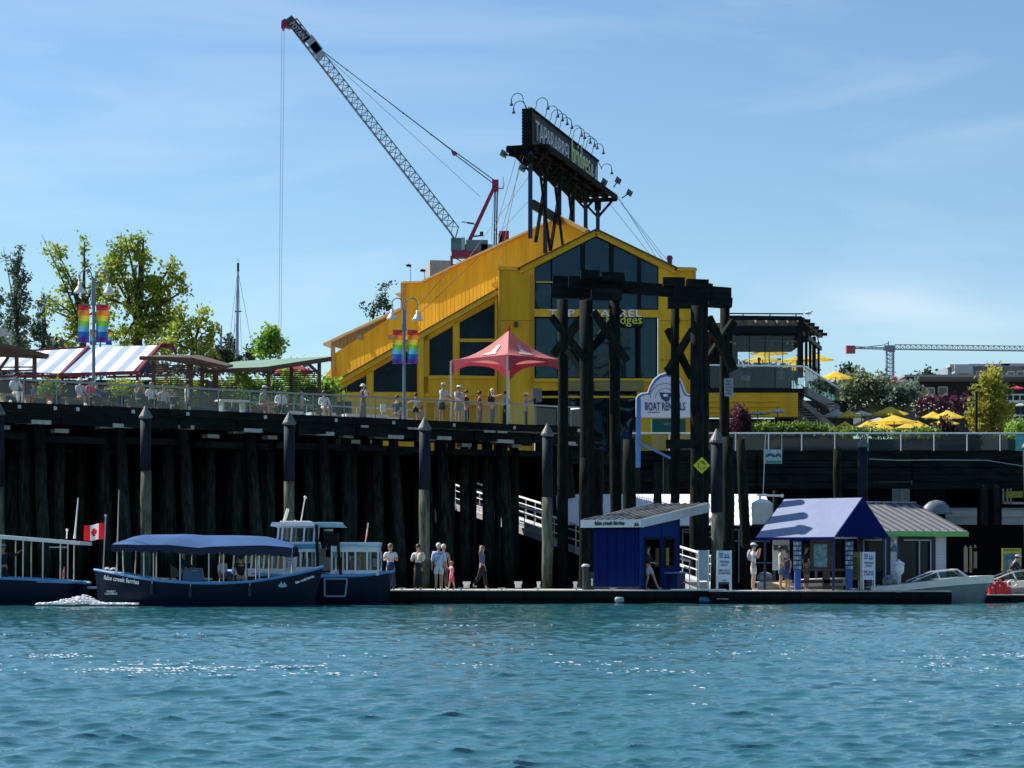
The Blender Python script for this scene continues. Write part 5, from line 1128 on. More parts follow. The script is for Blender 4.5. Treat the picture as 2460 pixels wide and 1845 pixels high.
MB().poly([ep(-.08, -.02, zE - .02), ep(LE + .02, -.02, zE - .02), ep(LE + .02, -.02, zE - .20), ep(-.08, -.02, zE - .20)], n_ * .03).build('fascia', mat('green_fascia', (.13, .42, .10), .5, var=.08), rh)
sid = mat('white_clapboard', (.60, .61, .68), .6, var=.04)
def brd(s0, s1, z0=.42, z1=zE - .16):
    k = int((z1 - z0) / .105)
    for i in range(k):
        z = z0 + (z1 - z0) * (i + .5) / k; a, b = ep(s0, .5, z), ep(s1, .5, z); MB().beam(a + n_ * (.012 * (i % 2)), b + n_ * (.012 * (i % 2)), .05, (z1 - z0) / k * .96).build('clapboard', sid, rh)
brd(.52, 1.0); brd(2.55, 3.1)
MB().poly([ep(-.6, .62, .42), ep(3.1, .62, .42), ep(3.1, .62, zE), ep(-.6, .62, zE)], n_ * -.05).build('inner_wall', mat('dark_interior', (.01, .012, .014), .9), rh)
MB().poly([ep(3.1, .45, .42), ep(3.1, 4.5, .42), ep(3.1, 4.5, zE), ep(3.1, .45, zE)], e * -.05).build('side_wall', sid, rh)
nf = mat('navy_frame', (.008, .012, .05), .5); wfm = mat('grey_window_frame', (.35, .42, .46), .5)
for s0, s1 in ((-.75, .50), (1.02, 2.52)):
    o = MB()
    for a, b in (((s0, 2.48), (s1, 2.48)), ((s0, .5), (s0, 2.48)), ((s1, .5), (s1, 2.48))): o.beam(ep(a[0], .46, a[1]), ep(b[0], .46, b[1]), .16, .16)
    w_ = o.build('window', nf, rh); i_ = MB()
    for a, b in (((s0 + .14, 2.36), (s1 - .14, 2.36)), ((s1 - .14, .6), (s1 - .14, 2.36)), ((s0 + .14 if s0 < 0 else (s0 + s1) / 2 + .1, .6), (s0 + .14 if s0 < 0 else (s0 + s1) / 2 + .1, 2.36))): i_.beam(ep(a[0], .42, a[1]), ep(b[0], .42, b[1]), .05, .05)
    i_.build('frame', wfm, w_); MB().poly([ep(s0 + .1, .5, .5), ep(s1 - .1, .5, .5), ep(s1 - .1, .5, 2.4), ep(s0 + .1, .5, 2.4)]).build('pane', glass_dark, w_)
lgo = MB(); c = ep(.76, .42, 2.02)
lgo.poly([c - e * .17 + V(0, 0, -.1), c + e * .17 + V(0, 0, -.1), c + e * .17 + V(0, 0, .0), c + e * .1 + V(0, 0, .04), c + V(0, 0, .2), c - e * .1 + V(0, 0, .04), c - e * .17], n_ * .01); lgo.build('wall_logo', mat('slate_logo', (.08, .15, .25), .6), rh)
MB().ball(ep(.72, .35, 2.32), .08, 8, (1, .7, 1)).build('wall_lamp', white_paint, rh, smooth=True)
for k, (s, z, c) in enumerate(((1.95, 2.05, (.55, .5, .25)), (1.98, 1.6, (.5, .5, .5)), (1.3, 1.3, (.12, .2, .2)), (2.15, 1.45, (.03, .10, .18)))): MB().box(ep(s, .7, z), (.3 if k == 0 else .14, .1, .16 if k == 0 else .34)).build('shop_goods', mat('goods_%d' % k, c, .6), rh)
bs = thing('boat_poster', 'yellow edged poster reading BOAT on a dark wall at the right edge', 'poster', W(2430, 1352, 83.4))
c = W(2430, 1352, 83.4); S = 83.4 / F
MB().box(c, (46 * S, .04, 70 * S)).build('poster_frame', mat('poster_yellow', (.50, .45, .05), .6), bs)
MB().box(c + V(0, -.03, -.06), (38 * S, .02, 52 * S)).build('poster_picture', mat('poster_sea', (.04, .16, .22), .6, rgb2=(.16, .34, .36), scale=4), bs)
text('lettering', 'BOAT', .22, mat('poster_letter', (.05, .15, .28), .5), bs, c + V(-.25, -.05, .14), ext=.005, width=.5, bold=.01)
for k in range(6): MB().beam(c + V(-.30 + k * .11, -.03, .46), c + V(-.24 + k * .11, -.03, .52), .02, .03).build('chevron', black, bs)

# ------------------------------------------------------------ white roofed boathouse behind the hut
bh = thing('boathouse', 'low dark boathouse with a long white corrugated roof behind the ticket hut', 'boathouse', (6, 97, .5))
roofw = mat('white_corrugated_metal', (.85, .81, .79), .5, var=.04, scale=1.0)
a0, a1 = W(1340, 0, 96).x, W(1865, 0, 96).x; zE2, zR2 = EYE + (HOR - 1262) * 96 / F, EYE + (HOR - 1188) * 100 / F
rows = []
for yy, zz in ((95.6, zE2), (100, zR2)):
    rows.append([V(a0 + (a1 - a0) * i / 200, yy, zz + .03 * (i % 2)) for i in range(201)])
MB().grid(rows).build('roof', roofw, bh); MB().grid([[p + V(0, 4.4 if r else 0, -1.4 if r else 0) for p in rows[1]] for r in (0, 1)]).build('back_roof', roofw, bh)
MB().box(((a0 + a1) / 2, 99, (zE2 + .4) / 2 - .06), (a1 - a0 - .6, 5.6, zE2 - .6)).build('wall', mat('black_boathouse_wall', (.005, .006, .009), .7, var=.3, spec=.1), bh)
for px, w, c in ((1868, 14, 0), (1735, 30, 1), (1760, 30, 1), (1650, 20, 1)):
    f_ = MB()
    for s in (-1, 1): f_.beam(W(px + s * w / 2, 1272, 95.9), W(px + s * w / 2, 1400, 95.9), .06, .1)
    f_.beam(W(px - w / 2, 1272, 95.9), W(px + w / 2, 1272, 95.9), .1, .06); f_.build('door_frame', mat('grey_door_trim', (.22, .26, .28), .6), bh)
for y, x0, x1 in ((1278, 1640, 1720), (1290, 1690, 1712), (1300, 1765, 1850), (1352, 1810, 1860)): MB().beam(W(x0, y, 95.85), W(x1, y, 95.85), .05, .05).build('wall_strip', mat('grey_door_trim', (.22, .26, .28), .6), bh)
# picture sign on a tall thin pole, white tank with radar bar
tk = thing('white_tank', 'white cylindrical tank with a horizontal white bar on top, left of the blue awning', 'tank', W(1830, 1225, 88))
Y = 88; S = Y / F; c = W(1831, 1262, Y)
b = MB(); tilt = Matrix.Rotation(R(-8), 3, 'Y') if False else None
MB().lathe(c + V(0, 0, -.05), [(26 * S, 0), (26 * S, 5 * S)], 18).build('tank_skirt', black, tk)
MB().lathe(c, [(24 * S, 0), (26 * S, 52 * S), (25 * S, 54 * S)], 20, 1, 1).build('tank_body', mat('tank_white', (.50, .54, .51), .5, var=.12), tk)
MB().lathe(c + V(0, 0, 54 * S), [(24 * S, 0), (17 * S, 5 * S), (6 * S, 9 * S)], 16).build('tank_lid', white_paint, tk)
MB().tube([W(1826, 1203, Y), W(1826, 1192, Y)], 3 * S, 8).build('bar_mount', white_paint, tk)
bar = MB().tube([W(1820, 1189, Y), W(1876, 1191, Y)], 2.6 * S, 8); bar.ball(W(1879, 1191, Y), 4.6 * S, 8); bar.build('radar_bar', white_paint, tk)
psn = thing('picture_sign', 'square sign with blue and white orca drawing on thin poles above the tank', 'sign', W(1856, 1097, 89))
Y = 89; S = Y / F
MB().tube([W(1839, 1040, Y), W(1833, 1190, Y)], .022, 5).build('pole', steel, psn); MB().tube([W(1878, 1040, Y), W(1878, 1100, Y)], .018, 5).build('pole', steel, psn)
MB().box(W(1856, 1097, Y) + V(0, -.06, 0), (44 * S, .03, 34 * S)).build('sign_face', mat('sign_pale_teal', (.34, .46, .46), .5, var=.15, scale=5), psn)
for dx, k in ((-6, 1.0), (13, .62)):
    c = W(1856 + dx, 1098, Y) + V(0, -.09, 0); pts = []
    for i in range(9): a = math.pi * i / 8; pts.append(c + V(-12 * S * k * math.cos(a), 0, 9 * S * math.sin(a)))
    for i in range(9): a = math.pi * (1 - i / 8); pts.append(c + V(-7 * S * k * math.cos(a) , 0, 3.5 * S * math.sin(a) - .02))
    MB().poly(pts, (0, .01, 0)).build('orca_shape', mat('orca_navy', (.02, .08, .13), .5), psn)
MB().box(W(1858, 1110, Y) + V(0, -.085, 0), (36 * S, .01, 6 * S)).build('sea_band', mat('sea_band', (.03, .22, .18), .5), psn)
tl = thing('teal_sign', 'small teal sign fixed above the right walkway at the picture edge', 'sign', W(2452, 1066, 109))
MB().box(W(2454, 1064, 109.2), (.56, .04, .8)).build('sign_face', mat('teal_face', (.05, .30, .27), .5), tl); MB().box(W(2454, 1064, 109.17), (.46, .02, .66)).build('sign_panel', mat('teal_panel', (.10, .38, .40), .5, var=.2), tl)
# BOAT RENTALS sign
br_ = thing('boat_rentals_sign', 'white blue framed sign reading BOAT RENTALS behind the right hoist legs', 'sign', W(1530, 1100, 104))
Y = 104; S = Y / F
outl = [(1529, 1003), (1529, 958), (1534, 950), (1543, 946), (1556, 945), (1562, 928), (1572, 912), (1586, 901), (1600, 897), (1614, 898), (1628, 905), (1638, 918), (1645, 940), (1650, 948), (1668, 951), (1668, 1003)]
def inn(k): return [(1598 + (x - 1598) * (1 - k * 1.15), 980 + (y - 980) * (1 - k)) if y < 1003 else (1598 + (x - 1598) * (1 - k * 1.15), y) for x, y in outl]
MB().poly([W(x, y, Y) for x, y in outl], (0, .2, 0)).build('blue_frame', mat('sign_frame_blue', (.05, .20, .52), .45), br_)
MB().poly([W(x, y, Y) + V(0, -.05, 0) for x, y in inn(.09)], (0, .06, 0)).build('white_panel', mat('sign_white2', (.62, .65, .74), .5, var=.04), br_)
wt = MB(); pts = [W(x, y, Y) + V(0, 0, .02) for x, y in outl]; wt.tube(pts, .035, 5); wt.build('frame_edge', white_paint, br_)
dkb = mat('sign_navy_letter', (.015, .05, .15), .5)
text('lettering', 'BOAT RENTALS', 20 * S * 1.35, dkb, br_, W(1550, 986, Y) + V(0, -.07, 0), width=96 * S, ext=.01, bold=.008)
MB().box(W(1571, 991, Y) + V(0, -.07, 0), (30 * S, .01, 1.4 * S)).build('small_print', dkb, br_)
for rr_, w in ((36, 3), (23, 2)):
    a_ = MB(); pts = [W(1598 + rr_ * math.cos(math.pi * i / 16), 956 - rr_ * .95 * math.sin(math.pi * i / 16), Y) + V(0, -.065, 0) for i in range(17)]; a_.tube(pts, w * S * .35, 4); a_.build('arc_line', mat('sign_grey_blue', (.20, .28, .38), .5), br_)
em = MB(); em.poly([W(1584, 943, Y) + V(0, -.07, 0), W(1614, 945, Y) + V(0, -.07, 0), W(1607, 963, Y) + V(0, -.07, 0), W(1600, 966, Y) + V(0, -.07, 0), W(1588, 958, Y) + V(0, -.07, 0)], (0, .01, 0)); em.build('boat_emblem', dkb, br_)
MB().ball(W(1598, 950, Y) + V(0, -.08, 0), .08, 7, (1.4, .2, .8)).build('emblem_window', white_paint, br_)
MB().beam(W(1534, 960, Y), W(1533, 1123, Y), .22, .16).build('post', mat('sign_frame_blue', (.05, .20, .52), .45), br_); MB().beam(W(1666, 960, Y), W(1666, 1123, Y), .2, .16).build('post', mat('sign_frame_blue', (.05, .20, .52), .45), br_)
MB().beam(W(1538, 1065, Y), W(1612, 1101, Y), .08, .1).build('stay', mat('sign_frame_blue', (.05, .20, .52), .45), br_)
gc = tag(MB().box(W(1605, 1025, 116), (80 * 116 / F, 1.2, 34 * 116 / F)).build('green_container', mat('green_container', (.01, .10, .08), .6, var=.1)), 'dark green storage container on the ground below the boat rentals sign', 'container')
text('lettering', 'WORK', .22, mat('container_letter', (.3, .5, .4), .6), gc, W(1594, 1022, 115.3), ext=.005)
# houseboats glimpsed below the walkway
hbx = thing('houseboat', 'pale grey houseboat glimpsed between dark walkway piers', 'houseboat', (22, 117, 0))
Y = 116; 
hbw = mat('houseboat_grey_blue', (.62, .67, .74), .6, var=.08); hbl = mat('houseboat_white', (.80, .80, .80), .5, var=.04)
MB().box((W(2350, 0, Y).x, Y + 2, 2.2), (13, 3, 4.4)).build('wall', hbw, hbx)
MB().box((W(2350, 0, Y).x, Y + .4, EYE + (HOR - 1233) * Y / F), (13, .5, .35)).build('deck_edge', hbl, hbx)
MB().box((W(2160, 0, Y).x, Y + 2, 5.0), (1.8, 2, 1.8)).build('cabin', hbl, hbx); MB().beam(W(2135, 1222, Y), W(2190, 1196, Y), .5, .25).build('rail_edge', hbl, hbx)
MB().lathe(W(2164, 1205, Y - .3), [(.12, 0), (.12, 1.2)], 8).build('vent_post', hbl, hbx)
MB().box(W(2435, 1188, Y), (.9, .4, .35)).build('yellow_tarp', mat('yellow_tarp', (.75, .62, .10), .6), hbx)
for px in (2410, 2420, 2428): MB().beam(W(px, 1165, Y - .1), W(px, 1210, Y - .1), .08).build('stanchion', hbl, hbx)
MB().beam(W(2408, 1208, Y - .1), W(2470, 1209, Y - .1), .08, .12).build('side_rail', hbl, hbx)
MB().lathe(W(2250, 1235, Y - 8), [(38 * .0208, 0), (36 * .0208, .15), (30 * .0208, .4), (18 * .0208, .62), (3 * .0208, .70)], 18, 1, .6).build('dome', mat('dome_grey', (.13, .16, .20), .5), hbx, smooth=True)
# dark shed wall behind the rental hut
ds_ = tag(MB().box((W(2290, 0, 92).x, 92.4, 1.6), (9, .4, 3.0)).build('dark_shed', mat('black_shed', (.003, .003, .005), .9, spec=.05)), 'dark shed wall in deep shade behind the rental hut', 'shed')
for px, w, h, c in ((2320, 9, 60, (.36, .34, .22)), (2332, 6, 62, (.30, .26, .10)), (2343, 8, 40, (.3, .22, .18))):
    tag(MB().box(W(px, 1345, 84.2), (w * 84.2 / F, .06, h * 84.2 / F)).poly([W(px - 4, 1316, 84.1), W(px + 4, 1316, 84.1), W(px, 1309, 84.1)], (0, .05, 0)).build('kayak_paddle', mat('rack_item_%d' % px, c, .6)), {2320: 'pale upright board leaning right of the rental hut', 2332: 'mustard upright board leaning right of the rental hut', 2343: 'short brown board leaning right of the rental hut'}[px], 'board', 'boards leaning beside the rental hut')
pd = thing('power_pedestal', 'white dock power pedestal with a conical cap beside the motor boat', 'pedestal', (W(2160, 0, 80.3).x, 80.3, .47))
c = V(W(2160, 0, 80.3).x, 80.3, .47)
MB().lathe(c, [(.07, 0), (.07, .55), (.18, .68), (.19, .98)], 14).build('pedestal_body', white_paint, pd, smooth=True); MB().lathe(c + V(0, 0, .98), [(.22, 0), (.20, .03), (.05, .12), (.02, .17)], 14).build('pedestal_cap', white_paint, pd, smooth=True)
# ------------------------------------------------------------ boats
def hull_mesh(st, Yc, zfloor, m, par, gun=None, rub=None, zk=-.35):
    """st: (x_sheer, z_sheer, half_beam, x_water) stations from one end to the other"""
    rows = []
    for (x, z, b, xw) in st:
        lo = min(b * .86, b); row = []
        prof = [(0, zk), (.62, zk + .02), (.90, 0.02), (.97, z * .55), (1.0, z)]
        for s in (-1, 1):
            pr = prof if s > 0 else prof[::-1]
            for k, zz in pr:
                if s > 0 and k == 0: continue
                t = max(0, min(1, zz / z)) if z > 0 else 1; xx = xw + (x - xw) * t
                row.append(V(xx, Yc + s * b * k * (1 if k > .95 else 1), zz))
        rows.append(row)
    h = MB().grid(rows)
    for r in (rows[0], rows[-1]): h.poly(r)
    h.build('hull', m, par, smooth=True)
    inn = MB(); r2 = []
    for (x, z, b, xw) in st[2:-2]: r2.append([V(x, Yc - b * .93, z - .01), V(xw, Yc - b * .80, zfloor), V(xw, Yc + b * .80, zfloor), V(x, Yc + b * .93, z - .01)])
    inn.grid(r2).build('cockpit', mat('cockpit_grey', (.18, .20, .22), .6), par)
    if gun:
        for s in (-1, 1): MB().tube([V(x, Yc + s * b, z + .02) for x, z, b, xw in st], .05, 6).build('gunwale', gun, par)
        for r, nm in ((st[:3], 'fore'), (st[-3:], 'aft')):
            MB().poly([V(x, Yc - b, z) for x, z, b, xw in r] + [V(x, Yc + b, z) for x, z, b, xw in reversed(r)], (0, 0, .03)).build('end_deck', cream, par)
def pxm(px, Y): return (px - PX0) * Y / F
def zm(py, Y): return EYE + (HOR - py) * Y / F
white_rail = mat('cream_post', (.62, .62, .54), .4)
def flag_mesh(pole, fly, drop, n=14, m=8, amp=.05, sag=.25):
    g = MB(); rows = []
    for j in range(m + 1):
        v = j / m; row = []
        for i in range(n + 1):
            u = i / n; p = Vector(pole) + Vector(fly) * u + V(0, 0, -drop * v * (1 - .1 * u) - sag * u * u)
            row.append(p + V(0, amp * math.sin(u * 9 + v * 1.5), .02 * math.sin(u * 7)))
        rows.append(row)
    k = len(rows[0])
    g.v = [p for r in rows for p in r]
    for j in range(m):
        for i in range(n):
            u = (i + .5) / n; v = (j + .5) / m; red = u < .26 or u > .74
            du, dv = abs(u - .5) / .14, abs(v - .5) / .34
            leaf = (du + dv < 1) or (du < .9 and .35 < v < .55) or (du < .12 and v < .85 and v > .2)
            g.f.append((j * k + i, j * k + i + 1, (j + 1) * k + i + 1, (j + 1) * k + i)); g.mi.append(0 if red or leaf else 1)
    return g
flag_red = mat('flag_red', (.65, .01, .02), .7, var=.1, ttrans=.35); flag_white = mat('flag_white', (.8, .8, .78), .7, var=.05, ttrans=.35)
# --- blue canopied ferry
Y = 75.6
fa_ = thing('passenger_ferry', 'navy open passenger ferry with a blue fabric canopy and a flag at its left end', 'ferry boat', (pxm(500, Y), Y, 0), 0, 'small navy harbour ferries')
S_ = [(228, 1370, .06, 238), (245, 1372, .42, 246), (285, 1378, .80, 285), (340, 1388, 1.02, 340), (400, 1396, 1.12, 400), (470, 1401, 1.16, 470), (540, 1402, 1.16, 540), (610, 1398, 1.12, 610), (670, 1389, 1.0, 665), (720, 1379, .78, 708), (755, 1370, .42, 735), (776, 1363, .06, 752)]
st = [(pxm(a, Y), zm(b, Y), c, pxm(d, Y)) for a, b, c, d in S_]
hull_mesh(st, Y, .25, navy, fa_, light_blue)
pr = lambda a: next((s for s in S_ if s[0] >= a), S_[-1])
def sheer(px):
    for a, b in zip(S_, S_[1:]):
        if a[0] <= px <= b[0]:
            t = (px - a[0]) / (b[0] - a[0]); return (zm(a[1] + (b[1] - a[1]) * t, Y), a[2] + (b[2] - a[2]) * t)
    return (zm(1370, Y), .3)
# lettering that follows the sheer on the near side
def hull_text(s, x0, x1, y0, y1, size, m):
    a, b = V(pxm(x0, Y), 0, zm(y0, Y)), V(pxm(x1, Y), 0, zm(y1, Y))
    d = (b - a); o = text('lettering', s, size, m, fa_, a, d, V(0, 0, 1) - d.normalized() * d.normalized().z, width=d.length, ext=.004, bold=.006)
    for v in o.data.vertices:
        zs, hb = sheer(v.co.x * F / Y + PX0); k = .97 + .03 * (v.co.z - zs * .55) / (zs * .45) if v.co.z > zs * .55 else .90 + .07 * v.co.z / (zs * .55)
        v.co.y = Y - hb * k - .035 + v.co.y
hull_text('false creek ferries', 256, 346, 1391, 1403, .22, white_paint); hull_text('STANLEY 1', 264, 288, 1422, 1422, .085, mat('faint_white', (.4, .45, .5), .5)); hull_text('VANCOUVER B.C.', 258, 293, 1428, 1427, .08, mat('faint_white', (.4, .45, .5), .5))
hull_text('false creek ferries', 716, 758, 1402, 1386, .12, white_paint)
lg2 = MB(); c = V(pxm(686, Y), Y - sheer(686)[1] - .04, zm(1406, Y)); lg2.ball(c, .13, 8, (1.2, .1, .5)); lg2.poly([c + V(-.1, -.02, .02), c + V(.02, -.02, .02), c + V(-.05, -.02, .15)], (0, .01, 0)); lg2.poly([c + V(.03, -.02, .02), c + V(.14, -.02, .02), c + V(.05, -.02, .13)], (0, .01, 0)); lg2.build('boat_logo', mat('logo_cyan', (.25, .55, .62), .5), fa_)
# canopy
prof = [(281, 1303, 1308), (300, 1297, 1308), (322, 1289, 1308), (345, 1285, 1309), (380, 1284, 1309), (415, 1284, 1309), (440, 1283, 1311), (465, 1284, 1314), (490, 1286, 1316), (520, 1286, 1313), (560, 1286, 1312), (600, 1287, 1311), (640, 1289, 1310), (670, 1296, 1312), (695, 1304, 1314), (709, 1311, 1316)]
rows = []
for px, yt, yb in prof:
    ztop, zb = zm(yt, Y), zm(yb, Y - 1); row = []; hb = 1.15 if 300 < px < 690 else .95
    for k in range(11):
        v = -1 + k / 5; row.append(V(pxm(px, Y), Y + v * hb, zb + (ztop - zb) * (1 - abs(v) ** 1.6)))
    rows.append(row)
MB().grid(rows).build('canopy', blue_canvas, fa_, smooth=True)
vr = []
for j in (0, 1):
    row = []
    for i in range(91):
        px = 281 + 428 * i / 90; f = i / 90 * 15; k = max(b for b in range(len(prof)) if prof[b][0] <= px); k = min(k, len(prof) - 2); t = (px - prof[k][0]) / (prof[k + 1][0] - prof[k][0]); yb = prof[k][2] + (prof[k + 1][2] - prof[k][2]) * t
        dep = (.20 + .07 * abs(math.sin(f * math.pi / 1)) + (.08 if px > 560 else 0)) if j else 0
        row.append(V(pxm(px, Y), Y - 1.13, zm(yb, Y - 1) - dep))
    vr.append(row)
cvn = mat('navy_valance', (.006, .010, .040), .7)
MB().grid(vr).build('valance', cvn, fa_, smooth=True); MB().grid([[V(p.x, Y + 1.13, p.z) for p in r] for r in vr]).build('valance', cvn, fa_, smooth=True)
for px in (308, 358, 381, 444, 512, 547, 600, 632, 688):
    z, hb = sheer(px); 
    for s in (-1, 1):
        if s > 0 and px in (381, 547): continue
        MB().tube([V(pxm(px + (0 if s < 0 else 6), Y), Y + s * min(hb, 1.08), z), V(pxm(px + (0 if s < 0 else 6), Y), Y + s * 1.08, zm(1316, Y))], .022, 5).build('canopy_post', white_rail, fa_)
fp_ = MB().tube([V(pxm(248, Y), Y, zm(1370, Y)), V(pxm(254, Y), Y, zm(1240, Y))], .022, 6); fp_.ball(V(pxm(254, Y), Y, zm(1239, Y)), .05, 6); fpo = fp_.build('flagpole', steel, fa_)
flag_mesh(V(pxm(251, Y), Y, zm(1256, Y)), V(-.70, -.08, -.12), .58, amp=.06, sag=-.02).build('flag', [flag_red, flag_white], fa_, smooth=True)
MB().tube([V(pxm(287, Y), Y - .5, zm(1376, Y)), V(pxm(288, Y), Y - .5, zm(1320, Y)), V(pxm(292, Y), Y - .5, zm(1178, Y))], [.03, .022, .010], 6).build('antenna', white_rail, fa_)
cl = MB(); cl.tube([V(pxm(x, Y), Y - .2, zm(y, Y)) for x, y in ((254, 1366), (262, 1364), (268, 1368), (276, 1364), (284, 1369))], .035, 5); cl.build('mooring_rope', cream, fa_)
for a, b in ((360, 378), (384, 402), (410, 418), (486, 506)): MB().beam(V(pxm(a, Y), Y + .3, zm(1391, Y)), V(pxm(b, Y), Y + .3, zm(1391, Y)), .3, .08).build('seat', cream, fa_)
cs = MB().box(V(pxm(466, Y), Y - .1, zm(1385, Y)), (.75, .7, .6), 0, .75); cs.build('console', mat('console_blue', (.05, .14, .24), .5), fa_)
MB().lathe(V(pxm(474, Y), Y - .4, zm(1374, Y)), [(.02, 0), (.16, .03), (.16, .06), (.02, .09)], 12).build('steering_wheel', mat('wheel_grey', (.3, .36, .38), .4), fa_)
MB().poly([V(pxm(412, Y), Y - .3, zm(1355, Y)), V(pxm(441, Y), Y - .3, zm(1378, Y)), V(pxm(441, Y), Y - .3, zm(1386, Y)), V(pxm(414, Y), Y - .3, zm(1386, Y))], (0, .1, 0)).build('side_curtain', mat('olive_curtain', (.05, .07, .05), .8), fa_)
def boat_person(lab, px, Yp, zp, **k): return person(lab, px, Yp, zp, group='people aboard the ferries', **k)
boat_person('ferry skipper in dark blue jacket standing at the wheel of the blue canopied ferry', 440, Y + .2, .30, h=1.7, yaw=60, top=(.01, .03, .10), bottom=(.01, .02, .05), arms={'L': A_RAIL, 'R': A_RAIL}, sleeve=.9)
boat_person('fair haired passenger in white top sitting in the blue canopied ferry', 535, Y + .1, .62, h=1.6, yaw=60, sit=True, top=WHITE, bottom=(.1, .1, .15), hair=(.5, .4, .22), sleeve=.6)
boat_person('dark haired passenger in white sleeves and black vest sitting in the blue canopied ferry', 578, Y - .1, .55, h=1.68, yaw=200, sit=True, top=(.015, .015, .02), bottom=(.01, .01, .02), fat=1.3, sleeve=.3)
fm = mat('sea_foam', (.86, .88, .90), .8, var=.05)
foam = MB(); rr = random.Random(3)
for i in range(900):
    t = rr.random(); px = 92 + 240 * t; hgt = (math.exp(-((px - 205) / 26) ** 2) * 17 + math.exp(-((px - 165) / 30) ** 2) * 10 + 3) * rr.random()
    foam.ball(V(pxm(px, 74.2), 74.2 + rr.uniform(-.35, .35), zm(1452, 74.2) + hgt * 74 / F), rr.uniform(.010, .042), 4, (1.8, 1, .7))
tag(foam.build('bow_wave', fm, smooth=True), 'white foaming wave between the two navy ferries at the left', 'foam')['kind'] = 'stuff'
for px in (378, 470, 610): 
    z, hb = sheer(px); MB().tube([V(pxm(px, Y), Y - hb - .07, z - .12), V(pxm(px, Y), Y - hb - .08, z - .48)], .06, 8).build('boat_fender', mat('dark_rubber', (.02, .02, .022), .7), fa_); MB().tube([V(pxm(px, Y), Y - hb, z + .04), V(pxm(px, Y), Y - hb - .07, z - .12)], .01, 4).build('fender_rope', cream, fa_)
# --- white canopied ferry at the left edge
Y = 77.6
fb_ = thing('passenger_ferry', 'navy ferry with a flat white roof cut by the left edge of the picture', 'ferry boat', (pxm(40, Y), Y, 0), 0, 'small navy harbour ferries')
S_ = [(-330, 1378, .1, -310), (-280, 1380, .7, -270), (-150, 1384, 1.1, -150), (0, 1389, 1.15, 0), (90, 1393, 1.15, 90), (150, 1397, 1.08, 150), (195, 1400, .85, 190), (212, 1402, .45, 205)]
hull_mesh([(pxm(a, Y), zm(b, Y), c, pxm(d, Y)) for a, b, c, d in S_], Y, .3, navy, fb_, light_blue)
MB().beam(V(pxm(-300, Y), Y - 1.12, zm(1384, Y)), V(pxm(188, Y), Y - 1.1, zm(1397, Y)), .05, .11).build('coaming', light_blue, fb_)
ro = MB(); ro.poly([V(pxm(-280, Y), Y - 1.1, zm(1263, Y)), V(pxm(206, Y), Y - 1.0, zm(1301, Y)), V(pxm(208, Y), Y + 1.0, zm(1302, Y)), V(pxm(-280, Y), Y + 1.1, zm(1263, Y))], (0, 0, -.13)); ro.build('roof', white_paint, fb_)
for px, s in ((17, -1), (22, 1), (60, 1), (70, -1), (117, -1), (131, 1), (164, 1), (176, -1), (-60, -1)):
    MB().tube([V(pxm(px, Y), Y + s * 1.0, zm(1392, Y)), V(pxm(px + 1, Y), Y + s * 1.0, zm(1300 - (200 - px) * .07, Y))], .026, 5).build('roof_post', white_rail, fb_)
MB().tube([V(pxm(131, Y), Y - .9, zm(1315, Y)), V(pxm(176, Y), Y - .9, zm(1315, Y))], .022, 5).build('cross_rail', white_rail, fb_)
MB().tube([V(pxm(179, Y), Y, zm(1294, Y)), V(pxm(180, Y), Y, zm(1284, Y)), V(pxm(188, Y), Y, zm(1196, Y))], [.05, .035, .018], 6).build('antenna', white_paint, fb_)
mlt = MB().tube([V(pxm(160, Y), Y, zm(1294, Y)), V(pxm(161, Y), Y, zm(1276, Y))], .022, 6); mlt.ball(V(pxm(161, Y), Y, zm(1273, Y)), .05, 7); mlt.build('mast_light', white_paint, fb_)
flag_mesh(V(pxm(171, Y), Y - 1.05, zm(1358, Y)), V(-.12, 0, -.25), .42, 8, 6, .02, .02).build('flag', [flag_red, flag_white], fb_)
MB().lathe(V(pxm(95, Y), Y - .5, zm(1385, Y)), [(.16, 0), (.18, .03), (.16, .06)], 12).build('steering_wheel', black, fb_)
MB().tube([V(pxm(210, Y), Y, zm(1412, Y)), V(pxm(236, Y), Y, zm(1412, Y))], .05, 8).build('boat_fender', white_paint, fb_)
boat_person('skipper in dark blue jacket and pale cap standing at the left picture edge', 8, Y + .2, .45, h=1.75, yaw=30, top=(.01, .02, .06), hat=('cap', (.4, .45, .5)), arms={'L': A_DOWN, 'R': ((.08, -.03, -.06), (.20, -.08, .04))}, sleeve=.9, skin='tan')
# --- ferry with wheelhouse
Y = 78.3
fc_ = thing('passenger_ferry', 'navy ferry with white wheelhouse and glazed cabins moored at the dock end', 'ferry boat', (pxm(760, Y), Y, 0), 0, 'small navy harbour ferries')
S_ = [(548, 1372, .1, 566), (575, 1374, .7, 585), (640, 1382, 1.05, 640), (720, 1386, 1.12, 720), (800, 1386, 1.12, 800), (870, 1384, 1.08, 866), (915, 1379, .8, 905), (938, 1375, .45, 922), (946, 1373, .1, 930)]
hull_mesh([(pxm(a, Y), zm(b, Y), c, pxm(d, Y)) for a, b, c, d in S_], Y, .6, navy, fc_, light_blue)
MB().poly([V(pxm(a, Y), Y - c * .98, zm(b - 1, Y)) for a, b, c, d in S_] + [V(pxm(a, Y), Y + c * .98, zm(b - 1, Y)) for a, b, c, d in reversed(S_)], (0, 0, .05)).build('side_deck', mat('pale_blue_deck', (.22, .36, .52), .5), fc_)
dfm = mat('door_outline', (.22, .42, .50), .5); dfr = MB()
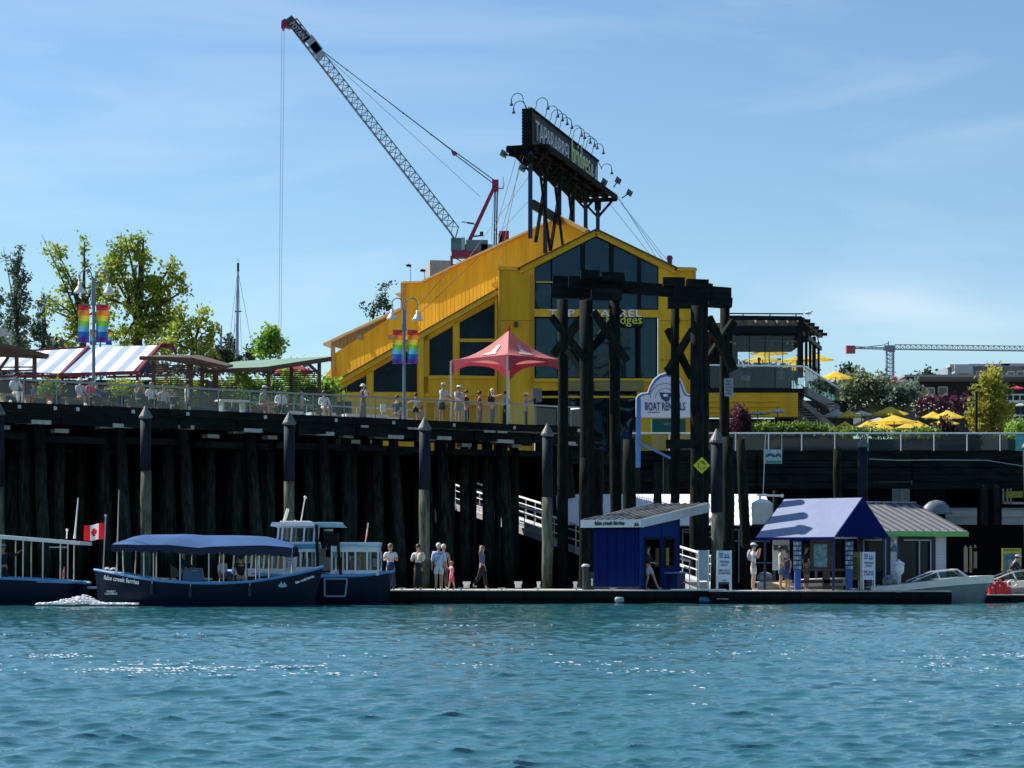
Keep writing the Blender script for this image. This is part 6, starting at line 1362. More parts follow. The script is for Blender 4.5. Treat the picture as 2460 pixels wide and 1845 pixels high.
for a, b in (((786, 1390), (787, 1431)), ((787, 1431), (835, 1431)), ((835, 1431), (840, 1390)), ((786, 1390), (840, 1390))): dfr.beam(V(pxm(a[0], Y), Y - 1.12, zm(a[1], Y)), V(pxm(b[0], Y), Y - 1.12, zm(b[1], Y)), .05, .05)
dfr.build('side_door_outline', dfm, fc_)
wl = mat('cabin_white', (.78, .80, .80), .45, var=.06); wl2 = mat('cabin_blue', (.08, .28, .45), .45)
def cabin(xs, y0, y1, hb, wins, roofy, nm, slant=0):
    """glazed box between the pixel columns xs: sill band, corner posts, panes, roof"""
    x0, x1 = xs; zb, zt = zm(y1, Y), zm(y0, Y)
    for s in (-1, 1):
        MB().box((pxm((x0 + x1) / 2, Y), Y + s * hb, (zb + zm(wins[1], Y)) / 2), (pxm(x1, Y) - pxm(x0, Y), .05, zm(wins[1], Y) - zb)).build('lower_panel', wl, fc_)
        MB().box((pxm((x0 + x1) / 2, Y), Y + s * hb, (zt + zm(wins[0], Y)) / 2), (pxm(x1, Y) - pxm(x0, Y), .05, zt - zm(wins[0], Y))).build('upper_panel', wl, fc_)
        for a, b in zip(wins[2], wins[2][1:]):
            MB().poly([V(pxm(a + 2, Y), Y + s * hb, zm(wins[1], Y)), V(pxm(b - 2, Y), Y + s * hb, zm(wins[1], Y)), V(pxm(b - 2 + slant, Y), Y + s * hb, zm(wins[0], Y)), V(pxm(a + 2 + slant, Y), Y + s * hb, zm(wins[0], Y))]).build('pane', clear_glass if hb > .8 else glass_mat('tinted_cabin_glass', (.25, .32, .35), .3), fc_)
        for a in wins[2]: MB().beam(V(pxm(a, Y), Y + s * hb, zm(wins[1] + 1, Y)), V(pxm(a + slant, Y), Y + s * hb, zm(wins[0] - 1, Y)), .06, 5 * Y / F).build('window_post', wl, fc_)
    for x in xs: MB().box((pxm(x, Y), Y, (zb + zm(wins[1], Y)) / 2), (.05, hb * 2, zm(wins[1], Y) - zb)).build('end_panel', wl, fc_)
cabin((566, 716), 1318, 1384, .92, (1323, 1366, (568, 596, 626, 660, 690, 716)), 0, 'fore', 3)
MB().box((pxm(640, Y), Y, zm(1317, Y)), (pxm(720, Y) - pxm(560, Y), 1.95, .07)).build('fore_roof', wl, fc_)
cabin((716, 766), 1312, 1384, .94, (1326, 1362, (716, 728, 744, 764)), 0, 'mid')
MB().box((pxm(712, Y), Y, zm(1313, Y)), (pxm(768, Y) - pxm(660, Y), 2.0, 11 * Y / F)).build('blue_band', wl2, fc_)
cabin((668, 764), 1262, 1309, .78, (1268, 1302, (672, 682, 704, 734, 758)), 0, 'wheelhouse', 3)
rw_ = MB(); rw_.box((pxm(711, Y), Y, zm(1260, Y)), (pxm(766, Y) - pxm(656, Y), 1.9, .13), 0, .93); rw_.build('wheelhouse_roof', white_paint, fc_)
MB().box((pxm(712, Y), Y, zm(1254, Y)), (pxm(745, Y) - pxm(676, Y), 1.3, .06)).build('roof_hatch', white_paint, fc_)
MB().poly([V(pxm(758, Y), Y - .95, zm(1257, Y)), V(pxm(820, Y), Y - .95, zm(1258, Y)), V(pxm(829, Y), Y - .95, zm(1267, Y)), V(pxm(762, Y), Y - .95, zm(1266, Y))], (0, 1.9, 0)).build('aft_roof', mat('roof_sky_blue', (.30, .52, .62), .45), fc_)
MB().box((pxm(792, Y), Y, zm(1257, Y)), (pxm(820, Y) - pxm(764, Y), 1.85, .05)).build('aft_roof_top', white_paint, fc_)
for a, b, w in (((766, 1262), (770, 1378), 6), ((815, 1280), (824, 1382), 5)): MB().beam(V(pxm(a[0], Y), Y - 1.0, zm(a[1], Y)), V(pxm(b[0], Y), Y - 1.02, zm(b[1], Y)), .1, w * Y / F).build('black_post', black, fc_)
MB().box((pxm(802, Y), Y - .4, zm(1300, Y)), (.42, .5, .5)).build('engine_cover', black, fc_); MB().lathe(V(pxm(792, Y), Y - .5, zm(1276, Y)), [(.16, 0), (.16, .06)], 10, 1, .6).build('deck_lamp', steel, fc_)
MB().box((pxm(782, Y), Y + .2, zm(1345, Y)), (.45, .6, .8)).build('beige_seat_back', mat('beige_vinyl', (.40, .36, .30), .6), fc_)
MB().box((pxm(800, Y), Y + .2, zm(1325, Y)), (.5, .6, .4)).build('white_locker', white_paint, fc_)
cabin((800, 912), 1312, 1382, .86, (1326, 1370, (802, 820, 838, 858, 886, 912)), 0, 'aft')
MB().box((pxm(866, Y), Y, zm(1309, Y)), (pxm(917, Y) - pxm(820, Y), 1.95, 6 * Y / F), 0, .95).build('aft_cabin_roof', mat('roof_sky_blue', (.30, .52, .62), .45), fc_); MB().box((pxm(868, Y), Y, zm(1305, Y)), (pxm(914, Y) - pxm(822, Y), 1.8, .06)).build('aft_cabin_top', white_paint, fc_)
MB().box((pxm(848, Y), Y - .5, zm(1305.5, Y)), (.6, .7, .08)).build('red_life_raft', mat('raft_red', (.55, .08, .07), .6), fc_)
for a, b, w, nm in (((723, 1252), (733, 1194), .02, 'antenna'), ((683, 1252), (692, 1222), .055, 'horn'), ((709, 1256), (709, 1249), .04, 'roof_light')):
    k = MB().tube([V(pxm(a[0], Y), Y, zm(a[1], Y)), V(pxm(b[0], Y), Y, zm(b[1], Y))], w, 6); 
    if nm == 'antenna': k.ball(V(pxm(733, Y), Y, zm(1195, Y)), .06, 7)
    k.build(nm, cream, fc_)
MB().tube([V(pxm(877, Y), Y, zm(1306, Y)), V(pxm(885, Y), Y, zm(1256, Y))], .02, 5).build('flagpole', white_rail, fc_)
flag_mesh(V(pxm(884, Y), Y - .02, zm(1260, Y)), V(-.10, 0, -.40), .30, 10, 6, .03, .0).build('flag', [flag_red, flag_white], fc_)
for px, w in ((735, .2), (905, .3)): MB().box((pxm(px, Y), Y + .2, zm(1352, Y)), (w, .2, .3)).build('cabin_fitting', mat('cabin_items', (.2, .25, .3), .6), fc_)
pb = MB().box((pxm(706, Y), Y - .99, zm(1346, Y)), (16 * Y / F, .03, 46 * Y / F)); pbo = pb.build('notice_board', mat('pink_white_board', (.6, .58, .66), .6), fc_)
for k in range(5): MB().box((pxm(706, Y), Y - 1.01, zm(1332 + k * 7, Y)), (11 * Y / F, .01, .03)).build('print_line', mat('sign_print', (.12, .10, .22), .6), pbo)
for px, s in ((862, 1), (846, .9)): boat_person('passenger with %s sitting in the aft cabin of the wheelhouse ferry' % ('a tanned face' if px == 862 else 'a pink shirt'), px, Y + .2, .72, h=1.6, yaw=90, sit=True, top=(.12, .12, .16) if px == 862 else (.5, .2, .22), skin='tan')
# --- motor boats
def motor_boat(label, x0, x1, yst, ybow, Y, hullm, deckm, zk, group, beam=1.0):
    t = thing('motor_boat', label, 'motor boat', (pxm((x0 + x1) / 2, Y), Y, 0), 0, group); n = 9; st = []
    for i in range(n):
        u = i / (n - 1); px = x0 + (x1 - x0) * u; b = beam * (.92 if u < .55 else .92 * (1 - ((u - .55) / .45) ** 2.2)) + .03
        st.append((pxm(px, Y), zm(yst + (ybow - yst) * (1 - (1 - u) ** 1.5), Y), b, pxm(px - (x1 - x0) * .10 * max(0, (u - .7) / .3), Y)))
    hull_mesh(st, Y, .25, hullm, t, None)
    for s in (-1, 1): MB().grid([[V(x, Y + s * b * 1.02, z + .03) for x, z, b, w in st], [V(x, Y + s * b * 1.02, z - .22) for x, z, b, w in st]]).build('rub_strake', deckm, t)
    MB().poly([V(x, Y - b, z + .03) for x, z, b, w in st[4:]] + [V(x, Y + b, z + .03) for x, z, b, w in reversed(st[4:])], (0, 0, .03)).build('foredeck', deckm, t)
    MB().poly([V(x, Y - b, z + .02) for x, z, b, w in st[:2]] + [V(x, Y + b, z + .02) for x, z, b, w in reversed(st[:2])], (0, 0, .03)).build('aft_deck', deckm, t)
    for s in (-1, 1): MB().grid([[V(x, Y + s * b, z + .03) for x, z, b, w in st[1:5]], [V(x, Y + s * b * .8, z + .04) for x, z, b, w in st[1:5]]]).build('side_deck', deckm, t)
    return t, st
hgrey = mat('grey_green_hull', (.16, .20, .20), .3, var=.1)
mb1, st = motor_boat('white decked speedboat with raked windscreen moored at the dock end, bow right', 2082, 2388, 1414, 1386, 80.9, hgrey, cream, -.3, 'motor boats at the dock', 1.0)
Y = 80.9
def screen(t, pts_near, hb, Y):
    w = MB(); A = [V(pxm(x, Y), Y - hb, zm(y, Y)) for x, y in pts_near]; B = [V(p.x, Y + hb, p.z) for p in A]
    for P in (A, B):
        for a, b in zip(P, P[1:]): w.tube([a, b], .025, 5)
    w.tube([A[2], B[2]], .025, 5); w.tube([A[1], V(A[1].x + .18, A[1].y, A[0].z - .1)], .03, 5); w.tube([A[2], V(A[2].x + .45, A[2].y, A[3].z)], .025, 5)
    w.build('windscreen_frame', alu, t); g_ = glass_mat('boat_screen', (.45, .58, .66), .3)
    for P in (A, B): MB().poly([P[0], P[1], P[2], P[3]]).build('windscreen', g_, t)
    MB().poly([A[2], B[2], B[3], A[3]]).build('windscreen', g_, t)
screen(mb1, ((2184, 1397), (2243, 1373), (2292, 1368), (2326, 1391)), .62, Y)
def outboard(t, px, py, Y, k=1.0, m=None, nm='outboard_motor'):
    o = MB(); c = V(pxm(px, Y), Y, zm(py, Y)); o.ball(c, .27 * k, 10, (1.15, .8, .85)); oo = o.build(nm, m or mat('camouflage_cover', (.55, .60, .58), .6, rgb2=(.04, .08, .12), scale=5), t, smooth=True)
    MB().box(c + V(0, 0, -.4), (.18, .2, .5)).build('motor_leg', black, oo)
outboard(mb1, 2142, 1396, Y, 1.1)
outboard(mb1, 2206, 1392, Y + .2, .3, cream, 'seat_top')
mb2, st = motor_boat('partly hidden speedboat with a windscreen at the right edge beside red fuel cans', 2376, 2700, 1402, 1384, 83.0, hgrey, cream, -.3, 'motor boats at the dock')
screen(mb2, ((2380, 1391), (2424, 1374), (2452, 1370), (2475, 1392)), .6, 83.0)
for k, (px, w) in enumerate(((2382, 15), (2400, 20), (2419, 18))):
    Yr = 81.5; t = thing('fuel_can', ['leftmost low red fuel can with pale stripes', 'middle red fuel can beside the speedboat bow', 'rightmost red fuel can with two pale dots'][k] + ' on the right dock', 'fuel can', (pxm(px, Yr), Yr, .3), 0, 'red fuel cans')
    hgt = (24, 31, 29)[k] * Yr / F; MB().box((pxm(px, Yr), Yr, .3 + hgt / 2), (w * Yr / F, .25, hgt), 0, .9).build('can_body', mat('jerrycan_red', (.55, .01, .015), .4, var=.1), t)
    MB().tube([(pxm(px - 5, Yr), Yr, .3 + hgt), (pxm(px - 4, Yr), Yr, .38 + hgt), (pxm(px + 4, Yr), Yr, .38 + hgt), (pxm(px + 5, Yr), Yr, .3 + hgt)], .022, 5).build('can_handle', mat('jerrycan_pink', (.7, .25, .22), .5), t)
    MB().lathe((pxm(px, Yr), Yr - .13, .3 + hgt * .7), [(.03, -.03), (.03, .03)], 6).build('can_cap', white_paint, t)
wb = MB(); pts = [(pxm(2432 + 11 * math.cos(a), 81.3), 81.3, zm(1402 + 8 * math.sin(a), 81.3)) for a in [i * math.pi / 8 for i in range(17)]]; wb.tube(pts, .035, 6)
tag(wb.build('life_ring', white_paint, smooth=True), 'white life ring lying right of the red fuel cans', 'life ring')
mb3, st = motor_boat('tan hulled motor boat with white deck behind the people at the blue kiosk', 1812, 2035, 1402, 1392, 83.6, mat('tan_hull', (.42, .30, .18), .4, var=.1), white_paint, -.3, 'motor boats at the dock', .9)
outboard(mb3, 1838, 1388, 83.5, 1.0)
ky = MB(); Yk = 82.0; ks = []
for i in range(11):
    u = i / 10; ks.append([V(pxm(1820 + 92 * u, Yk), Yk + .3 * s * math.sin(math.pi * u), .50 + .20 * math.sin(math.pi * u) * (1 - abs(s)) + .05) for s in (-1, -.5, 0, .5, 1)])
ky.grid(ks); tag(ky.build('kayak', mat('peach_kayak', (.62, .36, .20), .4, rgb2=(.75, .62, .25), scale=1.2), smooth=True), 'peach coloured upturned kayak lying behind the man in the white cap', 'kayak')
# ------------------------------------------------------------ foliage
def leaf_mat(name, a, b, tr=.35):
    m = bpy.data.materials.new(name); m.use_nodes = True; t = m.node_tree; t.nodes.clear(); l = t.links.new
    o = N(t, 'ShaderNodeOutputMaterial'); c = N(t, 'ShaderNodeTexCoord'); n = N(t, 'ShaderNodeTexNoise'); n.inputs['Scale'].default_value = .9; n.inputs['Detail'].default_value = 3
    n2 = N(t, 'ShaderNodeTexNoise'); n2.inputs['Scale'].default_value = 9; l(c.outputs['Object'], n.inputs['Vector']); l(c.outputs['Object'], n2.inputs['Vector'])
    ad = N(t, 'ShaderNodeMath', operation='MULTIPLY_ADD'); ad.inputs[1].default_value = .5; l(n2.outputs[0], ad.inputs[0]); 
    hf = N(t, 'ShaderNodeMath', operation='MULTIPLY'); hf.inputs[1].default_value = .5; l(n.outputs[0], hf.inputs[0]); l(hf.outputs[0], ad.inputs[2])
    r = N(t, 'ShaderNodeValToRGB'); e = r.color_ramp.elements; e[0].position = .40; e[1].position = .60; e[0].color = a + (1,); e[1].color = b + (1,)
    l(ad.outputs[0], r.inputs[0]); d = N(t, 'ShaderNodeBsdfPrincipled'); d.inputs['Roughness'].default_value = .55; l(r.outputs[0], d.inputs['Base Color'])
    tl = N(t, 'ShaderNodeBsdfTranslucent'); l(r.outputs[0], tl.inputs[0]); mx = N(t, 'ShaderNodeMixShader'); mx.inputs[0].default_value = tr
    l(d.outputs[0], mx.inputs[1]); l(tl.outputs[0], mx.inputs[2]); l(mx.outputs[0], o.inputs[0]); return m
rr = random.Random(5)
lf_maple = leaf_mat('maple_leaf', (.11, .20, .02), (.42, .48, .05), .5); lf_dark = leaf_mat('dark_leaf', (.015, .035, .02), (.05, .10, .04)); lf_green = leaf_mat('bright_leaf', (.10, .24, .02), (.34, .52, .07), .5)
lf_olive = leaf_mat('olive_leaf', (.10, .15, .08), (.30, .36, .20), .5); lf_plum = leaf_mat('plum_leaf', (.05, .015, .03), (.16, .04, .08), .4); lf_gold = leaf_mat('golden_leaf', (.20, .22, .03), (.52, .48, .07), .5); lf_blue = leaf_mat('blue_green_leaf', (.07, .13, .10), (.20, .29, .20), .5)
lf_poplar = leaf_mat('poplar_leaf', (.05, .09, .06), (.17, .24, .14), .4)
bark = mat('bark', (.05, .045, .035), .9, var=.3, scale=5)
def crown(blobs, Y, size, density, seed, depth=1.0, dz=0):
    rg = np.random.RandomState(seed); vs = []; fs = []; S = Y / F
    for (px, py, rx, ry) in blobs:
        n = int(density * rx * ry * .35 + 8); c = np.array(W(px, py, Y)) + np.array([0, rg.uniform(-.3, .3), 0])
        # small clumps first, leaves round each clump, so that gaps stay open
        k = max(3, n // 14); cl = rg.normal(size=(k, 3)); cl /= np.linalg.norm(cl, axis=1)[:, None]; cl *= (rg.rand(k, 1) ** .4)
        cen = c + cl * np.array([rx * S, rx * S * depth, ry * S])
        idx = rg.randint(0, k, n); p = cen[idx] + rg.normal(size=(n, 3)) * size * 1.35
        a = rg.normal(size=(n, 3)); a /= np.linalg.norm(a, axis=1)[:, None]; b = np.cross(a, rg.normal(size=(n, 3))); b /= np.linalg.norm(b, axis=1)[:, None]
        s = size * rg.uniform(.6, 1.25, (n, 1)); base = len(vs)
        q = np.stack([p - a * s, p - b * s * .6 + a * s * .1, p + a * s, p + b * s * .6 + a * s * .1], 1).reshape(-1, 3); vs.append(q)
    v = np.concatenate(vs); m = len(v) // 4
    me = bpy.data.meshes.new('crown'); me.vertices.add(len(v)); me.vertices.foreach_set('co', v.ravel()); me.loops.add(m * 4); me.loops.foreach_set('vertex_index', np.arange(m * 4)); me.polygons.add(m)
    me.polygons.foreach_set('loop_start', np.arange(0, m * 4, 4)); me.polygons.foreach_set('loop_total', np.full(m, 4)); me.update(); return me
TSEED = [10]
def tree(name, label, trunk_px, base_py, blobs, Y, lm, size=.16, dens=1.0, tw=.16, group=None, limbs=True, cat='tree', depth=1.0):
    TSEED[0] += 1; rr = random.Random(TSEED[0])
    t = thing(name, label, cat, W(trunk_px, base_py, Y), 0, group)
    me = crown(blobs, Y, size, dens, TSEED[0], depth); me.materials.append(lm); o = put('crown', me, t); o['kind'] = 'stuff'
    b = MB(); base = W(trunk_px, base_py, Y); topb = min(blobs, key=lambda q: q[1]); tp = W(topb[0], topb[1], Y)
    mid_ = base.lerp(tp, .45) + V(rr.uniform(-.2, .2), 0, 0); b.tube([base, mid_, tp], [tw, tw * .65, tw * .15], 8)
    if limbs:
        for (px, py, rx, ry) in blobs:
            if (px, py) == topb[:2]: continue
            e = W(px, py, Y) + V(0, rr.uniform(-.4, .4), 0); s = base.lerp(mid_, rr.uniform(.4, 1)); b.tube([s, s.lerp(e, .5) + V(0, 0, .2), e, e + (e - s) * .18], [tw * .45, tw * .3, tw * .14, .01], 5)
    b.build('trunk', bark, t); return t
TG = 'trees behind the market'
tree('maple_tree', 'large yellow green maple, tallest tree, behind the striped market roof', 330, 845, [(305, 590, 40, 26), (335, 620, 26, 34), (268, 655, 34, 32), (315, 680, 50, 40), (372, 700, 44, 44), (410, 640, 20, 22), (432, 668, 22, 20), (395, 745, 42, 40), (330, 760, 52, 46), (370, 800, 50, 32), (262, 720, 26, 30), (443, 700, 12, 16), (282, 625, 30, 26), (345, 575, 6, 8), (300, 810, 40, 25), (425, 765, 22, 26)], 134, lf_maple, .15, .92, .3, TG)
tree('maple_tree', 'thin leaning maple left of the rainbow banners', 200, 845, [(140, 610, 28, 18), (118, 600, 10, 10), (152, 645, 20, 24), (203, 580, 8, 14), (200, 606, 9, 9), (204, 640, 10, 16), (170, 680, 30, 24), (125, 720, 18, 18), (118, 742, 14, 10), (160, 745, 36, 24), (185, 790, 36, 30), (235, 690, 26, 26), (165, 820, 26, 20), (240, 760, 26, 30), (150, 700, 16, 16), (200, 720, 24, 22)], 131, lf_maple, .14, .75, .2, TG)
tree('maple_tree', 'low spreading yellow green maple right of the tall maple', 460, 860, [(492, 750, 14, 8), (480, 770, 16, 12), (500, 790, 18, 14), (455, 780, 18, 16), (430, 790, 24, 26), (505, 810, 12, 12), (450, 830, 44, 24), (495, 840, 34, 22), (400, 835, 30, 20), (428, 755, 10, 12)], 130, lf_maple, .15, 1.0, .14, TG)
tree('poplar_tree', 'slender dark poplar with two thin tips at the far left', 44, 850, [(45, 600, 7, 18), (44, 640, 9, 24), (30, 655, 6, 22), (28, 628, 5, 7), (12, 622, 5, 4), (60, 670, 8, 26), (46, 690, 14, 28), (34, 730, 16, 30), (62, 720, 12, 26), (46, 780, 26, 34), (50, 825, 30, 20), (22, 770, 10, 26)], 138, lf_poplar, .12, 1.7, .14, TG)
tree('poplar_tree', 'short dark poplar between the far left poplar and the leaning maple', 100, 850, [(105, 715, 6, 16), (98, 740, 10, 22), (96, 780, 16, 28), (104, 820, 22, 24), (82, 800, 14, 22)], 139, lf_poplar, .12, 1.6, .12, TG)
tree('poplar_tree', 'dark poplar edge cut by the left side of the picture', -14, 850, [(-4, 700, 8, 20), (0, 725, 8, 14), (-10, 760, 14, 34), (-8, 820, 20, 24)], 136, lf_poplar, .12, 1.5, .12, TG)
tree('round_tree', 'small round bright green tree left of the restaurant', 648, 858, [(648, 818, 26, 22), (630, 835, 20, 16), (665, 830, 20, 20), (648, 800, 14, 10), (640, 850, 26, 10)], 124, lf_green, .15, 2.2, .1, TG)
tree('sapling', 'sparse dark sapling rising behind the restaurant roof', 905, 760, [(922, 690, 5, 7), (914, 712, 6, 10), (928, 722, 6, 16), (908, 740, 9, 14), (930, 745, 6, 14), (895, 758, 8, 12), (874, 738, 4, 5), (936, 682, 3, 5)], 160, lf_dark, .14, 2.0, .05, TG)
CG = 'small far conifers'
def conifer(px, top, base, w, Y, label):
    t = thing('conifer', label, 'conifer', W(px, base, Y), 0, CG); bl = []
    for k in range(7): u = k / 6; bl.append((px, top + (base - top) * u, 1.5 + w * u * .5, (base - top) / 11))
    me = crown(bl, Y, .22 * Y / 200, 9, int(px)); me.materials.append(lf_dark); put('crown', me, t)['kind'] = 'stuff'; MB().tube([W(px, base + 6, Y), W(px, top, Y)], [.25, .03], 6).build('trunk', bark, t)
for px, top, base, w, lab in ((552, 812, 872, 12, 'dark pointed conifer left of the tall boat mast'), (599, 842, 872, 12, 'small dark conifer right of the tall boat mast'), (2030, 885, 940, 22, 'left dark conifer behind the patio umbrellas'), (2048, 888, 940, 24, 'right dark conifer behind the patio umbrellas'), (2232, 895, 918, 12, 'dark conifer on the roofline right of the pergola'), (2212, 905, 918, 9, 'tiny conifer just right of the pergola roof')): conifer(px, top, base, w, 260, lab)
tree('bush', 'dark green bushes in front of the far masts', 530, 876, [(530, 850, 26, 20), (510, 862, 20, 12), (575, 868, 20, 6), (548, 858, 14, 14)], 160, lf_dark, .2, 1.5, .1, None, cat='bushes')
hb_ = crown([(px, 935 + 20 * rr.random(), 22, 26) for px in range(300, 800, 17) if not 590 < px < 600], 116, .16, 1.1, 55, .8); hb_.materials.append(lf_green); hb0 = put('hedge', hb_); tag(hb0, 'loose green hedge behind the wooden pavilions', 'hedge'); hb0['kind'] = 'stuff'
tag(MB().box((W(560, 0, 119).x, 119, GZ + 1.3), (13, .4, 2.6)).build('dark_screen_wall', mat('dark_green_wall', (.015, .025, .022), .9, var=.3)), 'dark wall behind the wooden pavilions', 'wall')
# right side planting
PG = 'planting on the right patio'
tree('willow_shrub', 'grey green feathery shrub right of the terrace', 2075, 1005, [(2060, 930, 40, 32), (2100, 920, 34, 22), (2040, 965, 34, 30), (2085, 965, 44, 30), (2125, 955, 28, 32), (2060, 905, 20, 14)], 150, lf_olive, .18, 1.4, .12, PG)
tree('willow_shrub', 'blue green feathery shrub left of the plum tree', 2165, 1005, [(2150, 950, 30, 26), (2175, 960, 28, 26), (2188, 935, 14, 20), (2140, 975, 30, 18)], 149, lf_blue, .17, 1.5, .1, PG)
tree('olive_tree', 'loose olive green tree behind the middle umbrellas', 2205, 1005, [(2190, 940, 14, 16), (2205, 960, 22, 22), (2225, 970, 20, 20)], 152, lf_olive, .17, 1.2, .1, PG)
tree('plum_tree', 'dark plum coloured tree behind the patio umbrellas', 2240, 1010, [(2235, 965, 24, 14), (2262, 970, 26, 18), (2300, 968, 24, 16), (2220, 978, 14, 12)], 147, lf_plum, .16, 1.3, .1, PG)
tree('golden_tree', 'tall golden green tree at the right edge of the patio', 2378, 1045, [(2392, 895, 16, 14), (2375, 915, 24, 16), (2362, 940, 30, 20), (2395, 940, 26, 22), (2372, 975, 36, 24), (2400, 985, 30, 26), (2370, 1015, 36, 22), (2398, 1025, 30, 18), (2345, 995, 18, 26)], 128, lf_gold, .14, 1.7, .16, PG)
tree('green_shrub', 'bright green shrub at the right picture edge', 2440, 1045, [(2440, 1020, 22, 18), (2425, 1035, 18, 12), (2455, 1035, 18, 14)], 126, lf_green, .13, 1.4, .08, PG)
tree('plum_shrub', 'magenta plum shrub below the terrace', 1778, 1040, [(1775, 998, 16, 18), (1768, 1018, 20, 16), (1792, 1015, 20, 18), (1778, 985, 10, 8)], 116.5, lf_plum, .11, 2.6, .08, PG)
tree('dark_shrub', 'dark red leaved shrub in front of the rightmost umbrellas', 2270, 1045, [(2262, 1020, 20, 18), (2290, 1028, 18, 14), (2250, 1035, 14, 10)], 117, leaf_mat('maroon_leaf', (.02, .01, .012), (.09, .03, .03)), .10, 2.0, .06, PG)
hd = []
for px in range(1800, 2255, 9): hd.append((px, (1031 if px < 1985 else 1042) - rr.random() * 6, 8, 8 if px < 1985 else 5)) if rr.random() < .86 else None
me = crown(hd, 115.5, .09, 5.5, 77, .8); me.materials.append(leaf_mat('hedge_leaf', (.10, .20, .02), (.32, .42, .06))); hg = put('hedge', me); tag(hg, 'fresh green hedge along the right walkway below the umbrellas', 'hedge'); hg['kind'] = 'stuff'
pb_ = tag(MB().box((W(2100, 0, 116).x, 116.2, 7.5), (22, 1.2, 1.1)).build('planter_box', mat('dark_planter', (.03, .03, .03), .8)), 'long dark planter holding the green hedge behind the right railing', 'planter')
for px, y0, lab in ((2346, 940, 'thin black post in front of the golden tree'),): tag(MB().tube([W(px, y0, 120), W(px, 1050, 120)], .07, 8).build('black_post', black), lab, 'post')
# patio deck in front of the land
pdk = MB(); pdk.box((14, 118.2, 7.25), (60, 7.6, .25)); tag(pdk.build('patio_deck', wood_dark), 'dark patio deck edge behind the right walkway railing', 'deck')
# ------------------------------------------------------------ umbrellas
ucol = mat('yellow_umbrella_cloth', (.95, .66, .06), .8, var=.08, scale=2, ttrans=.38); wcol = mat('white_umbrella_cloth', (.72, .72, .70), .8, var=.05, ttrans=.4); pcol = mat('pink_umbrella_cloth', (.7, .05, .12), .8, ttrans=.3); gcol = mat('green_white_umbrella_cloth', (.45, .6, .5), .8, ttrans=.3)
def umbrella(px, ytop, hw_, yrim, Y, lab, m=ucol, group='yellow patio umbrellas', zb=GZ):
    S = Y / F; c = W(px, yrim, Y); r = hw_ * S; h = (yrim - ytop) * S * 1.0
    t = thing('umbrella', lab, 'umbrella', V(c.x, Y, zb), 0, group); n = 8
    for i in range(n):
        g = []
        for j in range(4):
            u = j / 3; row = []
            for k in range(4):
                a = 2 * math.pi * (i + k / 3) / n; rr_ = r * u * (1 - .05 * math.sin(k / 3 * math.pi) * u); row.append(c + V(rr_ * math.cos(a + .2), rr_ * math.sin(a + .2), h * (1 - u) ** 1.15 - .02 * math.sin(k / 3 * math.pi) * u))
            g.append(row)
        MB().grid(g).build('canopy_panel', m, t, smooth=True)
    MB().tube([c + V(0, 0, h + .08), V(c.x, Y, zb)], .03, 6).build('pole', mat('umbrella_pole', (.03, .025, .02), .6), t)
    rb_ = MB()
    for i in range(n): a = 2 * math.pi * i / n + .2; rb_.tube([c + V(0, 0, h - .12), c + V(r * .97 * math.cos(a), r * .97 * math.sin(a), 0.0)], .012, 4)
    rb_.build('rib_frame', mat('umbrella_pole', (.03, .025, .02), .6), t, kind='stuff')
umbrella(1848, 834, 48, 850, 140, 'yellow umbrella highest inside the glazed terrace', zb=12); umbrella(1832, 852, 44, 867, 145, 'yellow umbrella below the highest one in the glazed terrace', zb=12)
umbrella(1914, 855, 46, 868, 143, 'yellow umbrella behind the right panes of the glazed terrace', zb=12); umbrella(1906, 872, 44, 886, 148, 'yellow umbrella lowest behind the right panes of the glazed terrace', zb=12)
umbrella(1962, 850, 44, 865, 142, 'yellow umbrella right behind the terrace columns', zb=12); umbrella(2008, 891, 43, 908, 146, 'yellow umbrella hanging over the sloping terrace balustrade', zb=9)
umbrella(2138, 976, 47, 995, 128, 'tall yellow umbrella in the middle of the lower patio'); umbrella(2148, 997, 62, 1015, 121, 'widest yellow umbrella in front on the lower patio')
umbrella(2040, 984, 34, 1002, 127, 'leftmost yellow umbrella on the lower patio'); umbrella(2242, 988, 30, 1002, 130, 'yellow umbrella on the right of the lower patio beside the plum tree'); umbrella(2277, 985, 42, 1003, 128, 'rightmost yellow umbrella on the lower patio'); umbrella(2270, 1004, 36, 1018, 125, 'low yellow umbrella behind the dark red shrub')
umbrella(2085, 1010, 30, 1026, 124, 'low yellow umbrella between the leftmost and widest ones'); umbrella(2205, 1010, 34, 1026, 126, 'low yellow umbrella right of the widest one')
umbrella(2120, 1015, 36, 1031, 123, 'low yellow umbrella peeking over the hedge left of the widest one'); umbrella(2182, 1013, 42, 1030, 124.5, 'low yellow umbrella just behind the widest one on its right'); umbrella(2030, 1012, 30, 1028, 125, 'low yellow umbrella below the leftmost one')
umbrella(2008, 983, 36, 1000, 134, 'white umbrella below the outdoor stair', wcol, 'white patio umbrellas'); umbrella(2070, 986, 30, 996, 140, 'white umbrella behind the leftmost yellow one', wcol, 'white patio umbrellas'); umbrella(2112, 1003, 26, 1010, 138, 'white umbrella left of the tall yellow one', wcol, 'white patio umbrellas')
umbrella(1868, 982, 26, 990, 122, 'small white umbrella below the terrace floor', wcol, 'white patio umbrellas'); umbrella(1820, 988, 30, 995, 122, 'flat pale green umbrella beside the magenta shrub', gcol, 'white patio umbrellas')
umbrella(2442, 927, 20, 933, 235, 'small pink umbrella on the balcony of the dark apartment block', pcol, None, 20); umbrella(2452, 968, 18, 974, 150, 'pale green umbrella at the right picture edge', gcol, None)
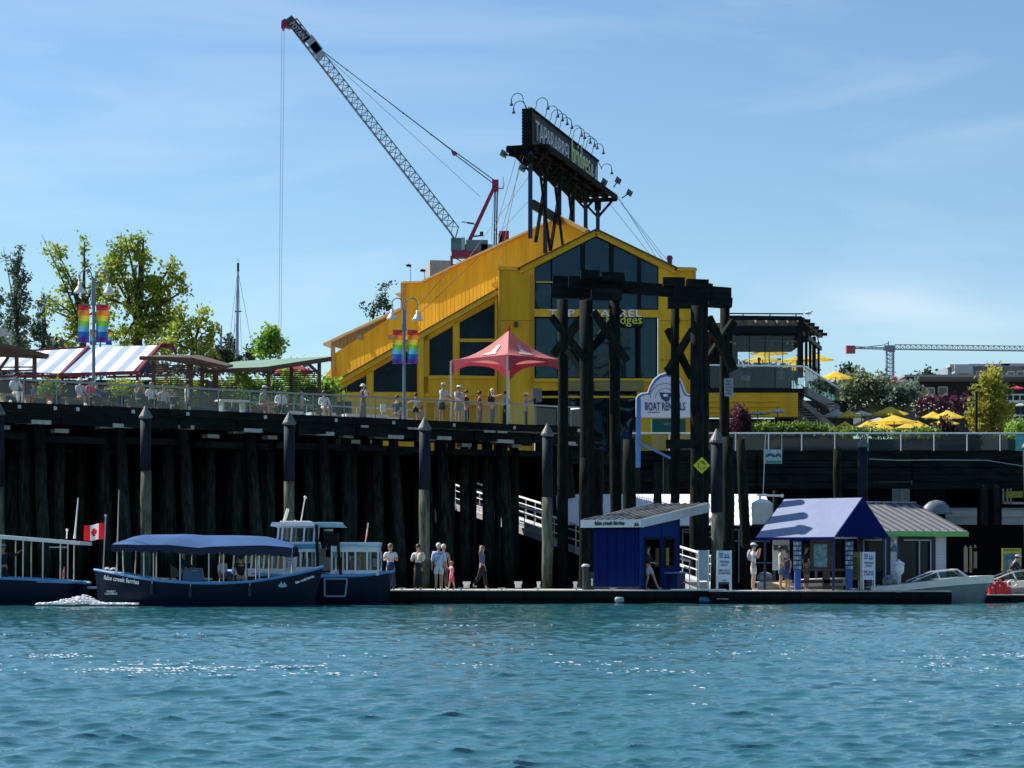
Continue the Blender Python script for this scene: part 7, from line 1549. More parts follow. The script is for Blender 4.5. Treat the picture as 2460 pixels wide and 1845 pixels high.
for k, (px, y) in enumerate(((2010, 1040), (2075, 1042), (2150, 1042), (2215, 1042))):
    Yt = 122 + k; t = thing('patio_table', 'dark patio table %s' % ['below the white umbrella by the stair', 'under the leftmost yellow umbrella', 'under the widest yellow umbrella', 'right of the widest yellow umbrella'][k], 'table', W(px, 0, Yt).xyz, 0, 'patio tables'); t.location.z = GZ
    MB().box((W(px, 0, Yt).x, Yt, GZ + .74), (1.2, .8, .05)).build('table_top', wood_brown, t)
    for s in (-1, 1): MB().box((W(px, 0, Yt).x + s * .5, Yt, GZ + .36), (.06, .6, .72)).build('leg', black, t)
for k, px in enumerate((2005, 2028, 2100, 2170, 2230)):
    person('patio guest %s' % ['in dark clothes below the white umbrella', 'in tan top left of the leftmost yellow umbrella', 'in black between the low yellow umbrellas', 'in brown right of the widest umbrella', 'in grey beside the plum tree'][k], px, 124 + k * .6, GZ, h=1.7, yaw=rr.uniform(-90, 90), sit=k % 2 == 0, top=((.02, .02, .03), (.4, .25, .12), (.015, .015, .02), (.2, .1, .05), (.25, .26, .28))[k], group='guests on the patio')
fl = MB()
for i in range(70):
    px = 1955 + rr.random() * 340; y = 962 + 22 * rr.random() + 8 * math.sin(px * .02); fl.ball(W(px, y, 131 + rr.random() * 6), .045, 4)
tag(fl.build('string_lights', mat('frosted_bulb', (.8, .78, .7), .4)), 'strings of small white bulbs above the lower patio umbrellas', 'string lights')['kind'] = 'stuff'
wl_ = MB()
for k in range(4): wl_.tube([W(1950 + i * 45, 966 + k * 5 + 5 * math.sin(i * 2.2 + k), 132 + k) for i in range(9)], .012, 4)
tag(wl_.build('light_cable', black), 'thin dark cables carrying the patio bulbs', 'cable')['kind'] = 'stuff'

# ------------------------------------------------------------ market roof and pavilions on the left
mk = thing('market_canopy', 'blue and white striped canopy roof with dark red steel frame', 'market stall', (-18, 106, GZ))
cw, cb2 = mat('canvas_white', (.80, .81, .84), .7, var=.03), mat('canvas_pale_blue', (.30, .40, .56), .7, var=.04)
def canopy(top, bot, n, first):
    (tx0, ty0), (tx1, ty1) = top; (bx0, by0), (bx1, by1) = bot
    for i in range(n):
        a, b = i / n, (i + 1) / n; L2 = lambda p, q, t: p + (q - p) * t
        pts = [W(L2(bx0, bx1, a), L2(by0, by1, a), 104), W(L2(bx0, bx1, b), L2(by0, by1, b), 104), W(L2(tx0, tx1, b), L2(ty0, ty1, b), 109), W(L2(tx0, tx1, a), L2(ty0, ty1, a), 109)]
        MB().poly(pts, (0, .02, -.04)).build('canvas_stripe', cw if (i + first) % 2 else cb2, mk)
canopy(((214, 835), (378, 829)), ((150, 897), (318, 893)), 8, 0); canopy(((-60, 852), (206, 836)), ((-130, 882), (144, 897)), 13, 1)
redf = mat('dark_red_frame', (.20, .012, .035), .5)
for a, b, ya, yb, w in (((212, 833), (147, 899), 109, 104, .14), ((386, 828), (326, 897), 109, 104, .14), ((414, 832), (424, 850), 109, 109, .16), ((378, 830), (416, 831), 109.2, 109, .2), ((140, 901), (330, 895), 103.9, 103.9, .16), ((-120, 905), (152, 903), 103.9, 103.9, .13), ((100, 908), (205, 907), 104.5, 104.5, .1), ((255, 906), (420, 902), 104.5, 104.5, .1), ((-60, 852), (210, 834), 109.1, 109.1, .12)):
    MB().beam(W(*a, ya), W(*b, yb), w).build('red_beam', redf, mk)
MB().poly([W(330, 893, 105), W(352, 860, 107), W(372, 893, 107)], (0, .05, 0)).build('blue_side_panel', mat('navy_panel', (.01, .02, .07), .6), mk)
MB().poly([W(352, 862, 107.2), W(372, 850, 107.5), W(396, 895, 107.5), W(372, 895, 107.2)], (0, .05, 0)).build('tan_side_panel', mat('tan_panel', (.35, .26, .20), .7), mk)
for px in (60, 150, 330, 400): MB().beam(W(px, 900, 105), V(W(px, 0, 105).x, 105, GZ), .12).build('post', redf, mk)
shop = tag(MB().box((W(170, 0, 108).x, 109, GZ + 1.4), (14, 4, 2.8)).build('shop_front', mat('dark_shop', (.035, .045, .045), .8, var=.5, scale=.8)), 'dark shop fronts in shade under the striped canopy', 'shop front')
for px, w, y, lab in ((120, 26, 925, 'left'), (300, 40, 922, 'right'), (385, 16, 922, 'small')):
    tree('planter_shrub', 'yellow green shrub below the striped canopy, the %s one' % lab, px, 965, [(px, y, w, 12), (px - w * .4, y + 14, w * .6, 14), (px + w * .4, y + 12, w * .6, 14)], 100, lf_maple, .09, 1.6, .04, 'shrubs below the market canopy', cat='shrub')
for k, (px, w, y, h, c, lab) in enumerate(((250, 180, 955, 34, (.05, .055, .06), 'long dark planter wall behind the person in red'), (60, 120, 962, 26, (.12, .10, .09), 'low bench wall behind the man in white at the left'), (420, 90, 955, 30, (.10, .08, .08), 'dark planter box behind the two women with phones'), (760, 150, 990, 34, (.09, .08, .10), 'purple grey planter wall below the restaurant windows'), (965, 120, 1000, 26, (.42, .42, .42), 'pale planter boxes at the foot of the lamp post'), (600, 60, 975, 30, (.04, .05, .05), 'dark bin like box right of the slat wall'))):
    q = wh(px, 4.5 if px < 700 else 5.2); S = q.y / F; c0 = V(q.x, q.y, GZ + h * S / 2)
    tag(MB().box(c0, (w * S, .7, h * S), math.atan2(WD.y, WD.x) * .6, .97).build('planter_wall', mat('planter_%d' % k, c, .8, var=.3, scale=3)), lab, 'planter', 'planters on the wharf')
def pavilion(label, posts, slats, roofpoly, zt, Y, extra=()):
    t = thing('pavilion', label, 'pavilion', V(W(posts[0][0], 0, Y).x, Y, GZ), 0, 'wooden pavilions on the wharf')
    for px, dy, py in posts: a = W(px, py, Y + dy); MB().beam(a, V(a.x, a.y, GZ), .16).build('post', wood_brown, t)
    for x0, x1, y0, y1, n, dy, m in slats:
        for i in range(n):
            y = y0 + (y1 - y0) * i / max(1, n - 1); j = rr.uniform(-.4, .4); MB().beam(W(x0, y + j, Y + dy), W(x1, y - j, Y + dy), .03, (y1 - y0) / n * .56 * Y / F).build('slat', m, t)
    for pts, mm, nm in roofpoly: MB().poly([W(x, y, Y + d) for x, y, d in pts], (0, 0, -.10)).build(nm, mm, t)
    for a, b, w in extra: MB().beam(W(a[0], a[1], Y + a[2]), W(b[0], b[1], Y + b[2]), w, w * 1.2).build('rafter', wood_brown, t)
    return t
darkroof = mat('dark_brown_roof', (.035, .025, .02), .8, var=.3); greenroof = mat('sage_green_roof', (.16, .27, .19), .6, var=.08); slatm = mat('cedar_slat', (.13, .07, .045), .7, var=.35, scale=6); slatd = mat('dark_slat', (.035, .025, .02), .7, var=.3, scale=6)
PY = 99.0
pavilion('dark roofed wooden pavilion at the far left of the wharf', [(83, 0, 855), (-20, 3, 845), (40, 4, 850)], [(-30, 86, 882, 906, 4, .2, slatd)], [([(-60, 808, -1), (0, 822, -1), (117, 853, -1), (112, 857, 3), (-60, 850, 4)], darkroof, 'roof')], 0, 96, [((-60, 812, -1), (117, 855, -1), .12), ((-60, 850, 3.5), (110, 857, 3), .1), ((-10, 900, 2), (20, 858, 2), .1)])
pavilion('brown wooden pavilion with a horizontal slat screen in the middle of the wharf', [(369, 0, 868), (459, 0, 868), (486, 2, 880), (515, 3, 880)], [(367, 458, 878, 985, 22, .1, slatm)], [([(334, 858, -1), (378, 853, 1.5), (480, 853, 1.5), (560, 876, 1), (520, 885, -.5), (460, 862, -1)], mat('brown_roof', (.10, .065, .05), .8, var=.3), 'roof')], 0, 96.5, [((336, 860, -1), (462, 864, -1), .14), ((460, 864, -1), (545, 884, -.5), .14)])
pavilion('sage green roofed pavilion with slat walls left of the restaurant', [(520, 2, 890), (645, 0, 884), (767, 0, 866), (570, 3, 885), (700, 3, 880)], [(655, 764, 893, 946, 12, .3, slatd), (512, 578, 915, 985, 14, .4, slatm), (608, 642, 912, 948, 8, .4, slatd), (470, 512, 950, 990, 7, 1, slatm)], [([(487, 890, -1), (640, 883, -1), (797, 860, -1), (792, 856, 2), (600, 866, 3.5), (560, 869, 3.5)], greenroof, 'roof')], 0, 99, [((487, 892, -1), (642, 886, -1), .14), ((642, 886, -1), (797, 862, -1), .16), ((767, 898, 0), (738, 872, 0), .12), ((560, 880, 2), (640, 893, 2), .1)])
for px, w, y, lab in ((585, 15, 905, 'climbing through the green roofed pavilion'), (470, 16, 930, 'beside the brown pavilion post'), (430, 28, 925, 'behind the cedar slat screen'), (700, 24, 905, 'behind the dark slats of the green roofed pavilion')):
    tree('climbing_shrub', 'bright green shrub %s' % lab, px, 985, [(px, y, w, 14), (px + 6, y + 22, w * .7, 16), (px - 4, y + 42, w * .7, 16)], 101.5 if px != 700 else 104, lf_green if px != 470 else lf_maple, .10, 2.2, .04, 'shrubs at the pavilions', cat='shrub')
ru = thing('umbrella', 'folded looking red market umbrella seen through the green roofed pavilion', 'umbrella', V(W(706, 0, 106).x, 106, GZ)); MB().lathe(W(706, 890, 106), [(.95, -.15), (.9, 0), (.1, .30)], 8).build('canopy_panel', mat('red_cloth', (.50, .03, .07), .7, ttrans=.3), ru); MB().tube([W(706, 888, 106), V(W(706, 0, 106).x, 106, GZ)], .03, 6).build('pole', steel, ru)

# benches under the seated people
def bench(px, back, w, label, m=None):
    q = wh(px, back); ang = math.atan2(WD.y, WD.x); t = thing('bench', label, 'bench', q, 0, 'benches on the wharf'); m = m or wood_brown
    for k in (-1, 0, 1): MB().box(q + V(0, 0, .42) + WN * (.14 * k), (w, .12, .05), ang).build('seat_board', m, t)
    for s in (-1, 1): MB().box(q + WD * (s * (w / 2 - .15)) + V(0, 0, .2), (.1, .36, .4), ang).build('leg', m, t)
redb = mat('red_bench', (.45, .05, .05), .6)
bench(63, 1.15, 1.3, 'pale wooden bench under the man in white at the left', mat('pale_bench', (.35, .26, .18), .7)); bench(125, 1.2, 1.1, 'low red bench left of the woman in the sun hat', redb); bench(238, 1.35, 1.8, 'brown bench under the woman in lilac and the person in red'); bench(380, 1.3, 1.6, 'bench under the two women with a phone')
bench(662, 1.35, .9, 'bench under the bending man in the green vest'); bench(712, 1.35, .8, 'bench under the woman in the loose white shirt'); bench(812, 1.25, .8, 'bench under the woman in the long white skirt'); bench(328, 3.05, 1.0, 'bench under the person in the dark blue jacket')
pt = thing('picnic_table', 'white picnic table left of the bending man in the green vest', 'table', wh(600, 1.6)); q = wh(600, 1.6); MB().box(q + V(0, 0, .62), (1.3, .7, .06), .5).build('table_top', white_paint, pt)
for s in (-1, 1): MB().box(q + WD * (s * .5) + V(0, 0, .3), (.08, .5, .6), .5).build('leg', steel, pt)
for k, (px, r, c, lab) in enumerate(((37, .11, (.8, .8, .75), 'round white lantern left of the man in white'), (132, .14, (.8, .78, .7), 'round white lantern on the red bench'), (218, .12, (.75, .75, .7), 'white paper bag below the woman in the sun hat'))):
    q = wh(px, .5); tag(MB().ball(q + V(0, 0, r * .6 + .03), r * .6, 9).build('lantern' if k < 2 else 'paper_bag', mat('lantern_%d' % k, c, .5), smooth=True), lab, 'lantern' if k < 2 else 'bag')
for px, lab in ((780, 'white low table left of the woman in the long white skirt'), (860, 'white low table right of the woman in the long white skirt'), (945, 'white rounded planter left of the lamp base'), (990, 'white basin planter right of the lamp base')):
    q = wh(px, 3.2); tag(MB().box(q + V(0, 0, .35), (1.2, .6, .12), .5).box(q + V(0, 0, .16), (.9, .4, .3), .5).build('low_table', white_paint), lab, 'table', 'white low tables on the wharf')

# ------------------------------------------------------------ red tent
tt = thing('red_tent', 'faded red pop up tent with a pointed top on four white poles', 'tent', wh(1222, 3.5))
tm = mat('faded_red_canvas', (.62, .20, .19), .7, var=.10, scale=1.5, ttrans=.35); tm2 = mat('deep_red_canvas', (.38, .05, .08), .7, ttrans=.3)
Yf, Ym, Yb = 97.3, 100.0, 102.7
Fc, Lc, Rc, Bc = W(1219, 873, Yf), W(1083, 868, Ym), W(1361, 862, Ym), W(1222, 850, Yb); ze_ = (Lc.z + Rc.z) / 2; Fc.z = Lc.z = Rc.z = Bc.z = ze_ ; pk = V((Lc.x + Rc.x) / 2, Ym, W(0, 793, Ym).z)
for a, b in ((Lc, Fc), (Fc, Rc), (Rc, Bc), (Bc, Lc)):
    rows = []
    for j in range(8):
        u = j / 7; prof_ = (1 - u) ** 1.75; row = []
        for i in range(7):
            p = a.lerp(b, i / 6); q = pk.lerp(p, u); q.z = ze_ + (pk.z - ze_) * prof_ - .10 * math.sin(math.pi * i / 6) * math.sin(math.pi * u) ** 1.0; row.append(q)
        rows.append(row)
    MB().grid(rows).build('roof_panel', tm, tt, smooth=True)
    vr = []
    for j in range(3):
        row = []
        for i in range(13):
            u = i / 12; p = a.lerp(b, u); row.append(p + V(0, 0, -(j / 2) * (.16 + .62 * (abs(u - .5) * 2) ** 3.0)))
        vr.append(row)
    MB().grid(vr).build('valance', tm2, tt, smooth=True)
for c in (Fc, Lc, Rc, Bc): MB().beam(c + V(0, 0, -.05), V(c.x, c.y, GZ), .09).build('pole', cream, tt)
for a, b, lab in ((Lc, Fc, 0), (Fc, Rc, 1)):
    for u0, u1, s0, s1 in ((.32, .46, .40, .60), (.42, .54, .40, .60), (.56, .66, .30, .66)):
        pts = []
        for s, u in ((s0, u1), (s1, u1), (s1, u0), (s0, u0)):
            p = a.lerp(b, s); q = pk.lerp(p, u); q.z = ze_ + (pk.z - ze_) * (1 - u) ** 1.75 - .10 * math.sin(math.pi * s) * math.sin(math.pi * u) + .035; pts.append(q + V(0, -.03, 0))
        MB().poly(pts).build('printed_patch', mat('faded_white_print', (.62, .45, .42), .7), tt)
pn = MB(); pn.poly([pk + V(-.12, 0, -.08), pk + V(.06, 0, .28), pk + V(.10, 0, -.05)], (0, .03, 0)); pn.build('pennant', mat('orange_red', (.6, .05, .02), .6), tt)
eb = tag(MB().box(wh(1338, 1.6, GZ + 1.55), (.42, .25, .62), .3).beam(wh(1338, 1.7, GZ), wh(1338, 1.7, GZ + 1.3), .1).build('utility_box', mat('utility_grey', (.16, .22, .24), .5)), 'grey utility box on a post beside the tent right pole', 'utility box')

# ------------------------------------------------------------ lamp posts with rainbow banners
RB = [(.55, .03, .04), (.68, .22, .03), (.62, .52, .04), (.16, .45, .05), (.10, .42, .60), (.02, .12, .42), (.10, .03, .30)]
rbm = [mat('banner_%s' % n, c, .7, var=.05, ttrans=.3) for n, c in zip(('red', 'orange', 'yellow', 'green', 'sky', 'blue', 'violet'), RB)]
shade_m = mat('white_enamel', (.72, .72, .72), .35, var=.04); pole_m = mat('blue_grey_pole', (.16, .22, .27), .5, metal=.3, var=.15)
def lamp(px, Y, ytop, yarm, arms, ban, yb0, yb1, label, k=1.0):
    t = thing('lamp_post', label, 'lamp post', V(W(px, 0, Y).x, Y, GZ), 0, 'lamp posts with rainbow banners'); S = Y / F; c = W(px, 0, Y)
    zt = W(px, ytop, Y).z; MB().tube([V(c.x, Y, GZ), V(c.x, Y, GZ + .5), V(c.x, Y, zt)], [.12 * k, .075 * k, .06 * k], 10).build('pole', pole_m, t); MB().tube([V(c.x, Y, zt - .9 * k), V(c.x, Y, zt)], .10 * k, 8).build('pole_collar', pole_m, t)
    for ax, ysh in arms:
        s = 1 if ax > px else -1; za = W(0, yarm, Y).z; xe = W(ax, 0, Y).x; zs = W(0, ysh, Y).z; pts = [V(c.x + s * .05, Y, zt - .3), V(c.x + s * .08, Y, (zt + za) / 2)]; r = abs(xe - c.x) / 2 * .92
        for i in range(7): a = math.pi * (1 - i / 6); pts.append(V(c.x + s * (.08 + r) + s * r * math.cos(a), Y, za - r + r * math.sin(a)))
        xe = pts[-1].x; pts.append(V(xe, Y, zs + .35)); a_ = MB().tube(pts, .025 * k, 6).build('arm', pole_m, t)
        MB().lathe(V(xe, Y, zs), [(.25 * k, 0), (.24 * k, .04), (.14 * k, .20 * k), (.07 * k, .30 * k), (.06 * k, .45 * k)], 14).build('lamp_shade', shade_m, a_, smooth=True)
    for x0, x1 in ban:
        rows = []
        for j in range(15):
            v = j / 14; rows.append([W(x0 + (x1 - x0) * i / 6, yb0 + (yb1 - yb0) * v + (1.5 * i / 6), Y) + V(0, .03 * math.sin(v * 7 + i) - .02, 0) for i in range(7)])
        b = MB(); g = b.grid(rows); b.mi = [min(6, (i // 6) // 2) for i in range(len(b.f))]
        b.build('rainbow_banner', rbm, t); hb2 = MB()
        for y in (yb0, yb1): hb2.beam(V(c.x, Y, W(0, y, Y).z), V(W(x0 if abs(x0 - px) > abs(x1 - px) else x1, 0, Y).x, Y, W(0, y, Y).z), .03)
        hb2.build('banner_bracket', pole_m, t, kind='stuff')
    return t
q = wh(971, 1.8); lamp(971, q.y, 745, 716, ((944, 767), (1001, 770)), ((943, 967), (979, 1004)), 793, 873, 'lamp post with two white shades and rainbow banners in front of the restaurant')
tag(MB().box(wh(966, 1.6, GZ + .62), (.26, .05, .34), .5).build('post_notice', white_paint), 'white notice box fixed low on the lamp post by the restaurant', 'notice')
lamp(225, 97, 678, 648, ((193, 703), (259, 707)), ((188, 215), (231, 260)), 732, 822, 'lamp post with two white shades and rainbow banners before the maples', 1.1)
lamp(241, 118, 760, 745, (), ((216, 232), (254, 269)), 792, 828, 'further lamp post whose small rainbow banners peek out behind the nearer ones', .8)

# ------------------------------------------------------------ cranes
def lattice(a, b, w, h, n, m, t, up=(0, 0, 1), r=.06, tri=True):
    a, b = Vector(a), Vector(b); d = (b - a).normalized(); u = Vector(up); x = d.cross(u).normalized(); y = x.cross(d).normalized()
    off = [x * (-w / 2), x * (w / 2), y * h] if tri else [x * (-w / 2) + y * (-h / 2), x * (w / 2) + y * (-h / 2), x * (w / 2) + y * (h / 2), x * (-w / 2) + y * (h / 2)]
    for o in off: MB().beam(a + o, b + o, r * 2).build('chord', m, t)
    lb = MB(); k = len(off)
    for i in range(n):
        p, q = a.lerp(b, i / n), a.lerp(b, (i + 1) / n)
        for j in range(k):
            lb.beam(p + off[j], q + off[(j + 1) % k], r); lb.beam(p + off[j], p + off[(j + 1) % k], r)
    lb.build('lattice_bracing', m, t, kind='stuff')
YC = 300.0
cr1 = thing('luffing_crane', 'tall construction crane with raised grey lattice jib and dark red mast', 'crane', W(1120, 620, YC))
jm = mat('crane_grey', (.16, .19, .23), .5, metal=.2); cred = mat('crane_red', (.26, .01, .045), .5, var=.15); cdk = mat('crane_dark', (.03, .035, .05), .6)
jt, jb = W(694, 58, YC), W(1083, 560, YC); jd = (jb - jt).normalized(); up_ = V(-jd.z, 0, jd.x); up_ = up_ if up_.z > 0 else -up_
lattice(jt, jb, 1.7, 1.35, 34, jm, cr1, up_, .075)
for o in (-.85, .85): MB().beam(jb + V(0, o, 0), W(1092, 575, YC) + V(0, o, 0), .2).build('jib_foot', jm, cr1)
MB().beam(jb + up_ * 1.35, W(1094, 572, YC), .16).build('jib_foot', jm, cr1)
MB().poly([W(676, 50, YC), W(684, 44, YC), W(700, 58, YC), W(694, 66, YC), W(683, 62, YC), W(679, 70, YC), W(675, 66, YC)], (0, 1.4, 0)).build('jib_head', cred, cr1)
for a, b, c, nm in (((690, 50), (736, 104), cdk, 'sign_panel'), ((738, 96), (765, 130), mat('panel_grey', (.30, .34, .36), .6), 'panel'), ((748, 112), (772, 146), mat('panel_grey', (.30, .34, .36), .6), 'panel')):
    A, B = W(*a, YC), W(*b, YC); w_ = up_ * .9; MB().poly([A - up_ * .35 + V(0, -1, 0), B - up_ * .35 + V(0, -1, 0), B + w_ + V(0, -1, 0), A + w_ + V(0, -1, 0)], (0, .1, 0)).build(nm, c, cr1)
ca_, cb_ = W(699, 62, YC), W(732, 103, YC); text('lettering', 'POTAIN', 1.1, mat('crane_letter', (.35, .38, .40), .5), cr1, ca_ + V(0, -1.1, 0) - up_ * .1, cb_ - ca_, up_, width=(cb_ - ca_).length * .92, ext=.02, bold=.02)
mt_, mb_ = W(1193, 437, YC), W(1115, 605, YC)
for o in (-.7, .7): MB().beam(mt_ + V(0, o * .4, 0), mb_ + V(0, o, 0), .42, .42).build('mast', cred, cr1)
for k in range(6): p = mt_.lerp(mb_, k / 6 + .08); MB().beam(p + V(0, -.6, 0), p + V(0, .6, 0), .2).build('mast_rung', cred, cr1)
MB().box(W(1190, 446, YC), (.9, 1.2, 1.5)).build('mast_head', cred, cr1); MB().beam(W(1188, 452, YC), W(1210, 453, YC), .12).build('head_platform', cdk, cr1); MB().tube([W(1209, 453, YC), W(1209, 425, YC)], .05, 5).build('head_antenna', jm, cr1); MB().tube([W(1203, 447, YC), W(1212, 447, YC), W(1212, 437, YC)], .03, 4).build('head_railing', jm, cr1)
for x in (1190, 1195): MB().beam(W(x, 450, YC), W(x - 3, 590, YC), .20).build('back_stay', dkblue_steel, cr1)
for a, b, w in (((766, 116), (1090, 365), .055), ((760, 112), (1088, 362), .05), ((1092, 364), (1186, 432), .07), ((1094, 372), (1184, 440), .07)): MB().tube([W(*a, YC), W(*b, YC)], w, 4).build('pendant_line', cdk, cr1)
for k in range(1, 5): MB().ball(W(766 + 324 * k / 4.8, 116 + 249 * k / 4.8, YC), .13, 5).build('pendant_joint', cdk, cr1)
MB().poly([W(1084, 362, YC), W(1092, 362, YC), W(1098, 369, YC), W(1091, 373, YC), W(1086, 369, YC)], (0, .8, 0)).build('pulley_block', cred, cr1)
lc = mat('thin_cable', (.22, .27, .34), .5)
for a, b, w in (((778, 130), (1155, 474), .03), ((677, 68), (670, 790), .03), ((683, 68), (675, 790), .03), ((1188, 450), (1180, 580), .03)): MB().tube([W(*a, YC), W(*b, YC)], w, 4).build('hoist_cable', lc, cr1)
MB().box(W(1099, 589, YC), (1.75, 2, 1.75)).build('cab', mat('cab_teal', (.03, .10, .11), .4, rgb2=(.10, .22, .22), scale=1.5), cr1); MB().box(W(1113, 588, YC), (.5, 2.1, 1.7)).build('cab_door', mat('cab_grey', (.35, .38, .38), .5), cr1)
MB().box(W(1146, 592, YC), (3.0, 2.2, 1.5)).build('machinery_deck', mat('machinery_grey', (.10, .15, .18), .6), cr1); MB().box(W(1170, 598, YC), (1.6, 2.2, 1.0)).build('winch_housing', mat('winch_grey', (.25, .28, .30), .6), cr1)
MB().box(W(1211, 570, YC), (1.35, 2, 1.5)).build('counterweight', cred, cr1); MB().box(W(1202, 577, YC), (.5, 2, 1.3)).build('counterweight', cred, cr1)
MB().tube([W(1135, 568, YC), W(1155, 566, YC), W(1157, 560, YC)], .12, 6).box(W(1157, 562, YC), (.5, .5, .6)).build('floodlight', cdk, cr1)
for a, b in (((1138, 536), (1109, 533)), ((1150, 540), (1122, 536))): MB().beam(W(*a, YC), W(*b, YC), .12).build('mast_arm', cdk, cr1)
MB().box(W(1125, 612, YC), (4.6, 2.4, .8)).build('slewing_ring', cred, cr1); lattice(W(1104, 618, YC), W(1104, 900, YC), 2.2, 2.2, 14, cred, cr1, (0, 1, 0), .14, False)
YD = 620.0
cr2 = thing('tower_crane', 'distant grey tower crane with long horizontal jib at the right', 'crane', W(2138, 950, YD))
farm = mat('far_crane_steel', (.16, .22, .28), .6)
lattice(W(2138, 843, YD), W(2138, 960, YD), 1.9, 1.9, 12, farm, cr2, (0, 1, 0), .13, False); lattice(W(2150, 839, YD), W(2700, 846, YD), 1.6, 1.35, 44, farm, cr2, (0, 0, 1), .10)
lattice(W(2052, 837, YD), W(2132, 839, YD), 1.4, .5, 8, farm, cr2, (0, 0, 1), .09)
MB().box(W(2043, 840, YD), (2.5, 2, 2.2)).build('counterweight', mat('far_red', (.36, .06, .07), .6), cr2); MB().box(W(2136, 836, YD), (3.0, 2, 1.4)).build('crane_head', farm, cr2); MB().box(W(2142, 840, YD), (1.7, 1.6, 1.3)).build('cab', mat('far_cab', (.20, .28, .38), .5), cr2); MB().beam(W(2134, 832, YD), W(2134, 820, YD), .3).build('head_mast', farm, cr2)
MB().tube([W(2060, 836, YD), W(2120, 829, YD), W(2134, 824, YD)], .12, 4).build('tie_line', farm, cr2)
# ------------------------------------------------------------ boat masts
def mast(px, top, base, Y, label, stays=True):
    t = thing('sailboat', label, 'sailboat mast', W(px, base, Y), 0, 'far sailboat masts'); MB().tube([W(px - 3, base, Y), W(px, top, Y)], [.22 * Y / 250, .10 * Y / 250], 8).build('mast', mat('mast_blue_grey', (.25, .30, .38), .4), t)
    if stays:
        sg_ = MB(); 
        for x0, y0, x1, y1 in ((px, top + 8, px - 28, base), (px, top + 8, px - 14, base - 20), (px, top + 20, px + 36, base - 40), (px, top + 10, px + 10, base), (px, top + 118, px - 20, base - 30)): sg_.tube([W(x0, y0, Y), W(x1, y1, Y)], .022, 4)
        sg_.build('stay', mat('stay_wire', (.2, .22, .25), .5), t); MB().beam(W(px - 8, top + 116, Y), W(px + 8, top + 116, Y), .12).build('spreader', cdk, t); MB().box(W(px, top + 10, Y), (.22, .22, .9)).build('mast_top', cdk, t); MB().tube([W(px - 2, top - 12, Y), W(px, top, Y), W(px + 3, top - 11, Y)], .02, 4).build('wind_vane', cdk, t)
mast(572, 632, 885, 230, 'tall pale sailboat mast with stays right of the maples'); mast(532, 782, 880, 230, 'shorter pale sailboat mast left of the tall one', False)
wcb = tag(MB().box(W(575, 862, 240), (1.2, .5, .5)).box(W(566, 852, 240), (.9, .5, .2)).build('boat_bridge', white_paint), 'small white boat superstructure at the foot of the tall mast', 'boat')
# ------------------------------------------------------------ far buildings on the right
def block(name, label, x0, x1, y0, y1, Y, m, wins, wm, fr, dep=12, cat='building', extra=None):
    a, b = W(x0, y0, Y), W(x1, y1, Y); t = thing(name, label, cat, V((a.x + b.x) / 2, Y, GZ)); MB().box(((a.x + b.x) / 2, Y + dep / 2, (a.z + b.z) / 2), (b.x - a.x, dep, a.z - b.z)).build('wall', m, t)
    for (wx0, wx1, wy0, wy1) in wins:
        p, q = W(wx0, wy0, Y), W(wx1, wy1, Y); o = MB(); c = (p + q) / 2
        for A, B in ((p, V(q.x, Y, p.z)), (V(q.x, Y, p.z), q), (q, V(p.x, Y, q.z)), (V(p.x, Y, q.z), p)): o.beam(A + V(0, -.05, 0), B + V(0, -.05, 0), .15, .18)
        f_ = o.build('window', fr, t); MB().box(V(c.x, Y - .02, c.z), (q.x - p.x - .1, .06, p.z - q.z - .1)).build('pane', wm, f_)
    return t
navyw = mat('navy_cladding', (.012, .022, .035), .7, var=.15); farg = mat('far_window_glass', (.10, .15, .17), .15, var=.5, scale=.4); wfr = mat('far_white_frame', (.55, .58, .58), .5)
b1 = block('apartment_block', 'dark navy apartment block with white framed windows behind the right trees', 2188, 2700, 915, 1090, 250, navyw, [(2215, 2244, 932, 949), (2254, 2275, 930, 950), (2400, 2418, 925, 935)], farg, wfr)
MB().box(W(2440, 914, 249.8), (28, 13, .25)).build('roof_edge', mat('grey_roof_edge', (.25, .27, .28), .6), b1)
MB().beam(W(2205, 949, 249), W(2240, 948, 249), .3, .2).build('balcony_edge', wfr, b1); MB().beam(W(2260, 968, 248), W(2340, 953, 248), .3, .3).build('stair_rail', mat('grey_roof_edge', (.25, .27, .28), .6), b1)
for y0 in (948, 998):
    bal = MB(); bal.beam(W(2418, y0, 244), W(2480, y0, 244), .2, .15).build('balcony_rail', wfr, b1)
    for x in (2420, 2434, 2450, 2466): MB().beam(W(x, y0, 244), W(x, y0 + 17, 244), .12).build('balcony_post', wfr, b1)
    MB().box(W(2445, y0 + 18, 245), (3.3, 2, .3)).build('balcony_floor', wfr, b1)
b2 = block('apartment_block', 'pale grey upper apartment block on the skyline at the right', 2277, 2700, 880, 960, 320, mat('grey_cladding', (.22, .26, .31), .7, var=.15, scale=.4), [(2300, 2320, 895, 908), (2418, 2436, 893, 906), (2443, 2460, 892, 908), (2345, 2362, 893, 908)], farg, wfr)
MB().box(W(2310, 888, 319), (2.6, 3, 1.2)).build('roof_volume', mat('light_cladding', (.38, .42, .46), .6), b2)
for x0, x1, y in ((2277, 2325, 879), (2323, 2420, 878), (2400, 2700, 877)): MB().box(W((x0 + x1) / 2, y + 1, 319.5), ((x1 - x0) * 320 / F, 3, .35)).build('roof_edge', mat('light_cladding', (.38, .42, .46), .6), b2)
for x in (2296, 2330, 2400): MB().box(W(x, 895, 319.4), (.8, 1, 2.0)).build('light_panel', mat('light_cladding', (.38, .42, .46), .6), b2)
b3 = block('terrace_block', 'low grey terrace block with glass railing and a pergola roof', 2075, 2200, 935, 1010, 245, mat('slate_block', (.05, .06, .07), .7, var=.3), [(2100, 2120, 945, 965)], farg, wfr)
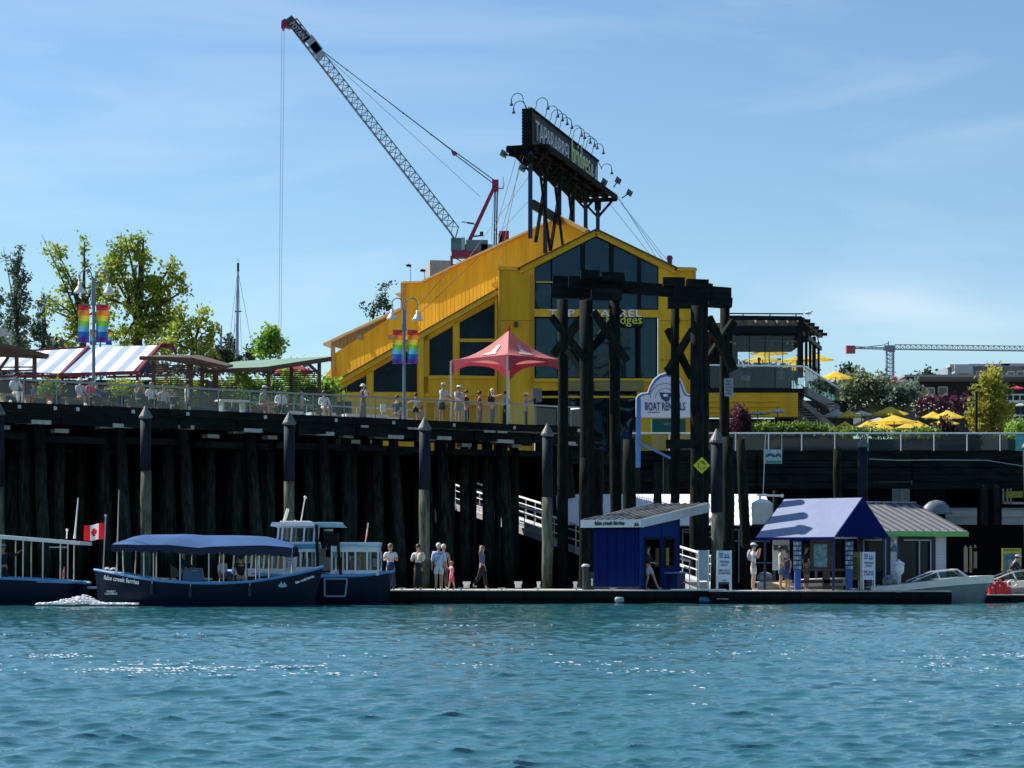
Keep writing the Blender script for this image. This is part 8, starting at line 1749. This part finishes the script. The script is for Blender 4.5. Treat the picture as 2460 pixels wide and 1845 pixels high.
MB().poly([W(2155, 916, 243), W(2180, 907, 244), W(2192, 907, 244), W(2212, 917, 243)], (0, 3, 0)).build('pergola_roof', mat('pergola_grey', (.13, .15, .16), .7), b3); MB().beam(W(2162, 917, 243), W(2162, 935, 243), .15).build('pergola_post', navyw, b3); MB().beam(W(2204, 917, 243), W(2204, 935, 243), .15).build('pergola_post', navyw, b3)
MB().beam(W(2075, 918, 242), W(2160, 920, 242), .1).build('rail', steel, b3)
for x in range(2078, 2200, 9): MB().beam(W(x, 919, 242), W(x, 935, 242), .08).build('rail_post', steel, b3)
tree('cherry_tree', 'small pink blossomed tree on the terrace left of the pergola', 2145, 935, [(2145, 912, 9, 8), (2152, 920, 9, 8)], 241, leaf_mat('pink_leaf', (.35, .14, .18), (.5, .28, .32)), .2, 3.0, .06, None)
tree('bare_tree', 'bare twiggy tree on the skyline behind the golden tree', 2375, 900, [(2372, 872, 2, 2), (2352, 880, 2, 2), (2388, 868, 2, 2), (2362, 885, 2, 2), (2395, 880, 2, 2)], 225, lf_plum, .06, .5, .09, None)
block('pale_building', 'corner of a pale building behind the far left poplars', -60, 16, 786, 850, 190, mat('pale_far_wall', (.50, .52, .55), .7), [(-20, -6, 800, 815)], farg, wfr, 8)
block('dark_building', 'dark flat building behind the short poplar', 112, 140, 808, 860, 180, navyw, [(118, 130, 815, 822)], farg, wfr, 6)
# far shore of trees so that the horizon closes behind the town
ft = [(px, 928 + 6 * math.sin(px * .013) + rr.uniform(-4, 4) if px > 1950 else 886 + rr.uniform(-4, 4), 40, 16) for px in list(range(-200, 760, 42)) + list(range(1700, 2760, 46))]
me = crown(ft, 520, .5, 1.3, 91, .5); me.materials.append(leaf_mat('far_woods', (.04, .07, .06), (.09, .13, .10))); o = put('far_treeline', me); tag(o, 'low far treeline behind the buildings', 'trees'); o['kind'] = 'stuff'

# the other shore, behind the viewer: what the restaurant windows and the water mirror
rt_ = random.Random(21); towerm = [mat('far_tower_%d' % k, c, .5, var=.1, scale=.1) for k, c in enumerate(((.55, .58, .60), (.30, .36, .40), (.12, .17, .20), (.50, .47, .42), (.20, .30, .34)))]
for k in range(15):
    x = -125 + k * 18 + rt_.uniform(-4, 4); h_ = rt_.uniform(22, 74); w = rt_.uniform(9, 15); y = -210 + rt_.uniform(-25, 25)
    t = thing('far_tower', '%s %s tower across the water behind the viewer, %s from the left' % (('low', 'mid height', 'tall')[min(2, int(h_ / 27))], ('pale grey', 'slate', 'near black', 'beige', 'teal')[k % 5], ('first second third fourth fifth sixth seventh eighth ninth tenth eleventh twelfth thirteenth fourteenth fifteenth').split()[k]), 'tower', (x, y, 0), 0, 'towers on the opposite shore')
    MB().box((x, y, h_ / 2), (w, w, h_)).build('tower_core', towerm[k % 5], t)
    fl_ = MB()
    for j in range(int(h_ / 3.2)): fl_.box((x, y, 3 + j * 3.2), (w + .5, w + .5, 1.1))
    fl_.build('floor_band', towerm[(k + 2) % 5], t, kind='stuff')
